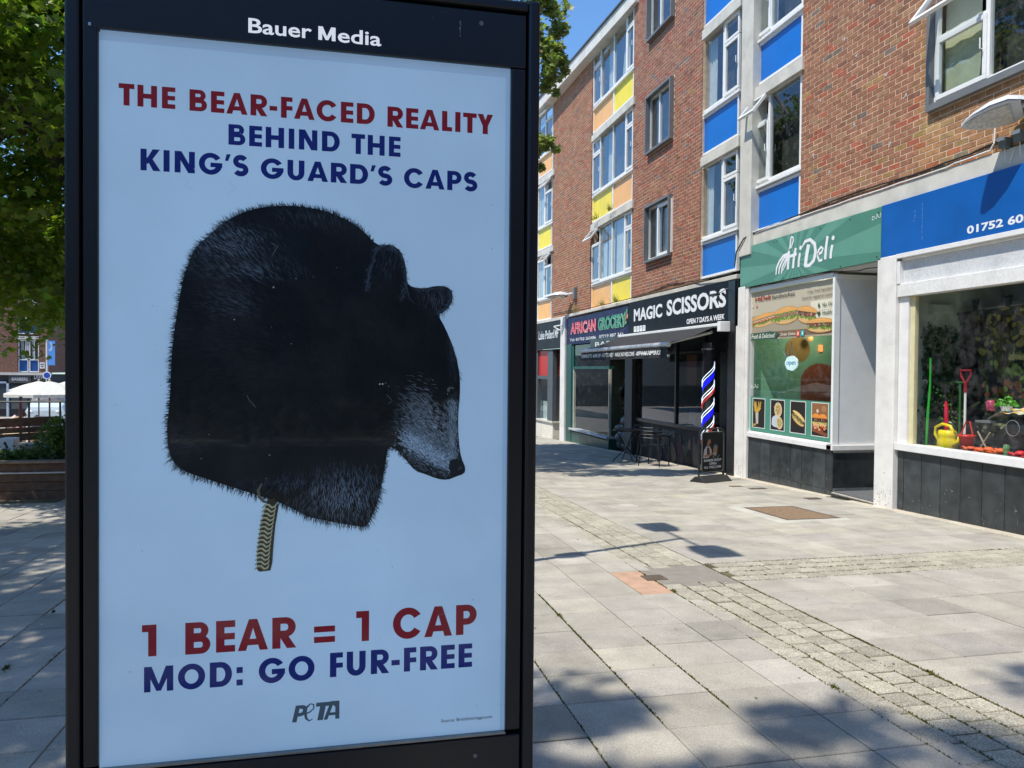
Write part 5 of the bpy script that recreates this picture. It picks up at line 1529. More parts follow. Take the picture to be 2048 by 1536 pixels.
mb = NB(); mb.quad((7.12, 25.75, -.24), (7.12, 25.75, 1.2), (7.12, 33, 1.2), (7.12, 33, -.24)); mb.build('shop_window', M_SHOPG, s5)
mb = NB(); mb.quad((7.3, 25.75, -.3), (7.3, 25.75, .4), (7.3, 33, .4), (7.3, 33, -.3)); mb.build('frosted_film', mk('frosted_film', (.42, .50, .48), .6, 4, .08), s5)
mb = NB(); mb.quad((7.8, 24, -.9), (7.8, 33, -.9), (7.8, 33, 2.3), (7.8, 24, 2.3)); mb.quad((7.2, 25.3, -.3), (8.4, 25.3, -.3), (8.4, 25.3, 1.3), (7.2, 25.3, 1.3)); mb.build('shop_interior_wall', mk('office_wall', (.24, .21, .20), .9, 3, .1), s5)
sg = thing('office_sign', 'dark grey office sign with white lettering at the far end of the shops', 'sign', (7.05, 26, 2.8), 'shop signs along the terrace')
X = 7.0
mb = NB(); mb.box(X, 7.15, fy(24.2, X), 25.4, fz(2.27, X), fz(3.21, X)); mb.box(X, 7.15, 25.4, fy(33, X), fz(2.27, X), fz(3.21, X)); mb.build('sign_board', mk('charcoal_sign', (.018, .022, .024), .5, 4, .08, spec=.25), sg)
p = FP(X - .002, 3e-4); p.text('Luke Pollard MP', -26.95, -24.75, 2.62, 2.92, WHT, offset=.012); p.build('lettering', M_SIGNVC, sg, kind='stuff')
mb = NB(); mb.tube([(6.98, 23.95, 3.0), (6.76, 24.15, 2.95)], .02, 6); mb.tube([(6.98, 23.95, 2.8), (6.78, 24.12, 2.92)], .015, 6); mb.build('sign_bracket', M_UPVC, sg)

# ---------- wall lamps, cables ------------------------------------------------
M_LAMP = mk('lamp_grey', (.56, .58, .60), .4, 4, .05)
M_LENS = mk('lamp_lens', (.55, .53, .45), .2, 30, .25)
def street_head(name, label, c, dirv, L, W, arm_to, group, parent=None, roll=0, deep=1):
    """cobra lamp head: c = tip, dirv = unit direction from tip back to the arm"""
    t = thing(name, label, 'lamp', c, group) if parent is None else parent
    d = Vector(dirv).normalized(); s = Vector((0, 0, 1)).cross(d).normalized(); u = d.cross(s)
    if u.z < 0: u = -u
    s, u = s * math.cos(roll) + u * math.sin(roll), u * math.cos(roll) - s * math.sin(roll)
    def Q(a, b, h): return tuple(Vector(c) + d * a + s * b + u * h)
    prof = [(0, .03, .015), (.06, .15, .04), (.2, .31, .08), (.45, .46, .13), (.7, .48, .14), (.85, .34, .12), (1, .14, .08)]
    vv = []; m = 9
    for (a, w, h) in prof:
        for k in range(m):
            w_ = math.pi * k / (m - 1); vv.append(Q(a * L, math.cos(w_) * w * W, math.sin(w_) * h * L * .9 * deep))
    ff = [(i * m + k, i * m + k + 1, (i + 1) * m + k + 1, (i + 1) * m + k) for i in range(len(prof) - 1) for k in range(m - 1)]
    mb = MB(); mb.add(vv, ff + [tuple(range(m))]); mb.build('lamp_canopy', M_LAMP, t, smooth=True)
    mb = MB(); lo = []
    for (a, w, h) in prof[:6]: lo.append((a, w))
    vv = [Q(a * L, w * W * .93, -.012) for a, w in lo] + [Q(a * L, -w * W * .93, -.012) for a, w in reversed(lo)]
    mb.prism(vv, tuple(u * .02)); mb.build('lens_rim', M_LAMP, t)
    vv = [Q(a * L, w * W * .72, -.028) for a, w in lo[1:5]] + [Q(a * L, -w * W * .72, -.028) for a, w in reversed(lo[1:5])]
    mb = MB(); mb.prism(vv, tuple(u * .014)); mb.build('lens', M_LENS, t)
    mb = MB(); mb.tube([Q(.86 * L, 0, .05 * L)] + [tuple(a) for a in arm_to], .032, 10); mb.build('lamp_arm', M_LAMP, t)
    return t
wl = street_head('wall_lamp', 'grey street lamp head on the brick wall over the blue sign, nearest lamp', (6.60, 7.15, 4.225), (.62, -.74, .16), .66, .46, [(7.02, 6.62, 4.36), (7.08, 6.5, 4.36)], 'lamps fixed to the terrace wall', roll=-.34, deep=1.7)
mb = MB(); mb.box(7.02, 7.10, 6.40, 6.62, 4.15, 4.45); mb.build('wall_plate', M_GREYM, wl)
for (y, z, lb) in ((7.02, 4.04, 'left of two small grey junction boxes under the near wall lamp'), (6.83, 4.06, 'right of two small grey junction boxes under the near wall lamp')):
    jb = thing('junction_box', lb, 'box', (7.06, y, z), 'junction boxes under the wall lamp')
    mb = MB(); mb.box(7.0, 7.09, y - .05, y + .05, z - .06, z + .05); mb.build('box_body', mk('box_grey_green', (.13, .15, .13), .6, 20, .2), jb, bevel=.006)
    mb = MB(); mb.box(6.985, 6.998, y - .04, y + .05, z + .02, z + .06); mb.tube([(7.04, y, z - .06), (7.04, y - .01, z - .2), (7.05, y - .06, z - .24), (7.06, y - .1, z - .1)], .005, 6); mb.build('cable_gland', M_UPVC, jb)
def cable(label, pts, r, mat, nm='cable'):
    mb = NB(); P_ = []
    for i in range(len(pts) - 1):
        for k in range(6):
            t = k / 6; a, b = Vector(pts[i]), Vector(pts[i + 1]); q = a.lerp(b, t)
            q.z += random.gauss(0, .004); P_.append(tuple(q))
    P_.append(pts[-1]); mb.tube(P_, r, 6); o = mb.build(nm, mat); tag(o, label, 'cable'); return o
M_CBL = mk('cable_black', (.02, .017, .015), .6, 10, .2)
cable('black cable running along the brick just over the shop signs of the near wall', [(7.085, 7.15, 4.10), (7.085, 7.6, 4.06), (7.085, 8.6, 4.05), (7.085, 9.5, 4.08), (7.085, 10.95, 4.03), (7.10, 12.2, 4.0), (6.98, 12.5, 3.9), (6.98, 12.75, 3.7), (6.98, 12.80, 3.45)], .012, M_CBL)
cable('white cable bent down from the near wall lamp onto the concrete band', [(7.05, 7.16, 4.28), (7.05, 7.17, 4.08), (7.05, 7.22, 4.02), (7.06, 8.0, 3.995), (7.06, 10, 3.99), (7.05, 12.3, 3.99)], .009, M_UPVC)
cable('thin black cable looped along the wall over the barber shop sign', [(6.98, 12.9, 3.33), (7.0, 14.3, 3.36), (7.085, 15.2, 3.42), (7.085, 16.0, 3.47), (7.085, 16.8, 3.40), (7.085, 18.2, 3.36), (7.05, 21.6, 3.36), (7.08, 23.5, 3.42), (7.08, 25.3, 3.45)], .011, M_CBL)
cable('thin black cable sagging under the green sandwich shop sign', [(7.08, 12.4, 3.02), (7.08, 11.0, 3.03), (7.08, 10.2, 3.03), (7.12, 9.6, 2.97), (7.1, 9.03, 2.96)], .008, M_CBL)
wl = street_head('wall_lamp', 'grey street lamp head on the brick wall over the grocery sign, far lamp', (6.33, 23.75, 3.86), (1, -.75, .06), .72, .42, [(6.98, 23.0, 3.94), (7.08, 22.9, 3.94)], 'lamps fixed to the terrace wall', roll=-.2, deep=1.6)
mb = NB(); mb.box(7.0, 7.1, 22.8, 23.0, 3.75, 4.1); mb.build('wall_plate', M_GREYM, wl)
fl = MB(col=(.2, .25, .05)); rn = random.Random(6)
for (y0, z0) in ((22.7, 3.36), (19.0, 3.33), (20.2, 3.33), (19.6, 5.86), (20.9, 5.86)):
    for _ in range(26):
        y, x = y0 + rn.gauss(0, .12), 7.03 - rn.random() * .08; h = rn.uniform(.06, .26); w = .018
        fl.add([(x, y - w, z0), (x, y + w, z0), (x - rn.uniform(0, .15), y + rn.gauss(0, .12), z0 + h)], [(0, 1, 2)], (.30 * rn.uniform(.5, 1.3), .30 * rn.uniform(.6, 1.2), .04))
w_ = fl.build('weeds_on_ledges', vmk('weed_leaf', rough=.8, namt=.2)); w_['kind'] = 'stuff'

# ---------- A-board -----------------------------------------------------------
ab = thing('pavement_sign', 'black swinging pavement sign with a picture of a barber and customer, by the barber shop', 'sign', (6.24, 12.2, gz(12.2)))
a0 = Vector((5.93, 12.05, 0)); a1 = Vector((6.56, 12.29, 0)); du = (a1 - a0).normalized(); L_ = (a1 - a0).length; nn = Vector((du.y, -du.x, 0))
gA = gz(12.2)
def A(u, h, d=0): return tuple(a0 + du * u + nn * d + Vector((0, 0, gA + h)))
mb = MB(); mb.hexa([A(0, 0, .2), A(L_, 0, .2), A(L_, 0, -.2), A(0, 0, -.2), A(0, .10, .07), A(L_, .10, .07), A(L_, .10, -.07), A(0, .10, -.07)]); mb.build('base', mk('black_rubber', (.018, .018, .018), .75, 14, .3, bump=.3, bscale=60), ab, bevel=.012)
mb = MB(); mb.tube([A(.03, .05), A(.03, .84), A(.06, .90), A(.12, .92), A(L_ - .12, .92), A(L_ - .06, .90), A(L_ - .03, .84), A(L_ - .03, .05)], .017, 8); mb.build('frame', M_BLACKM, ab)
mb = MB(); pts = []
for (cx, cz, s0) in ((L_ - .12, .82, 0), (.12, .82, 90), (.12, .22, 180), (L_ - .12, .22, 270)):
    for i in range(5):
        w = math.radians(s0 + 90 * i / 4); pts.append(A(cx + .05 * math.cos(w), cz + .05 * math.sin(w), .008))
mb.prism(pts, tuple(nn * .018)); mb.build('panel', M_BLACKM, ab)
rim = pts + [pts[0]]; mb = MB(); mb.tube([tuple(Vector(q) + nn * .02) for q in rim], .006, 6); mb.build('panel_rim', M_GREYM, ab)
pr = Print(A(0, 0, .030), tuple(du), (0, 0, 1), dz=1.2e-4)
pr.rect(.10, .19, L_ - .10, .85, (.012, .013, .014))
SK = (.30, .15, .10)
pr.poly([(.10, .42), (.12, .56), (.17, .62), (.26, .62), (.31, .55), (.30, .47), (.22, .42)], (.42, .42, .42)); pr.poly([(.19, .60), (.25, .60), (.27, .46), (.19, .44)], (.02, .02, .025)); pr.poly([(.22, .61), (.235, .61), (.24, .5), (.225, .5)], (.35, .03, .03))
pr.poly([(.19, .62), (.20, .72), (.235, .755), (.275, .74), (.285, .70), (.275, .655), (.245, .63)], SK); pr.poly([(.19, .70), (.195, .755), (.24, .785), (.285, .765), (.28, .735), (.23, .74), (.21, .70)], (.02, .014, .01)); pr.poly([(.245, .635), (.285, .65), (.28, .675), (.25, .665)], (.05, .03, .02))
pr.poly([(.12, .47), (.30, .49), (.38, .53), (.37, .50), (.30, .455), (.13, .43)], SK)
pr.poly([(.30, .20), (.27, .38), (.33, .46), (.45, .47), (.53, .40), (.53, .20)], (.03, .035, .035)); pr.line([(.34, .45), (.42, .36), (.50, .46)], .012, (.25, .26, .26))
pr.poly([(.35, .46), (.345, .56), (.37, .61), (.42, .615), (.45, .57), (.445, .50), (.42, .455)], SK); pr.poly([(.345, .56), (.36, .63), (.41, .65), (.455, .62), (.455, .56), (.44, .59), (.38, .60)], (.16, .17, .17)); pr.poly([(.35, .49), (.37, .52), (.42, .505), (.43, .47), (.40, .445), (.36, .46)], (.30, .29, .28))
for (t, a, b, z) in (('BARBER SHOP', .12, L_ - .12, .355), ('OPEN', .25, .43, .295), ('ALL WELCOME', .12, L_ - .12, .235)): pr.text(t, a, b, z, z + .042, (.62, .64, .64), offset=.03)
pr.build('poster', M_PRINT, ab, kind='stuff')
for u in (.2, L_ - .2):
    mb = MB(); mb.tube([A(u, .94, .0), A(u, .86, .03)], .008, 6); mb.build('clip', M_UPVC, ab)

# ---------- bistro table and chairs -------------------------------------------
def bistro_chair(label, x, y, rot):
    t = thing('metal_chair', label, 'chair', (0, 0, 0), 'black metal chairs outside the barber shop')
    for (sx, sy) in ((-1, -1), (1, -1), (-1, 1), (1, 1)):
        mb = MB(); mb.tube([(sx * .24, sy * .24, 0), (sx * .20, sy * .19, .44)] + ([(sx * .22, .24, .66)] if sy > 0 else [(sx * .24, -.2, .62)]), .013, 7); mb.build('leg', M_BLACKM, t)
    mb = MB()
    for i in range(8): mb.box(-.20, .20, -.20 + i * .052, -.20 + i * .052 + .038, .43, .445)
    mb.build('seat', M_BLACKM, t)
    mb = MB()
    for k, zz in enumerate((.60, .67, .74, .81)):
        mb.tube([(-.22, .10, zz - .02), (-.20, .22, zz), (-.1, .29, zz + .01), (.1, .29, zz + .01), (.20, .22, zz), (.22, .10, zz - .02)], .012, 6)
    mb.build('backrest', M_BLACKM, t)
    for sx in (-1, 1):
        mb = MB(); mb.tube([(sx * .24, -.2, .62), (sx * .26, 0, .66), (sx * .24, .15, .66), (sx * .22, .24, .66)], .015, 7); mb.build('armrest', M_BLACKM, t)
    t.location = (x, y, gz(y)); t.rotation_euler = (0, 0, rot)
    return t
bistro_chair('black metal slatted chair standing by the barber shop window, nearer the pavement sign', 6.42, 15.1, 2.3)
bistro_chair('black metal slatted chair standing behind the nearer one, close to the barber window', 6.72, 16.2, 1.2)
tb = thing('bistro_table', 'small round black metal table with crossed legs left of the chairs', 'table', (6.15, 16.0, gz(16)))
mb = MB(); mb.lathe([(.30, .70), (.31, .71), (.31, .73), (.30, .735)], (6.15, 16.0, gz(16)), 24); mb.build('tabletop', M_BLACKM, tb)
for (sx, sy) in ((1, 1), (-1, 1), (1, -1), (-1, -1)):
    mb = MB(); g_ = gz(16); mb.tube([(6.15 + sx * .24, 16 + sy * .24, g_), (6.15 - sx * .03, 16 - sy * .02, g_ + .38), (6.15 - sx * .2, 16 - sy * .15, g_ + .70)], .013, 7); mb.build('leg', M_GREYM if sx > 0 and sy > 0 else M_BLACKM, tb)

# ---------- garden things in the first window ----------------------------------
F0 = .56
def vmesh(name, label, cat, build, mats=None):
    t = thing(name, label, cat, (7.5, 8, F0)); build(t); return t
M_YP = mk('yellow_plastic', (.80, .62, .01), .3, 5, .04); M_RP = mk('red_plastic', (.62, .02, .012), .3, 5, .05); M_GP = mk('green_plastic', (.03, .42, .05), .35, 5, .05); M_PK = mk('pink_red_plastic', (.60, .02, .06), .35, 5, .05)
t = thing('watering_can', 'bright yellow plastic watering can standing in the garden shop window', 'watering can', (7.4, 8.17, F0))
mb = MB(); mb.lathe([(.125, 0), (.135, .01), (.125, .12), (.118, .16), (.125, .17), (.112, .23), (.10, .235)], (7.42, 8.17, F0), 24, sx=.8); mb.build('body', M_YP, t, smooth=True)
mb = MB(); mb.tube([(7.42, 8.29, F0 + .06), (7.42, 8.37, F0 + .17), (7.42, 8.36, F0 + .26), (7.42, 8.25, F0 + .31), (7.42, 8.12, F0 + .29), (7.42, 8.06, F0 + .21)], .019, 10); mb.build('handle', M_YP, t, smooth=True)
mb = MB(); mb.tube([(7.42, 8.08, F0 + .03), (7.42, 7.98, F0 + .11), (7.42, 7.95, F0 + .17)], [.045, .03, .036], 10); mb.build('spout', M_YP, t, smooth=True)
t = thing('toy_bucket', 'small red plastic bucket with a rope handle beside the yellow watering can', 'bucket', (7.4, 7.85, F0))
mb = MB(); mb.lathe([(.065, 0), (.09, .15), (.10, .155), (.10, .175), (.09, .17)], (7.42, 7.86, F0 + .03), 18); mb.build('body', M_RP, t, smooth=True)
mb = MB(); mb.tube([(7.42, 7.95, F0 + .2), (7.44, 7.90, F0 + .36), (7.44, 7.84, F0 + .37), (7.42, 7.77, F0 + .2)], .008, 6); mb.build('handle', M_RP, t)
t = thing('garden_fork', 'garden fork with a dark red grip and white shaft leaning behind the red bucket', 'tool', (7.5, 7.95, F0))
mb = MB(); mb.tube([(7.5, 7.98, F0), (7.5, 7.98, F0 + .72)], .015, 8); mb.build('shaft', M_UPVC, t)
mb = MB(); mb.tube([(7.5, 7.98, F0 + .72), (7.5, 7.98, F0 + .84)], .022, 8); mb.tube([(7.5, 7.98, F0 + .82), (7.5, 8.05, F0 + .92), (7.5, 8.06, F0 + .99), (7.5, 7.90, F0 + .99), (7.5, 7.91, F0 + .92), (7.5, 7.98, F0 + .82)], .014, 8); mb.build('grip', mk('dark_red_plastic', (.28, .015, .03), .35, 5, .05), t)
t = thing('spade', 'garden spade with a dull green shaft standing upright in the garden shop window', 'tool', (7.6, 8.16, F0))
mb = MB(); mb.tube([(7.6, 8.17, F0 + .1), (7.6, 8.17, F0 + .82)], .014, 8); mb.tube([(7.6, 8.24, F0 + .84), (7.6, 8.10, F0 + .84)], .014, 8); mb.build('shaft', mk('dull_green_plastic', (.03, .14, .03), .4, 5, .1), t)
mb = MB(); mb.box(7.59, 7.605, 8.09, 8.25, F0, F0 + .2); mb.build('blade', M_GREYM, t, bevel=.01)
t = thing('broom_handle', 'bright pink red tool handle standing behind the yellow watering can', 'tool', (7.5, 8.25, F0))
mb = MB(); mb.tube([(7.5, 8.27, F0), (7.5, 8.28, F0 + .50), (7.5, 8.29, F0 + .6)], [.027, .027, .012], 10); mb.build('handle', M_PK, t)
mb = MB(); mb.tube([(7.5, 8.29, F0 + .6), (7.5, 8.30, F0 + .82)], .015, 8); mb.build('upper_shaft', M_BLACKM, t)
t = thing('garden_cane', 'long bright green cane standing at the left end of the garden shop window', 'cane', (7.4, 8.5, F0))
mb = MB(); mb.tube([(7.40, 8.36 + .14, F0), (7.40, 8.48, F0 + .4), (7.42, 8.47, F0 + .8), (7.40, 8.45, F0 + 1.15)], [.017, .018, .015, .013], 8); mb.build('cane', M_GP, t)
t = thing('drinks_can', 'small green and silver can standing at the front right of the garden shop window', 'can', (7.3, 7.17, F0))
mb = MB(); mb.lathe([(.03, 0), (.034, .008), (.034, .135), (.028, .15)], (7.3, 7.17, F0 + .0), 18); mb.build('body', mk('can_green', (.10, .22, .08), .3, 30, .4), t, smooth=True)
mb = MB(); mb.lathe([(.029, .15), (.029, .157)], (7.3, 7.17, F0 + .0), 18); mb.build('rim', mk('steel', (.6, .6, .6), .3, 5, .1, metal=1), t)
t = thing('seed_tube', 'short yellow and green tube lying on the window floor before the watering can', 'tube', (7.25, 8.2, F0))
mb = MB(); mb.tube([(7.24, 8.28, F0 + .022), (7.24, 8.06, F0 + .022)], .021, 10); mb.build('tube_body', mk('pale_yellow', (.6, .6, .2), .4, 8, .2), t)
mb = MB(); mb.tube([(7.24, 8.055, F0 + .022), (7.24, 8.00, F0 + .022)], .022, 10); mb.build('tube_end', M_GP, t)
rn = random.Random(14)
for nm, lb, y0, zs, col in (('work_gloves', 'pair of orange work gloves lying on the window floor right of the small can', 7.38, 1, (.75, .12, .02)), ('work_gloves', 'orange and red gloves heaped left of the black grill stand', 7.66, .7, (.7, .10, .03)), ('folded_cloth', 'bright red folded cloth at the right end of the garden shop window', 6.95, 1, (.65, .02, .03))):
    t = thing(nm, lb, 'gloves' if nm == 'work_gloves' else 'cloth', (7.35, y0, F0))
    for side in range(2):
        mb = MB(col=col); cy = y0 + (side - .5) * .17 * zs
        mb.ball((7.35, cy, F0 + .03 * zs + .035), (.06, .06, .035 * zs), 10, 6)
        for q in range(5): mb.tube([(7.33 + rn.uniform(-.02, .02), cy, F0 + .04), (7.30 + rn.uniform(-.03, .03), cy + rn.uniform(-.13, .13) * zs, F0 + .02 + rn.random() * .08 * zs)], .013, 6)
        mb.build('glove' if nm == 'work_gloves' else 'cloth_fold', M_VC, t, smooth=True)
t = thing('barbecue', 'black kettle barbecue on crossed wooden legs at the right of the garden shop window', 'barbecue', (7.6, 7.35, F0))
mb = MB(); mb.lathe([(.05, .0), (.20, .08), (.27, .20), (.28, .25), (.22, .36), (.08, .42), (.02, .43)], (7.75, 7.25, F0 + .07), 24); mb.build('kettle', M_BLK, t, smooth=True)
mb = MB(); mb.tube([(7.46, 7.25 + .09 * math.cos(a), F0 + .33 + .09 * math.sin(a)) for a in [i * .35 for i in range(19)]], .006, 6); mb.build('ring_handle', M_GREYM, t)
for a, b in ((7.70, 7.52), (7.52, 7.70)):
    mb = MB(); mb.tube([(7.42, a, F0), (7.42, b, F0 + .26)], .010, 6); mb.build('leg', mk('pale_wood', (.32, .26, .18), .6, 30, .2), t)
mb = MB(); mb.box(7.4, 7.6, 7.5, 7.72, F0 + .37, F0 + .395); mb.build('side_tray', M_GREYM, t)
t = thing('striped_cloth', 'white and orange cloth draped over the top of the black barbecue', 'cloth', (7.6, 7.35, F0 + .45))
vv = []
for i in range(15):
    for j in range(6):
        y = 7.60 - i * .045; x = 7.44 + j * .06; z = F0 + .50 - .0 * j + .012 * math.sin(i * 1.7 + j) - (max(0, 3 - i) * .035) + .01 * j
        vv.append((x, y, z))
mb = MB()
for i in range(14):
    for j in range(5):
        c = rn.choice([(.7, .68, .62), (.7, .68, .62), (.75, .42, .05)]) if i < 9 else (.62, .6, .5)
        mb.add([vv[i * 6 + j], vv[i * 6 + j + 1], vv[(i + 1) * 6 + j + 1], vv[(i + 1) * 6 + j]], [(0, 1, 2, 3)], c)
mb.build('cloth', M_VC, t)
t = thing('potted_plant', 'small pot of bright green leaves on the cloth over the barbecue', 'plant', (7.5, 7.4, F0 + .5))
mb = MB(); mb.lathe([(.05, 0), (.065, .06)], (7.5, 7.38, F0 + .52), 14); mb.build('pot', M_UPVC, t)
mb = MB()
for _ in range(150):
    a = rn.uniform(0, 6.28); r = rn.random() ** .5 * .13; x, y, z = 7.5 + r * math.cos(a) * .7, 7.38 + r * math.sin(a) * 1.1, F0 + .58 + (.15 - r) * rn.random()
    s_ = .02; d1 = Vector((rn.gauss(0, 1), rn.gauss(0, 1), rn.gauss(0, 1))).normalized() * s_; d2 = Vector((rn.gauss(0, 1), rn.gauss(0, 1), rn.gauss(0, 1))).normalized() * s_ * .7
    c = Vector((x, y, z)); mb.add([tuple(c - d1), tuple(c + d2), tuple(c + d1), tuple(c - d2)], [(0, 1, 2, 3)], (.10 * rn.uniform(.6, 1.3), .36 * rn.uniform(.6, 1.2), .02))
mb.build('leaves', M_VC, t, kind='stuff')
t = thing('bottle_jar', 'small dark pink jar beside the potted plant in the garden shop window', 'jar', (7.5, 7.55, F0 + .45))
mb = MB(); mb.lathe([(.04, 0), (.05, .01), (.05, .10), (.03, .13)], (7.5, 7.60, F0 + .51), 16); mb.build('jar', mk('pink_jar', (.40, .06, .12), .3, 30, .4), t, smooth=True)
t = thing('picnic_bag', 'red and white bag standing behind the potted plant in the garden shop window', 'bag', (7.9, 7.3, F0 + .4))
mb = MB(col=(.5, .5, .5)); mb.hexa([(7.9, 7.0, F0 + .5), (8.1, 7.0, F0 + .5), (8.1, 7.45, F0 + .5), (7.9, 7.45, F0 + .5), (7.95, 7.05, F0 + .82), (8.05, 7.05, F0 + .82), (8.05, 7.4, F0 + .78), (7.95, 7.4, F0 + .78)], (.42, .42, .44)); mb.build('bag_body', M_VC, t, bevel=.02)
mb = MB(col=(.4, .03, .03)); mb.box(7.86, 7.88, 6.9, 7.12, F0 + .62, F0 + .9, (.30, .02, .03)); mb.build('flap', M_VC, t)
t = thing('wooden_crate_stand', 'dark table carrying the shelf goods at the back of the garden shop window', 'table', (8, 7.2, F0))
mb = MB(col=(.10, .08, .06)); mb.box(7.85, 8.3, 6.5, 7.7, F0 + .44, F0 + .5); mb.build('top', M_VC, t)
for (x, y) in ((7.9, 6.6), (7.9, 7.6), (8.25, 6.6), (8.25, 7.6)):
    mb = MB(col=(.10, .08, .06)); mb.box(x - .03, x + .03, y - .03, y + .03, F0, F0 + .44); mb.build('leg', M_VC, t)
# ivy garland and the painted backdrop
t = thing('ivy_garland', 'dark green artificial ivy hanging at the left of the garden shop window', 'plant', (8.3, 9.3, F0 + 1.5))
mb = MB(); rn = random.Random(23)
for s_i in range(34):
    x = 7.47 + .55 * s_i / 33 + rn.gauss(0, .015); y = 8.62 + rn.gauss(0, .012)
    ztop = 2.08 + rn.gauss(0, .03); zb = .60 + rn.random() * .25
    z = ztop
    while z > zb:
        for q in range(3):
            c = Vector((x + rn.gauss(0, .03), y + rn.gauss(0, .022), z + rn.gauss(0, .02)))
            d1 = Vector((rn.gauss(0, .6), rn.gauss(0, 1), rn.gauss(0, 1))).normalized() * .028; d2 = Vector((rn.gauss(0, .6), rn.gauss(0, 1), rn.gauss(0, 1))).normalized() * .02
            g = rn.uniform(.5, 1.4); mb.add([tuple(c - d1), tuple(c + d2), tuple(c + d1), tuple(c - d2)], [(0, 1, 2, 3)], (.035 * g, .10 * g, .03 * g))
        z -= .035
mb.build('ivy_leaves', M_VC, t, kind='stuff')
t = thing('flowering_plant', 'light green leafy plant with a few white blooms behind the pink tool handle', 'plant', (7.8, 8.5, F0))
mb = MB()
for _ in range(420):
    y = 8.55 + rn.gauss(0, .10); z = F0 + rn.uniform(.05, .85); x = 7.75 + rn.gauss(0, .05); c = Vector((x, y, z)); g = rn.uniform(.5, 1.4)
    d1 = Vector((rn.gauss(0, 1), rn.gauss(0, 1), rn.gauss(0, 1))).normalized() * .026; d2 = Vector((rn.gauss(0, 1), rn.gauss(0, 1), rn.gauss(0, 1))).normalized() * .014
    mb.add([tuple(c - d1), tuple(c + d2), tuple(c + d1), tuple(c - d2)], [(0, 1, 2, 3)], (.16 * g, .24 * g, .05 * g) if rn.random() < .9 else (.6, .6, .5))
mb.build('leaves', M_VC, t, kind='stuff')
for y in (8.5, 8.58, 8.63):
    mb = MB(col=(.08, .1, .03)); mb.tube([(7.75, y, F0), (7.75, y - .05, F0 + .8)], .005, 5); mb.build('stem', M_VC, t)
t = thing('backdrop_cloth', 'hanging printed cloth of trees and a flowery meadow pegged up behind the window goods', 'cloth', (8.3, 7.8, 1.6))
bd = Print((8.05, 0, .045), (0, -.97, 0), (0, 0, .97), dz=1.5e-4)
bd.rect(-8.9, .62, -5.0, 2.36, (.045, .042, .030))
rn = random.Random(17)
for _ in range(1500):
    u = rn.uniform(-8.85, -5.0); v = rn.uniform(.7, 2.34); a = (u + 8.9) / 2.0
    if v > 1.75: c = (.075 + .10 * a, .085 + .05 * a, .02) if rn.random() < .7 else (.03, .04, .012)
    elif v > 1.45: c = (.10, .15, .03) if u > -8.2 else (.04, .05, .02)
    elif v > 1.1: c = (.11, .15, .03) if rn.random() < .7 else (.22, .07, .03)
    else: c = (.10, .11, .05)
    if u < -8.45: c = (.05, .042, .035)
    g = rn.uniform(.6, 1.4); bd.ell(u, v, rn.uniform(.02, .08), rn.uniform(.015, .05), tuple(q * g * 1.9 for q in c), rn.random() * 3, n=7, jag=.3)
for u in (-8.05, -7.55, -6.9, -6.2): bd.line([(u, 1.5), (u + .02, 1.9), (u + .08, 2.3)], .05, (.06, .045, .02), [1.3, 1, .4])
for _ in range(70): bd.ell(rn.uniform(-7.9, -7.2), 1.72 + rn.gauss(0, .015), .03, .018, (.32, .30, .10), rn.random() * 3, n=6)
for _ in range(40): bd.line([(-7.6 + rn.random() * .9, 1.60 + rn.gauss(0, .03)), (-7.5 + rn.random() * .9, 1.62 + rn.gauss(0, .03))], .03, (.32, .09, .04))
bd.build('printed_cloth', M_PRINT, t, kind='stuff')
for y in (8.40, 7.90):
    mb = MB(); mb.hexa([(8.01, y - .02, 2.3), (8.04, y - .02, 2.3), (8.04, y + .02, 2.3), (8.01, y + .02, 2.3), (8.01, y - .05, 2.48), (8.04, y - .05, 2.48), (8.04, y + .05, 2.48), (8.01, y + .05, 2.48)]); mb.build('peg', M_BLACKM, t)
mb = MB(); mb.tube([(8.02, 8.61, .9), (8.02, 8.63, 2.34), (8.02, 8.4, 2.35), (8.02, 6, 2.38)], .004, 5); mb.build('cord', M_UPVC, t)
cm = thing('security_camera', 'small white security camera on the left wall inside the garden shop window', 'camera', (7.6, 8.75, 1.5))
mb = MB(); mb.tube([(7.50, 8.66, 1.42), (7.44, 8.58, 1.40)], .026, 12); mb.build('camera_body', M_UPVC, cm)
mb = MB(); mb.tube([(7.439, 8.579, 1.4), (7.435, 8.575, 1.399)], .018, 12); mb.build('lens', M_BLACKM, cm)

# splashes, scuffs and drips of their own shape low on the shop fronts
rn = random.Random(66)
for par, X, ya, yb, n, dark in ((s1, 7.0985, 5.6, 8.6, 90, 0), (s2, 7.0985, 10.05, 12.4, 60, 0), (s1, 7.0285, 8.68, 9.0, 40, 1), (s2, 7.0185, 12.52, 12.78, 26, 1)):
    p = Print((X, 0, 0), (0, -1, 0), (0, 0, 1), dz=4e-6)
    for _ in range(n):
        y = rn.uniform(ya, yb); z = gz(y) + .03 + abs(rn.gauss(0, .2)); w_ = rn.uniform(.002, .009)
        c = (.33, .29, .23) if dark else rn.choice([(.16, .17, .17), (.22, .22, .21), (.10, .11, .11)])
        if rn.random() < .2: p.line([(-y, z + .05), (-y + rn.gauss(0, .004), z), (-y + rn.gauss(0, .006), z - .03)], w_ * .7, c, [.3, 1, .5])
        else: p.ell(-y, z, w_, w_ * rn.uniform(.7, 2), c, rn.random() * 3, n=7, jag=.4)
    p.build('splash_marks', M_PRINT, par, kind='stuff')
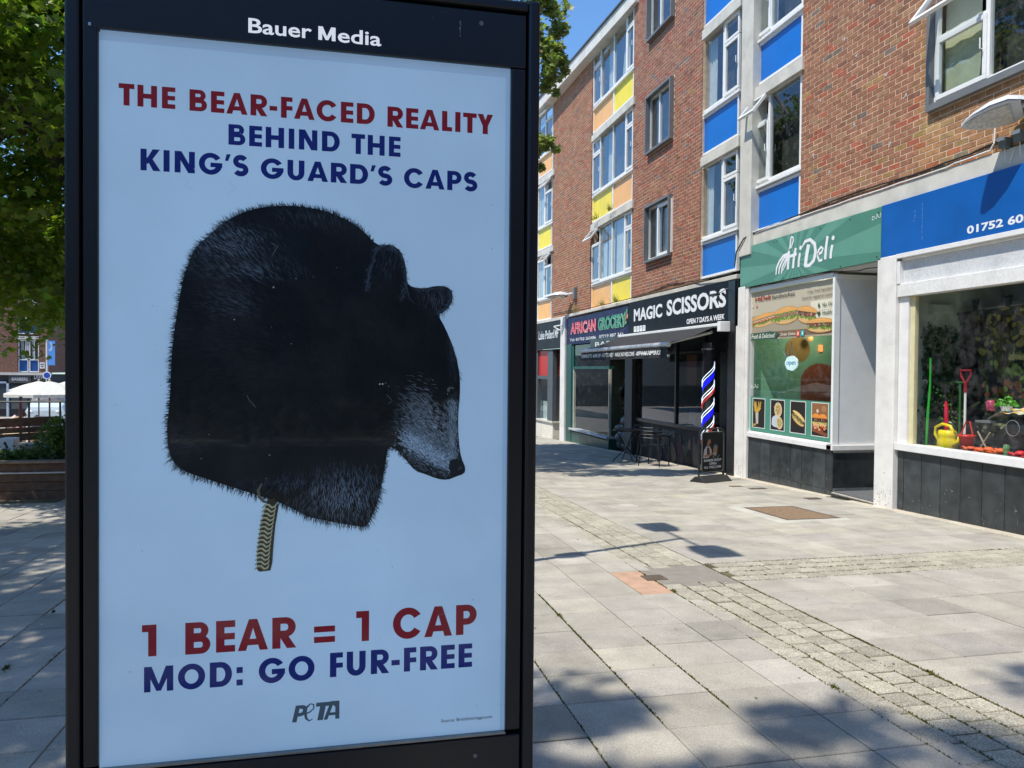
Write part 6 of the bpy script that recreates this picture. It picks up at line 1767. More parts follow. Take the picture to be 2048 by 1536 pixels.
# ------------------------------------------------------------------ trees
M_BARK = mk('plane_bark', (.10, .085, .062), .9, 7, .4, bump=.8, bscale=18, spec=.2, stain=.3)
M_LEAF = vmk('leaf', rough=.45, namt=.12, nscale=3, spec=.45, trans=.5)
LOBE = []
for k in range(10):
    a = math.radians(-90 + 36 * k)
    r = (1.0, .42, .8, .40, .95, .5, .95, .40, .8, .42)[k] if k else .45
    LOBE.append((math.cos(a) * r, math.sin(a) * r))
LOBE = np.array([(0, -.35), (.28, -.42), (.75, -.25), (.42, .02), (.92, .40), (.34, .34), (0, 1.0), (-.34, .34), (-.92, .40), (-.42, .02), (-.75, -.25), (-.28, -.42)])
def leaves(name, clumps, size, seed, parent, hue=(.135, .225, .032), droop=.35, limit=None):
    """clumps: (centre, radii, count) - leaf shaped faces scattered through each clump, denser to its skin"""
    r = np.random.default_rng(seed)
    C = []; 
    for (c, rad, n) in clumps:
        d = r.normal(size=(n, 3)); d /= np.linalg.norm(d, axis=1)[:, None]
        q = d * (r.random(n) ** .55)[:, None] * np.array(rad) + np.array(c)
        C.append(q)
    C = np.concatenate(C)
    if limit: C = C[limit(C)]
    n = len(C)
    nrm = r.normal(size=(n, 3)) * .75 + np.array([0, 0, .9]); nrm /= np.linalg.norm(nrm, axis=1)[:, None]
    t = r.normal(size=(n, 3)) + np.array([0, 0, -droop * 2]); t -= nrm * (t * nrm).sum(1)[:, None]; t /= np.linalg.norm(t, axis=1)[:, None]
    b = np.cross(nrm, t)
    s = size * r.uniform(.6, 1.25, n)
    L = LOBE
    m = len(L)
    V = C[:, None, :] + (b[:, None, :] * L[None, :, 0, None] + t[:, None, :] * L[None, :, 1, None]) * s[:, None, None] + nrm[:, None, :] * (np.abs(L[:, 0]) * -.25)[None, :, None] * s[:, None, None]
    V = V.reshape(-1, 3)
    me = bpy.data.meshes.new(name)
    me.vertices.add(n * m); me.vertices.foreach_set('co', V.ravel().astype(np.float32))
    me.loops.add(n * m); me.loops.foreach_set('vertex_index', np.arange(n * m, dtype=np.int32))
    me.polygons.add(n); me.polygons.foreach_set('loop_start', np.arange(0, n * m, m, dtype=np.int32)); me.polygons.foreach_set('loop_total', np.full(n, m, dtype=np.int32))
    me.update()
    at = me.color_attributes.new('Col', 'FLOAT_COLOR', 'CORNER')
    g = r.uniform(.7, 1.35, n); y_ = r.uniform(.85, 1.35, n)
    col = np.stack([hue[0] * g * y_, hue[1] * g, hue[2] * g, np.ones(n)], 1)
    at.data.foreach_set('color', np.repeat(col, m, axis=0).astype(np.float32).ravel())
    me.materials.append(M_LEAF)
    o = bpy.data.objects.new(name, me); COL.objects.link(o); attach(o, parent); o['kind'] = 'stuff'
    return o
def grow(name, label, base, limbs, group, foliage):
    t = thing(name, label, 'tree', base, group)
    mb = MB(); mb.tube(*limbs[0], n=14); mb.build('trunk', M_BARK, t, smooth=True)
    for (pts, rs) in limbs[1:]:
        # add wander to a limb
        P_ = []; R_ = []
        for i in range(len(pts) - 1):
            for k in range(4):
                f = k / 4; q = Vector(pts[i]).lerp(Vector(pts[i + 1]), f) + Vector((random.gauss(0, .05), random.gauss(0, .05), random.gauss(0, .04))) * (1 if (i or k) else 0)
                P_.append(tuple(q)); R_.append(rs[i] + (rs[i + 1] - rs[i]) * f)
        P_.append(pts[-1]); R_.append(rs[-1])
        mb = MB(); mb.tube(P_, R_, n=9); mb.build('limb', M_BARK, t, smooth=True)
    foliage(t)
    return t
def clumpset(env, n, rc, per, seed):
    """n clumps of leaves inside an ellipsoid envelope, mostly near its skin"""
    r = random.Random(seed); out = []
    (c, R_) = env
    for _ in range(n):
        d = Vector((r.gauss(0, 1), r.gauss(0, 1), r.gauss(0, 1))).normalized(); k = r.uniform(.45, 1) ** .7
        p = (c[0] + d.x * R_[0] * k, c[1] + d.y * R_[1] * k, c[2] + d.z * R_[2] * k)
        q = r.uniform(.7, 1.3) * rc
        out.append((p, (q, q, q * .62), int(per * r.uniform(.7, 1.3))))
    return out
random.seed(50)
# T1: the plane tree behind the kiosk
def fol1(t):
    cl = clumpset(((-4.6, 12.4, 5.7), (2.9, 2.6, 3.6)), 170, .75, 330, 1)
    cl += clumpset(((-5.8, 15.2, 6.4), (3.8, 1.0, 4.2)), 150, .8, 250, 31)
    cl += clumpset(((-2.0, 14.2, 9.3), (2.6, 2.4, 2.2)), 46, .75, 200, 2)
    keep = lambda C: ~((C[:, 0] > -4.6) & (C[:, 0] < -3.45) & (C[:, 2] > 3.6) & (C[:, 2] < 5.2) & (C[:, 1] < 12.35) & ((np.arange(len(C)) % 10) < 7))
    leaves('crown', cl, .085, 3, t, limit=keep)
    br = []
    r = random.Random(4)
    # drooping twig ends that show right of the kiosk
    for (a, b, n, q) in (((1.6, 12.6, 8.1), (3.1, 12.2, 7.62), 18, .26), ((3.1, 12.2, 7.66), (3.56, 12.2, 7.12), 12, .17), ((1.4, 12.3, 7.6), (3.0, 12.1, 7.0), 18, .28), ((3.12, 12.2, 7.0), (3.32, 12.2, 6.30), 16, .17), ((3.3, 12.2, 6.85), (3.47, 12.2, 6.5), 8, .12), ((3.2, 12.2, 6.35), (3.30, 12.2, 6.08), 6, .09), ((1.2, 12.4, 7.2), (2.9, 12.2, 6.5), 20, .3), ((1.0, 12.4, 6.2), (3.1, 12.2, 5.32), 22, .2), ((3.1, 12.2, 5.35), (3.34, 12.2, 5.2), 7, .13), ((3.0, 12.2, 5.2), (3.1, 12.2, 4.9), 7, .10), ((.6, 12.5, 8.0), (2.7, 12.3, 7.62), 24, .3)):
        for i in range(n):
            f = i / (n - 1); p = Vector(a).lerp(Vector(b), f)
            br.append(((p.x + r.gauss(0, .05), p.y + r.gauss(0, .12), p.z + r.gauss(0, .05)), (q * (1.05 - .3 * f), q * 1.1, q * (1.0 - .3 * f)), 44))
    leaves('twig_leaves', br, .062, 5, t, hue=(.19, .26, .10), droop=.9)
b1 = (-2.3, 12.6, gz(12.6))
grow('plane_tree', 'large plane tree with a leaning forked trunk behind and left of the kiosk', b1,
     [([b1, (-2.4, 12.6, .6), (-2.9, 12.5, 2.2), (-3.55, 12.35, 3.7), (-4.0, 12.3, 4.5)], [.34, .29, .27, .24, .22]),
      ([(-4.0, 12.3, 4.5), (-4.45, 12.2, 5.2), (-4.7, 12.3, 6.6), (-4.9, 12.4, 8.5)], [.20, .17, .12, .05]),
      ([(-3.75, 12.35, 4.1), (-3.55, 12.4, 5.0), (-3.3, 12.6, 6.3), (-2.4, 12.9, 8.5)], [.16, .14, .11, .05]),
      ([(-3.3, 12.4, 3.3), (-2.2, 12.6, 5.0), (-.5, 12.9, 7.0), (1.2, 12.7, 8.2), (2.9, 12.2, 7.4)], [.15, .12, .09, .05, .015]),
      ([(-4.3, 12.2, 5.0), (-5.3, 12.0, 5.6), (-6.6, 11.8, 6.4)], [.12, .09, .03]),
      ([(-4.4, 12.2, 4.9), (-4.9, 11.6, 4.6), (-5.6, 11.2, 4.0)], [.08, .05, .02])], 'plane trees of the street', fol1)
# T2: over the viewer, throws the dappled shade on the kiosk and the nearest paving
def fol2(t):
    leaves('crown', clumpset(((-5.25, -.15, 12.0), (1.05, .45, .5)), 36, .5, 210, 7) + clumpset(((-5.4, -1.5, 12.0), (3.0, 2.9, 1.2)), 46, .36, 85, 9) + clumpset(((-2.7, -.9, 12.3), (3.0, 1.9, .8)), 24, .32, 80, 17), .10, 8, t)
b2 = (-6.2, -3.6, gz(-3.6))
grow('plane_tree', 'plane tree behind the viewer shading the kiosk and the nearest paving', b2,
     [([b2, (-6.2, -3.5, 2.5), (-6.0, -3.0, 7.0)], [.36, .30, .24]), ([(-6.0, -3.0, 7.0), (-4.8, -1.8, 10.5), (-2.5, -.8, 12.4)], [.18, .11, .03]), ([(-6.0, -3.0, 7.0), (-6.4, -1.5, 10), (-5.6, -.2, 12.2)], [.16, .1, .03])], 'plane trees of the street', fol2)
def fol3(t):
    leaves('crown', clumpset(((-6.5, 5.0, 7.2), (2.5, 4.3, 1.7)), 125, .78, 240, 11), .10, 12, t)
b3 = (-7.8, 4.8, gz(4.8))
grow('plane_tree', 'plane tree out to the left shading the paving beside the kiosk', b3,
     [([b3, (-7.8, 4.9, 2.5), (-7.6, 5.2, 5.0)], [.33, .27, .22]), ([(-7.6, 5.2, 5.0), (-7.0, 6.5, 7.5)], [.18, .04]), ([(-7.6, 5.2, 5.0), (-8.5, 4.4, 7.5)], [.16, .04])], 'plane trees of the street', fol3)
# T4: shade falling across the paving before the far shops
def fol4(t):
    leaves('crown', clumpset(((.9, 17.6, 7.4), (3.4, 3.6, 1.3)), 125, .75, 210, 21), .10, 22, t, limit=lambda C: (C[:, 0] / C[:, 1] < .20) | (C[:, 2] > 9.5))
b4 = (-.6, 18.4, gz(18.4))
grow('plane_tree', 'farther plane tree wholly behind the kiosk, shading the paving before the grocery', b4,
     [([b4, (-.6, 18.4, 2.5), (-.4, 18.2, 5.0)], [.30, .25, .2]), ([(-.4, 18.2, 5.0), (1.0, 17.8, 7.2)], [.16, .04]), ([(-.4, 18.2, 5.0), (-1.5, 18.6, 7.2)], [.16, .04])], 'plane trees of the street', fol4)

# ------------------------------------------------------------------ street lamp that throws its shadow on the paving
lp = thing('street_lamp', 'tall steel street lamp with two flat heads standing behind the kiosk', 'lamp', (.42, 6.15, gz(6.15)))
HZ = 6.1; sh = HZ / math.tan(SUN_EL); g6 = gz(6.9)
dx, dy = .93, .37
k_ = (HZ - g6) / math.tan(SUN_EL)
bx, by = 3.45 - dx * k_ / math.hypot(dx, dy), 7.36 - dy * k_ / math.hypot(dx, dy)
lp.location = (0, 0, 0)
mb = MB(); mb.tube([(bx, by, gz(by)), (bx, by, 1.6), (bx, by, 1.62), (bx, by, HZ)], [.075, .07, .045, .035], 12); mb.build('post', M_GREYM, lp)
mb = MB(); mb.tube([(bx, by - .5, HZ - .02), (bx, by + .5, HZ - .02)], .022, 8); mb.build('cross_arm', M_GREYM, lp)
mb = MB(); mb.box(bx - .075, bx + .075, by - .09, by + .09, 3.15, 3.5); mb.build('banner_clamp', M_GREYM, lp, bevel=.01)
for s_ in (-1, 1):
    mb = MB(); o_ = .40
    pts = [(bx - .14, by + s_ * .40, HZ), (bx + .14, by + s_ * .40, HZ), (bx + .20, by + s_ * .60, HZ), (bx + .18, by + s_ * .95, HZ), (bx - .18, by + s_ * .95, HZ), (bx - .20, by + s_ * .60, HZ)]
    if s_ > 0: pts = pts[::-1]
    mb.prism(pts, (0, 0, .06)); mb.build('lamp_head', M_GREYM, lp, bevel=.01)
PW[lp.name] = Matrix.Identity(4)
for o in lp.children: o.matrix_parent_inverse = Matrix.Identity(4)

# ------------------------------------------------------------------ planters and bench, left
M_TIM = mk('dark_timber', (.13, .08, .05), .85, 12, .3, bump=.4, bscale=50, stain=.3)
M_TIM2 = mk('weathered_timber', (.22, .17, .12), .8, 14, .25, bump=.4, bscale=50)
g12 = gz(12)
pl = thing('timber_planter', 'long dark timber sided planter at the left edge, before the bench', 'planter', (-5.5, 12.4, g12))
for k, (z0, z1) in enumerate(((g12 - .05, g12 + .11), (g12 + .115, g12 + .245), (g12 + .25, g12 + .36), (g12 + .385, .11))):
    mb = MB(); mb.box(-9, -2.6, 12.0 + .02 * (k % 2), 12.08, z0, z1); mb.build('board', M_TIM, pl, bevel=.005)
mb = MB(); mb.box(-9, -2.6, 11.97, 12.1, -.03, -.012); mb.build('steel_edge', M_CONC, pl)
mb = MB(); mb.box(-9, -2.6, 11.96, 12.14, .115, .15); mb.build('coping', M_TIM2, pl, bevel=.005)
mb = MB(); mb.box(-2.66, -2.6, 12.08, 15.5, gz(15.5), .11); mb.build('end_board', M_TIM, pl)
mb = MB(); mb.box(-9, -2.66, 12.1, 15.5, gz(15), .09); soil = mb.build('soil', mk('soil', (.04, .03, .02), 1, 9, .4, bump=.8, bscale=30), pl)
bn = thing('curved_bench', 'long dark timber bench with a pale slatted top curving behind the planter at left', 'bench', (-6, 14, .1))
for k in range(5):
    mb = MB(); y0 = 13.2 + k * .13
    mb.hexa([(-8.5, y0 - .9, -.02 + .10), (-4.9, y0 + .35, .20), (-4.9, y0 + .45, .20), (-8.5, y0 - .8, .08), (-8.5, y0 - .9, .12), (-4.9, y0 + .35, .24), (-4.9, y0 + .45, .24), (-8.5, y0 - .8, .12)]); mb.build('slat', mk('pale_timber', (.42, .37, .30), .8, 14, .2, bump=.3, bscale=50), bn)
for (z0, z1, yo) in ((.24, .36, 0), (.37, .46, .03), (.47, .62, .12)):
    mb = MB(); y0 = 14.2 + yo
    mb.hexa([(-8.5, y0 - .9, z0 - .10), (-4.97, y0 + .35, z0), (-4.9, y0 + .45, z0), (-8.5, y0 - .8, z0 - .10), (-8.5, y0 - .9, z1 - .10), (-4.97, y0 + .35, z1), (-4.9, y0 + .45, z1), (-8.5, y0 - .8, z1 - .10)]); mb.build('back_board', M_TIM, bn)
mb = MB(); mb.box(-8.5, -5.0, 13.75, 14.0, -.4, .08); mb.build('bench_base', M_TIM, bn)
ut = thing('utility_box', 'small white box with a dark mark fixed before the curved bench at left', 'box', (-5.05, 13.1, .3))
mb = MB(); mb.box(-5.15, -4.95, 12.98, 13.2, .15, .39); mb.build('box_body', M_UPVC, ut, bevel=.012)
mb = MB(); mb.prism([(-5.09, 12.975, .33), (-5.06, 12.975, .34), (-5.02, 12.975, .24), (-5.05, 12.975, .23)], (0, .004, 0)); mb.build('dark_mark', M_BLACKM, ut)
for (nm, lb, c, rad, n, sz, sd) in (('shrub', 'leafy green shrub growing in the planter at the left edge of the kiosk', (-4.12, 12.7, .36), (.46, .40, .42), 1500, .042, 31), ('low_shrub', 'low dark trailing shrub spilling along the planter below the bench', (-4.65, 12.5, .17), (.32, .25, .10), 500, .035, 32)):
    sh_ = thing(nm, lb, 'shrub', (c[0], c[1], .1))
    leaves('foliage', [(c, rad, n)] + [((c[0] + random.uniform(-.4, .4), c[1] + random.uniform(-.2, .2), c[2] + random.uniform(-.1, .35) * (rad[2] / .4)), (.17, .17, .15), int(n / 12)) for _ in range(7)], sz, sd, sh_, hue=(.085, .15, .035))
    for k in range(3):
        mb = MB(); mb.tube([(c[0] + (k - 1) * .1, c[1], .08), (c[0] + (k - 1) * .25, c[1], c[2] + .1)], .012, 5); mb.build('stem', M_BARK, sh_)
rl = thing('railing', 'thin black metal railing standing behind the timber bench at left', 'railing', (-7, 18, -.5))
mb = MB(); mb.tube([(-12, 18, .735), (-4.5, 18, .735)], .022, 6); mb.build('top_rail', M_BLACKM, rl)
mb = MB(); mb.tube([(-12, 18, -.25), (-4.5, 18, -.25)], .018, 6); mb.build('bottom_rail', M_BLACKM, rl)
for i in range(9):
    x = -5.97 - .60 * i + (.0 if i != 1 else .0); mb = MB(); mb.tube([(x, 18, -.6), (x, 18, .73)], .021, 6); mb.build('post', M_BLACKM, rl)
rw = thing('retaining_wall', 'low concrete wall dropping to the sunken terrace behind the railing', 'wall', (-7, 17.7, -1))
mb = MB(); mb.box(-60, -2.5, 17.52, 17.75, -2.0, gz(17.5) + .02); mb.box(-2.65, -2.45, 17.75, 60, -2.6, gz(17.5) + .02 - .6); mb.build('wall_body', M_CONC, rw)

# ------------------------------------------------------------------ café terrace, far left
TZ = -1.93
M_CAN = mk('cream_canvas', (.56, .54, .46), .85, 8, .12)
def parasol(label, x, y, r, ztop, zed):
    t = thing('parasol', label, 'parasol', (x, y, TZ), 'cream parasols on the terrace')
    vv = [(x, y, ztop)]; n = 8; ff = []
    for rr, zz in ((.5, ztop - (ztop - zed) * .42), (1, zed)):
        for k in range(n * 2):
            a = math.pi * k / n; q = rr * r * (1 if k % 2 == 0 else .94); vv.append((x + q * math.cos(a), y + q * math.sin(a), zz - (0 if k % 2 == 0 else .015)))
    m = 2 * n
    ff = [(0, 1 + k, 1 + (k + 1) % m) for k in range(m)] + [(1 + k, 1 + m + k, 1 + m + (k + 1) % m, 1 + (k + 1) % m) for k in range(m)]
    mb = MB(); mb.add(vv, ff); mb.build('canopy', M_CAN, t)
    mb = MB(); vb = []
    for k in range(m + 1):
        a = math.pi * k / n; q = r * (1 if k % 2 == 0 else .94); vb += [(x + q * math.cos(a), y + q * math.sin(a), zed), (x + q * math.cos(a), y + q * math.sin(a), zed - .12)]
    mb.add(vb, [(2 * i, 2 * i + 1, 2 * i + 3, 2 * i + 2) for i in range(m)]); mb.build('valance', M_CAN, t)
    mb = MB(); mb.tube([(x, y, TZ), (x, y, ztop)], .035, 8); mb.build('pole', M_TIM, t)
    mb = MB(); mb.tube([(x, y, TZ), (x, y, TZ + .1)], .3, 14); mb.build('base', M_BLACKM, t)
    mb = MB(); mb.ball((x, y, ztop + .04), .05); mb.build('finial', M_CAN, t)
parasol('wide cream parasol open over the terrace, the nearer one at left', -12.35, 36.0, 1.75, .86, .32)
parasol('second cream parasol overlapping the nearer one, half behind the kiosk', -11.6, 38.0, 1.7, 1.0, .50)
parasol('small cream parasol farther back on the terrace, at the far left', -15.6, 44.0, 1.4, .72, .25)
pp_ = thing('terrace_post', 'dark red post standing at the terrace before the parasols', 'post', (-10.1, 27, -1.9))
mb = MB(); mb.tube([(-10.1, 27, -1.93), (-10.1, 27, .45)], .048, 8); mb.build('post_shaft', mk('dark_red_paint', (.06, .012, .012), .5, 8, .1), pp_)
mb = MB(); mb.ball((-10.1, 27, .47), .06); mb.build('post_cap', M_BLACKM, pp_)
M_SKIN = mk('skin', (.45, .24, .17), .6, 6, .06)
def person(label, x, y, rot, pose, shirt, legs, hair):
    """one continuous skinned body, clothed torso, hair and face"""
    t = thing('person', label, 'person', (0, 0, 0))
    if pose == 'sit':
        J = {'pel': (0, 0, .50), 'che': (0, .06, .92), 'nec': (0, .09, 1.10), 'hea': (0, .12, 1.24), 'lsh': (-.17, .07, 1.03), 'lel': (-.22, .16, .80), 'lha': (-.12, .38, .76), 'rsh': (.17, .07, 1.03), 'rel': (.22, .16, .80), 'rha': (.12, .38, .76), 'lkn': (-.12, .42, .52), 'lfo': (-.12, .42, .08), 'lto': (-.12, .55, .04), 'rkn': (.12, .42, .52), 'rfo': (.12, .42, .08), 'rto': (.12, .55, .04)}
    elif pose == 'lean':
        J = {'pel': (0, 0, .92), 'che': (0, .32, 1.20), 'nec': (0, .46, 1.30), 'hea': (0, .58, 1.34), 'lsh': (-.18, .38, 1.24), 'lel': (-.24, .50, .98), 'lha': (-.20, .60, .74), 'rsh': (.18, .38, 1.24), 'rel': (.24, .50, .98), 'rha': (.20, .60, .74), 'lkn': (-.11, .03, .50), 'lfo': (-.12, -.02, .08), 'lto': (-.12, .12, .04), 'rkn': (.11, .06, .50), 'rfo': (.12, .08, .08), 'rto': (.12, .22, .04)}
    R_ = {'pel': .14, 'che': .155, 'nec': .055, 'hea': .095, 'lsh': .07, 'rsh': .07, 'lel': .043, 'rel': .043, 'lha': .034, 'rha': .034, 'lkn': .06, 'rkn': .06, 'lfo': .045, 'rfo': .045, 'lto': .038, 'rto': .038}
    E_ = [('pel', 'che'), ('che', 'nec'), ('nec', 'hea'), ('che', 'lsh'), ('lsh', 'lel'), ('lel', 'lha'), ('che', 'rsh'), ('rsh', 'rel'), ('rel', 'rha'), ('pel', 'lkn'), ('lkn', 'lfo'), ('lfo', 'lto'), ('pel', 'rkn'), ('rkn', 'rfo'), ('rfo', 'rto')]
    names = list(J)
    me = bpy.data.meshes.new('body'); me.from_pydata([J[k] for k in names], [(names.index(a), names.index(b)) for a, b in E_], [])
    o = bpy.data.objects.new('body', me); COL.objects.link(o); me.materials.append(M_SKIN)
    sk = o.modifiers.new('skin', 'SKIN'); sk.use_smooth_shade = True
    for i, k in enumerate(names):
        me.skin_vertices[0].data[i].radius = (R_[k], R_[k]); me.skin_vertices[0].data[i].use_root = (k == 'pel')
    ss = o.modifiers.new('sub', 'SUBSURF'); ss.levels = ss.render_levels = 2
    o.parent = t
    def limb(a, b, r0, r1, m, nm, ext=0):
        A_, B_ = Vector(J[a]), Vector(J[b]); d = (B_ - A_)
        mb = MB(); mb.tube([tuple(A_ - d * ext), tuple(A_.lerp(B_, .5)), tuple(B_ + d * ext)], [r0, (r0 + r1) / 2, r1], 12); q = mb.build(nm, m, None, smooth=True); q.parent = t
    limb('pel', 'che', .175, .19, shirt, 'shirt', .12)
    for s_ in 'lr': limb(s_ + 'sh', s_ + 'el', .082, .06, shirt, 'sleeve', .05)
    for s_ in 'lr': limb('pel', s_ + 'kn', .11, .08, legs, 'trousers'); limb(s_ + 'kn', s_ + 'fo', .08, .055, legs, 'trouser_leg')
    h = Vector(J['hea'])
    mb = MB(); mb.ball(tuple(h + Vector((0, -.02, .045))), (.098, .105, .085), 14, 10); q = mb.build('hair', hair, None, smooth=True); q.parent = t
    mb = MB(); mb.ball(tuple(h + Vector((0, .105, -.01))), (.014, .02, .022), 8, 6); q = mb.build('nose', M_SKIN, None, smooth=True); q.parent = t
    for sx in (-1, 1):
        mb = MB(); mb.ball(tuple(h + Vector((sx * .035, .092, .015))), .011, 8, 6); q = mb.build('eye', M_BLACKM, None); q.parent = t
    t.location = (x, y, TZ); t.rotation_euler = (0, 0, rot)
    return t
def cl(n, c): return mk(n, c, .85, 8, .1)
person('person in a pale pink shirt bending over a table on the terrace', -13.75, 35.5, math.radians(-80), 'lean', cl('pale_pink_cloth', (.66, .52, .50)), cl('dark_trousers', (.05, .05, .06)), cl('brown_hair', (.10, .05, .03)))
person('person in a white shirt seated at the far left of the terrace', -13.9, 34.0, math.radians(150), 'sit', cl('white_cloth', (.72, .70, .68)), cl('grey_trousers', (.16, .16, .18)), cl('grey_hair', (.35, .33, .31)))
person('person in a pink top seated beside the wooden bin on the terrace', -13.0, 34.6, math.radians(60), 'sit', cl('pink_cloth', (.62, .33, .33)), MATS['dark_trousers'], cl('fair_hair', (.40, .27, .15)))
person('person in grey seated just right of the wooden bin on the terrace', -12.75, 35.6, math.radians(-120), 'sit', cl('grey_cloth', (.30, .30, .32)), MATS['grey_trousers'], MATS['grey_hair'])
person('person in white seated near the kiosk edge under the parasol', -11.7, 35.0, math.radians(170), 'sit', MATS['white_cloth'], MATS['dark_trousers'], MATS['brown_hair'])
M_RAT = mk('rattan', (.36, .21, .11), .8, 40, .3, bump=.5, bscale=90)
def rattan(label, x, y, rot):
    t = thing('rattan_chair', label, 'chair', (0, 0, 0), 'woven brown chairs on the terrace')
    mb = MB(); mb.box(-.24, .24, -.24, .24, .40, .46); mb.build('seat', M_RAT, t, bevel=.01)
    mb = MB(); n = 10; vv = []
    for i in range(n + 1):
        a = math.radians(180 + 180 * i / n); vv += [(.25 * math.cos(a), .25 * math.sin(a), .46), (.29 * math.cos(a), .30 * math.sin(a), .86)]
    mb.add(vv, [(2 * i, 2 * i + 1, 2 * i + 3, 2 * i + 2) for i in range(n)]); mb.build('backrest', M_RAT, t)
    for (sx, sy) in ((-1, -1), (1, -1), (-1, 1), (1, 1)):
        mb = MB(); mb.tube([(sx * .22, sy * .22, 0), (sx * .22, sy * .22, .42)], .018, 6); mb.build('leg', M_RAT, t)
    t.location = (x, y, TZ); t.rotation_euler = (0, 0, rot)
for k, (x, y, a, lb) in enumerate(((-13.35, 33.2, 0, 'woven brown chair nearest the bin on its left'), (-13.9, 33.2, .3, 'woven brown chair at the far left of the terrace'), (-11.95, 33.5, .2, 'woven brown chair just right of the second railing post'), (-11.5, 33.6, -.4, 'woven brown chair half hidden by the kiosk edge'), (-11.8, 34.6, 3.0, 'woven brown chair turned away behind the others'))):
    rattan(lb, x, y, a)
bi = thing('wooden_bin', 'square pale wooden bin with a sloping lid on the terrace', 'bin', (-12.2, 32, TZ))
mb = MB(); mb.box(-12.45, -11.9, 31.8, 32.3, TZ, TZ + .85); mb.build('bin_body', mk('golden_wood', (.40, .28, .09), .7, 16, .2), bi)
mb = MB(); mb.hexa([(-12.5, 31.75, TZ + .85), (-11.85, 31.75, TZ + .85), (-11.85, 32.35, TZ + .85), (-12.5, 32.35, TZ + .85), (-12.3, 31.95, TZ + 1.08), (-12.05, 31.95, TZ + 1.08), (-12.05, 32.15, TZ + 1.08), (-12.3, 32.15, TZ + 1.08)]); mb.build('bin_lid', mk('straw_lid', (.60, .48, .25), .7, 16, .2), bi)

def car(name, label, x, y, z, rot, paint, van=False, group=None):
    t = thing(name, label, 'van' if van else 'car', (0, 0, 0), group)
    Lh, Wd = (2.4, .95) if van else (2.05, .86)
    if van: prof = [(-2.4, .35), (-2.4, 1.9), (-2.3, 2.1), (1.3, 2.15), (1.9, 1.35), (2.35, 1.15), (2.42, .9), (2.42, .35)]
    else: prof = [(-2.05, .35), (-2.08, .85), (-1.75, 1.0), (-1.35, 1.35), (-.7, 1.45), (.3, 1.42), (1.05, .98), (1.85, .85), (2.08, .68), (2.08, .35)]
    secs = []
    for (yy, sc2) in ((-Wd, .93), (-Wd * .9, 1), (Wd * .9, 1), (Wd, .93)):
        secs.append([(px * (1 if abs(yy) < Wd else .98), yy * (1 if pz < .95 else (.93 if van else .80)), pz if pz < .5 else pz * sc2 + (1 - sc2) * .5) for px, pz in prof])
    m = len(prof); vv = [p for s_ in secs for p in s_]
    ff = [(i * m + k, i * m + (k + 1) % m, (i + 1) * m + (k + 1) % m, (i + 1) * m + k) for i in range(3) for k in range(m)] + [tuple(range(m)), tuple(3 * m + k for k in range(m - 1, -1, -1))]
    mb = MB(); mb.add(vv, ff); mb.build('body', paint, t, bevel=.05)
    gl = mk('car_glass', (.02, .025, .03), .08, 3, .05, spec=.8)
    if van: W_ = [[(1.36, 2.03), (1.88, 1.40)]]
    else: W_ = [[(.36, 1.36), (1.0, 1.01)], [(-.76, 1.39), (-1.30, 1.30)]]
    for (a, b) in W_:
        k = .80 if not van else .93
        o = .03 if a[0] > 0 else -.03
        mb = MB(); mb.quad((a[0] + o, -Wd * k * .9, a[1] + .02), (a[0] + o, Wd * k * .9, a[1] + .02), (b[0] + o, Wd * k * .95, b[1] + .02), (b[0] + o, -Wd * k * .95, b[1] + .02)); mb.build('windscreen', gl, t)
    for s_ in (-1, 1):
        k = Wd * (.80 if not van else .93) + .01
        mb = MB()
        if van: mb.quad((.4, s_ * (k + .04), 1.3), (1.6, s_ * (k + .04), 1.3), (1.25, s_ * (k + .02), 1.95), (.4, s_ * (k + .02), 1.95))
        else: mb.quad((-1.2, s_ * k * 1.01, .98), (.85, s_ * k * 1.01, .98), (.25, s_ * k * .98, 1.33), (-.75, s_ * k * .98, 1.36))
        mb.build('side_window', gl, t)
        for wx in (-1.35, 1.35):
            mb = MB(); mb.tube([(wx, s_ * (Wd - .16), .32), (wx, s_ * (Wd + .02), .32)], .32, 18); w = mb.build('wheel', mk('tyre', (.02, .02, .02), .8, 20, .2), t)
            mb = MB(); mb.tube([(wx, s_ * (Wd + .0), .32), (wx, s_ * (Wd + .03), .32)], .2, 14); mb.build('rim', mk('alloy', (.5, .5, .52), .3, 8, .1, metal=.9), w)
        mb = MB(); mb.ball((2.03 if not van else 2.38, s_ * Wd * .72, .70 if not van else .85), (.07, .16, .08), 10, 6); mb.build('headlight', mk('headlight', (.8, .8, .8), .1, 5, .05), t)
    mb = MB(); mb.box(2.07 if not van else 2.41, 2.11 if not van else 2.45, -.5, .5, .42, .58); mb.build('grille', M_BLACKM, t)
    for o in t.children: o.parent = t; o.matrix_parent_inverse = Matrix.Identity(4)
    t.location = (x, y, z); t.rotation_euler = (0, 0, rot)
    return t
car('delivery_van', 'white and pale blue van parked beyond the terrace, half behind the kiosk', -16.6, 50.0, TZ, math.radians(-90), mk('van_white', (.55, .63, .66), .3, 4, .05, coat=.5), van=True)

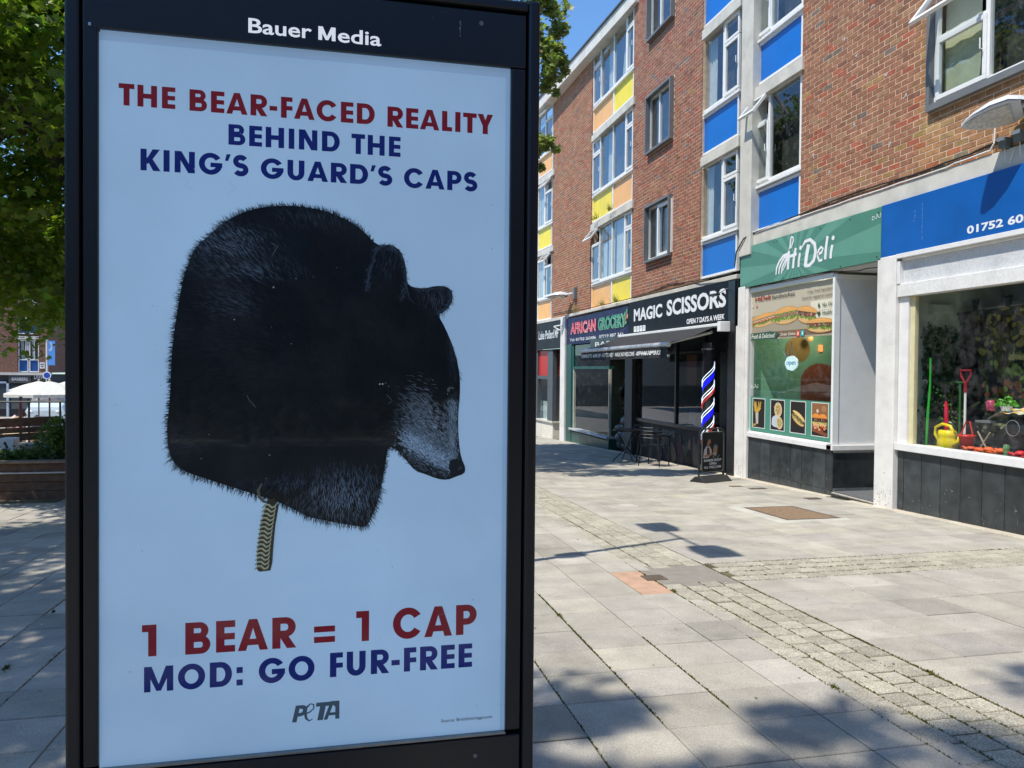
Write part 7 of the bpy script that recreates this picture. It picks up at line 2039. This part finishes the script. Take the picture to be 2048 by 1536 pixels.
# ------------------------------------------------------------------ far brick building, left
FY = 57.0
fb2 = thing('far_brick_building', 'brown brick block far left with blue window panels over a row of dark shops', 'building', (-24, FY, TZ))
M_FB = mk('far_brick', (.20, .105, .078), .9, 9, .2, spec=.2, speck=.12, spscale=9)
mb = MB()
for (x0, x1) in ((-45, -23.25), (-23.25 + 3.65, -19.6), (-21.45 + 1.15, -19.6)):
    pass
mb.box(-45, -21.5, FY, FY + 8, 1.05, 10.5); mb.box(-20.2, -19.58, FY, FY + 8, 1.05, 10.5); mb.box(-21.5, -20.2, FY + .3, FY + 8, 1.05, 10.5)
mb.build('brick_wall', M_FB, fb2)
mb = MB(); mb.box(-45, -19.5, FY - .15, FY + .3, .88, 1.05); mb.build('concrete_band', M_CONC, fb2)
mb = MB(); mb.box(-45, -19.58, FY + .1, FY + 8, TZ, .88); mb.build('shop_wall', mk('dark_shop', (.03, .03, .032), .6, 3, .3), fb2)
for zb in (1.08, 3.65, 6.2):
    m = MB()
    for (a, b) in ((-21.48, -20.88), (-20.82, -20.24)):
        m.box(a, b, FY + .1, FY + .14, zb, zb + .06); m.box(a, b, FY + .1, FY + .14, zb + .80, zb + .87); m.box(a, b, FY + .1, FY + .14, zb + 2.1, zb + 2.16)
        m.box(a, a + .05, FY + .1, FY + .14, zb + .06, zb + 2.1); m.box(b - .05, b, FY + .1, FY + .14, zb + .06, zb + 2.1)
    m.box(-21.05, -21.0, FY + .1, FY + .14, zb + .87, zb + 2.1); m.box(-20.55, -20.5, FY + .1, FY + .14, zb + .87, zb + 2.1)
    wf = m.build('window', M_UPVC, fb2)
    for (a, b) in ((-21.43, -20.93), (-20.77, -20.29)):
        m = MB(); m.box(a, b, FY + .15, FY + .18, zb + .06, zb + .80); m.build('blue_panel', mk('far_blue', (.012, .075, .26), .4, 4, .1), wf)
        m = MB(); m.quad((a, FY + .15, zb + .87), (b, FY + .15, zb + .87), (b, FY + .15, zb + 2.1), (a, FY + .15, zb + 2.1)); m.build('pane', M_GLASS, wf)
        m = MB(); m.quad((a + .08, FY + .25, zb + .87), (a + .3, FY + .25, zb + .87), (a + .22, FY + .25, zb + 2.1), (a + .05, FY + .25, zb + 2.1)); m.build('curtain', M_CURT, wf)
    m = MB(); m.box(-21.5, -20.2, FY + .02, FY + .3, zb + 2.2, zb + 2.42); m.build('concrete_band', M_CONC, fb2)
def flatsign(name, label, x0, x1, z0, z1, Y, col, lines, parent=None):
    t = thing(name, label, 'sign', ((x0 + x1) / 2, Y, z0)) if parent is None else parent
    mb = MB(col=col); mb.box(x0, x1, Y, Y + .1, z0, z1); mb.build('sign_board', M_VC, t)
    pr = Print((0, Y - .004, 0), (1, 0, 0), (0, 0, 1), dz=1e-3)
    for (s_, a, b, c, d, cc) in lines: pr.text(s_, a, b, c, d, cc, offset=.01)
    pr.build('lettering', M_SIGNVC, t, kind='stuff'); return t
flatsign('barber_sign', 'dark sign reading barbers on the far brick building, over the terrace', -22.0, -20.65, .35, .92, FY - .1, (.06, .06, .062), [('BARBERS', -21.8, -20.85, .5, .72, (.6, .6, .6))])
flatsign('salon_sign', 'small black and white sign next to the far barbers sign', -20.6, -19.75, .45, 1.0, FY - .1, (.02, .02, .02), [('DIVA', -20.45, -19.85, .62, .95, (.7, .7, .68))])
ps = thing('wall_notice', 'small white notice on the brick wall of the far building', 'notice', (-20, FY, 1.5))
mb = MB(); mb.box(-20.14, -19.84, FY - .04, FY - .002, 1.33, 1.74); mb.build('notice_board', M_UPVC, ps)
mb = MB(); mb.box(-20.08, -19.90, FY - .045, FY - .041, 1.42, 1.5); mb.box(-20.1, -19.88, FY - .045, FY - .041, 1.56, 1.66); mb.build('notice_print', M_GREYM, ps, kind='stuff')
wd = MB()
for (x0, x1, z0, z1) in ((-23.2, -22.15, -1.4, .3), (-21.9, -20.9, -1.4, .2), (-20.8, -20.0, -1.4, .2)): wd.box(x0, x1, FY + .02, FY + .09, z0, z1)
wd.build('shop_window', mk('far_shop_glass', (.05, .065, .075), .1, 3, .2, spec=.8), fb2)
m = MB(); m.box(-22.15, -22.02, FY - .05, FY + .1, TZ, .45); m.box(-23.3, -22.02, FY - .05, FY + .1, .32, .45); m.build('shop_frame', mk('pale_blue_frame', (.40, .48, .55), .5, 4, .1), fb2)
bp2 = thing('banner_pole', 'white pole carrying a tall blue banner beside the far brick building', 'banner', (-17, 50, TZ))
mb = MB(); mb.tube([(-17.3, 50, TZ), (-17.3, 50, 3.2)], .05, 8); mb.build('pole', M_UPVC, bp2)
mb = MB(); mb.box(-17.22, -16.86, 49.98, 50.02, 1.55, 3.0); mb.build('banner', mk('sky_blue_banner', (.10, .30, .70), .6, 4, .08), bp2)
pr = Print((0, 49.975, 0), (1, 0, 0), (0, 0, 1), dz=1e-3); pr.ell(-17.1, 2.65, .12, .28, (.45, .6, .8), n=20); pr.ell(-17.15, 2.68, .07, .2, (.12, .3, .7), n=20); pr.build('banner_print', M_SIGNVC, bp2, kind='stuff')
rs = thing('round_sign', 'round blue and white road sign on the pole beyond the terrace', 'sign', (-17.2, 49, .6))
mb = MB(); mb.tube([(-17.25, 49.9, .95), (-17.25, 49.86, .95)], .22, 20); mb.build('disc', M_UPVC, rs)
mb = MB(); mb.tube([(-17.25, 49.858, .95), (-17.25, 49.852, .95)], .17, 20); mb.build('blue_centre', mk('road_blue', (.02, .06, .35), .4, 4, .05), rs)
mb = MB(); mb.tube([(-17.25, 49.94, TZ), (-17.25, 49.94, 1.1)], .03, 6); mb.build('pole', M_GREYM, rs)
gb = thing('grey_shop_building', 'grey clad shop building with an orange roof sign beyond the banner', 'building', (-14, 70, TZ))
mb = MB(); mb.box(-22.5, 2, 70, 80, TZ, 2.0); mb.box(-21.6, -6, 70.3, 80, 2.0, 3.0); mb.build('cladding', mk('grey_cladding', (.17, .19, .20), .5, 3, .12), gb)
mb = MB(); mb.box(-21.2, -18.6, 69.9, 70.2, 3.0, 3.4); mb.build('roof_sign', mk('orange_sign', (.62, .26, .10), .5, 5, .1), gb)
mb = MB(); mb.box(-21.5, -20.9, 69.8, 69.95, .2, 1.6); mb.build('green_sign', mk('green_sign', (.02, .25, .18), .5, 5, .1), gb)
mb = MB(); mb.box(-20.8, -8, 69.9, 69.99, -1.8, .1); mb.build('shop_window', MATS['far_shop_glass'], gb)

# ------------------------------------------------------------------ across the street and behind the viewer (seen in the glass)
M_CRW = mk('pale_render_wall', (.42, .40, .36), .9, 2, .12)
def block(label, x0, x1, y0, y1, z0, z1, face, mat):
    fm_ = M_GREYM if face == 'y' else M_UPVC
    t = thing('street_building', label, 'building', ((x0 + x1) / 2, (y0 + y1) / 2, z0), 'buildings across the street')
    mb = MB(); mb.box(x0, x1, y0, y1, z0, z1); mb.build('wall', mat, t)
    gm = mk('plain_window', (.03, .04, .05), .1, 3, .1, spec=.8)
    proto = None
    nfl = int((z1 - z0 - 1) / 2.9) if face != 'none' else 0
    for f in range(nfl):
        if face == 'x':
            y = y0 + 1.2
            while y < y1 - 1.8:
                q0 = (x1 + .02, y, z0 + 1.1 + f * 2.9)
                w = None
                if proto is None:
                    m = MB(); m.box(-.02, .04, -.06, 1.36, -.06, 0); m.box(-.02, .04, -.06, 1.36, 1.5, 1.56); m.box(-.02, .04, -.06, 0, 0, 1.5); m.box(-.02, .04, 1.3, 1.36, 0, 1.5); m.box(-.02, .04, .62, .68, 0, 1.5)
                    m2 = MB(); m2.box(-.01, .01, 0, 1.3, 0, 1.5); proto = (m.mesh('window', fm_), m2.mesh('pane', gm))
                w = bpy.data.objects.new('window', proto[0]); COL.objects.link(w); w.parent = t; w.matrix_parent_inverse = PW[t.name].inverted(); w.location = q0
                pn = bpy.data.objects.new('pane', proto[1]); COL.objects.link(pn); pn.parent = w
                y += 2.6
        else:
            x = x0 + 1.2
            while x < x1 - 1.8:
                q0 = (x, y1 + .02 if face == 'y' else y0 - .04, z0 + 1.1 + f * 2.9)
                if proto is None:
                    m = MB(); m.box(-.06, 1.36, -.02, .04, -.06, 0); m.box(-.06, 1.36, -.02, .04, 1.5, 1.56); m.box(-.06, 0, -.02, .04, 0, 1.5); m.box(1.3, 1.36, -.02, .04, 0, 1.5); m.box(.62, .68, -.02, .04, 0, 1.5)
                    m2 = MB(); m2.box(0, 1.3, -.01, .01, 0, 1.5); proto = (m.mesh('window', fm_), m2.mesh('pane', gm))
                w = bpy.data.objects.new('window', proto[0]); COL.objects.link(w); w.parent = t; w.matrix_parent_inverse = PW[t.name].inverted(); w.location = q0
                pn = bpy.data.objects.new('pane', proto[1]); COL.objects.link(pn); pn.parent = w
                x += 2.6
    mb = MB(); mb.box(x0 - .2, x1 + .2, y0 - .2, y1 + .2, z1 + .002, z1 + .3); mb.build('roof', M_GREYM, t)
    return t
block('brown brick block across the street, behind the plane trees', -40, -30, -30, 12, -1.0, 11, 'x', M_FB)
block('pale rendered block across the street facing the far shops', -48, -38, 16, 60, -2.0, 12, 'x', M_CRW)
block('dark brick block closing the street behind the viewer', -14, 7, -30, -22, gz(-22) - .3, 13, 'y', M_FB)
block('brick continuation of the terrace behind the viewer', 7.1, 16, -40, 2.9, gz(0) - .2, 9.2, 'none', M_FB)
block('pale rendered block closing the far end of the street, hidden behind the kiosk', -6, 22, 84, 94, -3.2, 8.5, 'n', M_CRW)
rd = MB(); rd.box(-24, -15, -60, 17.4, -.5, -.02); struct(rd.build('road', MATS['asphalt']))
car('parked_car', 'white hatchback parked across the street, seen only in the shop glass', -17, 9, 0, math.radians(80), mk('car_white', (.7, .7, .7), .25, 4, .03, coat=.6), group='cars across the street')
car('parked_car', 'red saloon parked across the street behind the white hatchback', -17, 14.5, -.02, math.radians(85), mk('car_red', (.4, .02, .02), .25, 4, .03, coat=.6), group='cars across the street')
car('parked_car', 'dark blue saloon parked across the street ahead of the white hatchback', -17, 3, 0, math.radians(90), mk('car_blue', (.02, .03, .09), .25, 4, .03, coat=.6), group='cars across the street')

hd = thing('added_hedge', 'clipped green leaves in a low planter added behind the viewer to hide sunlit ground from the glass', 'added_hedge', (0, -5.5, gz(-5.5)))  # added row, out of view, covers sunlit ground in the kiosk reflection
mb = MB(); mb.box(-4.2, 3.6, -6.0, -5.1, gz(-5.5), gz(-5.5) + .45); mb.build('planter', M_CONC, hd)
leaves('foliage', [((x_, -5.55, gz(-5.5) + .85 + random.uniform(-.1, .15)), (.55, .4, .42), 420) for x_ in (-3.9, -3.2, -2.5, -1.8, -1.0, -.3, .5, 1.2, 2.0, 2.7, 3.3)], .05, 77, hd, hue=(.05, .09, .02))
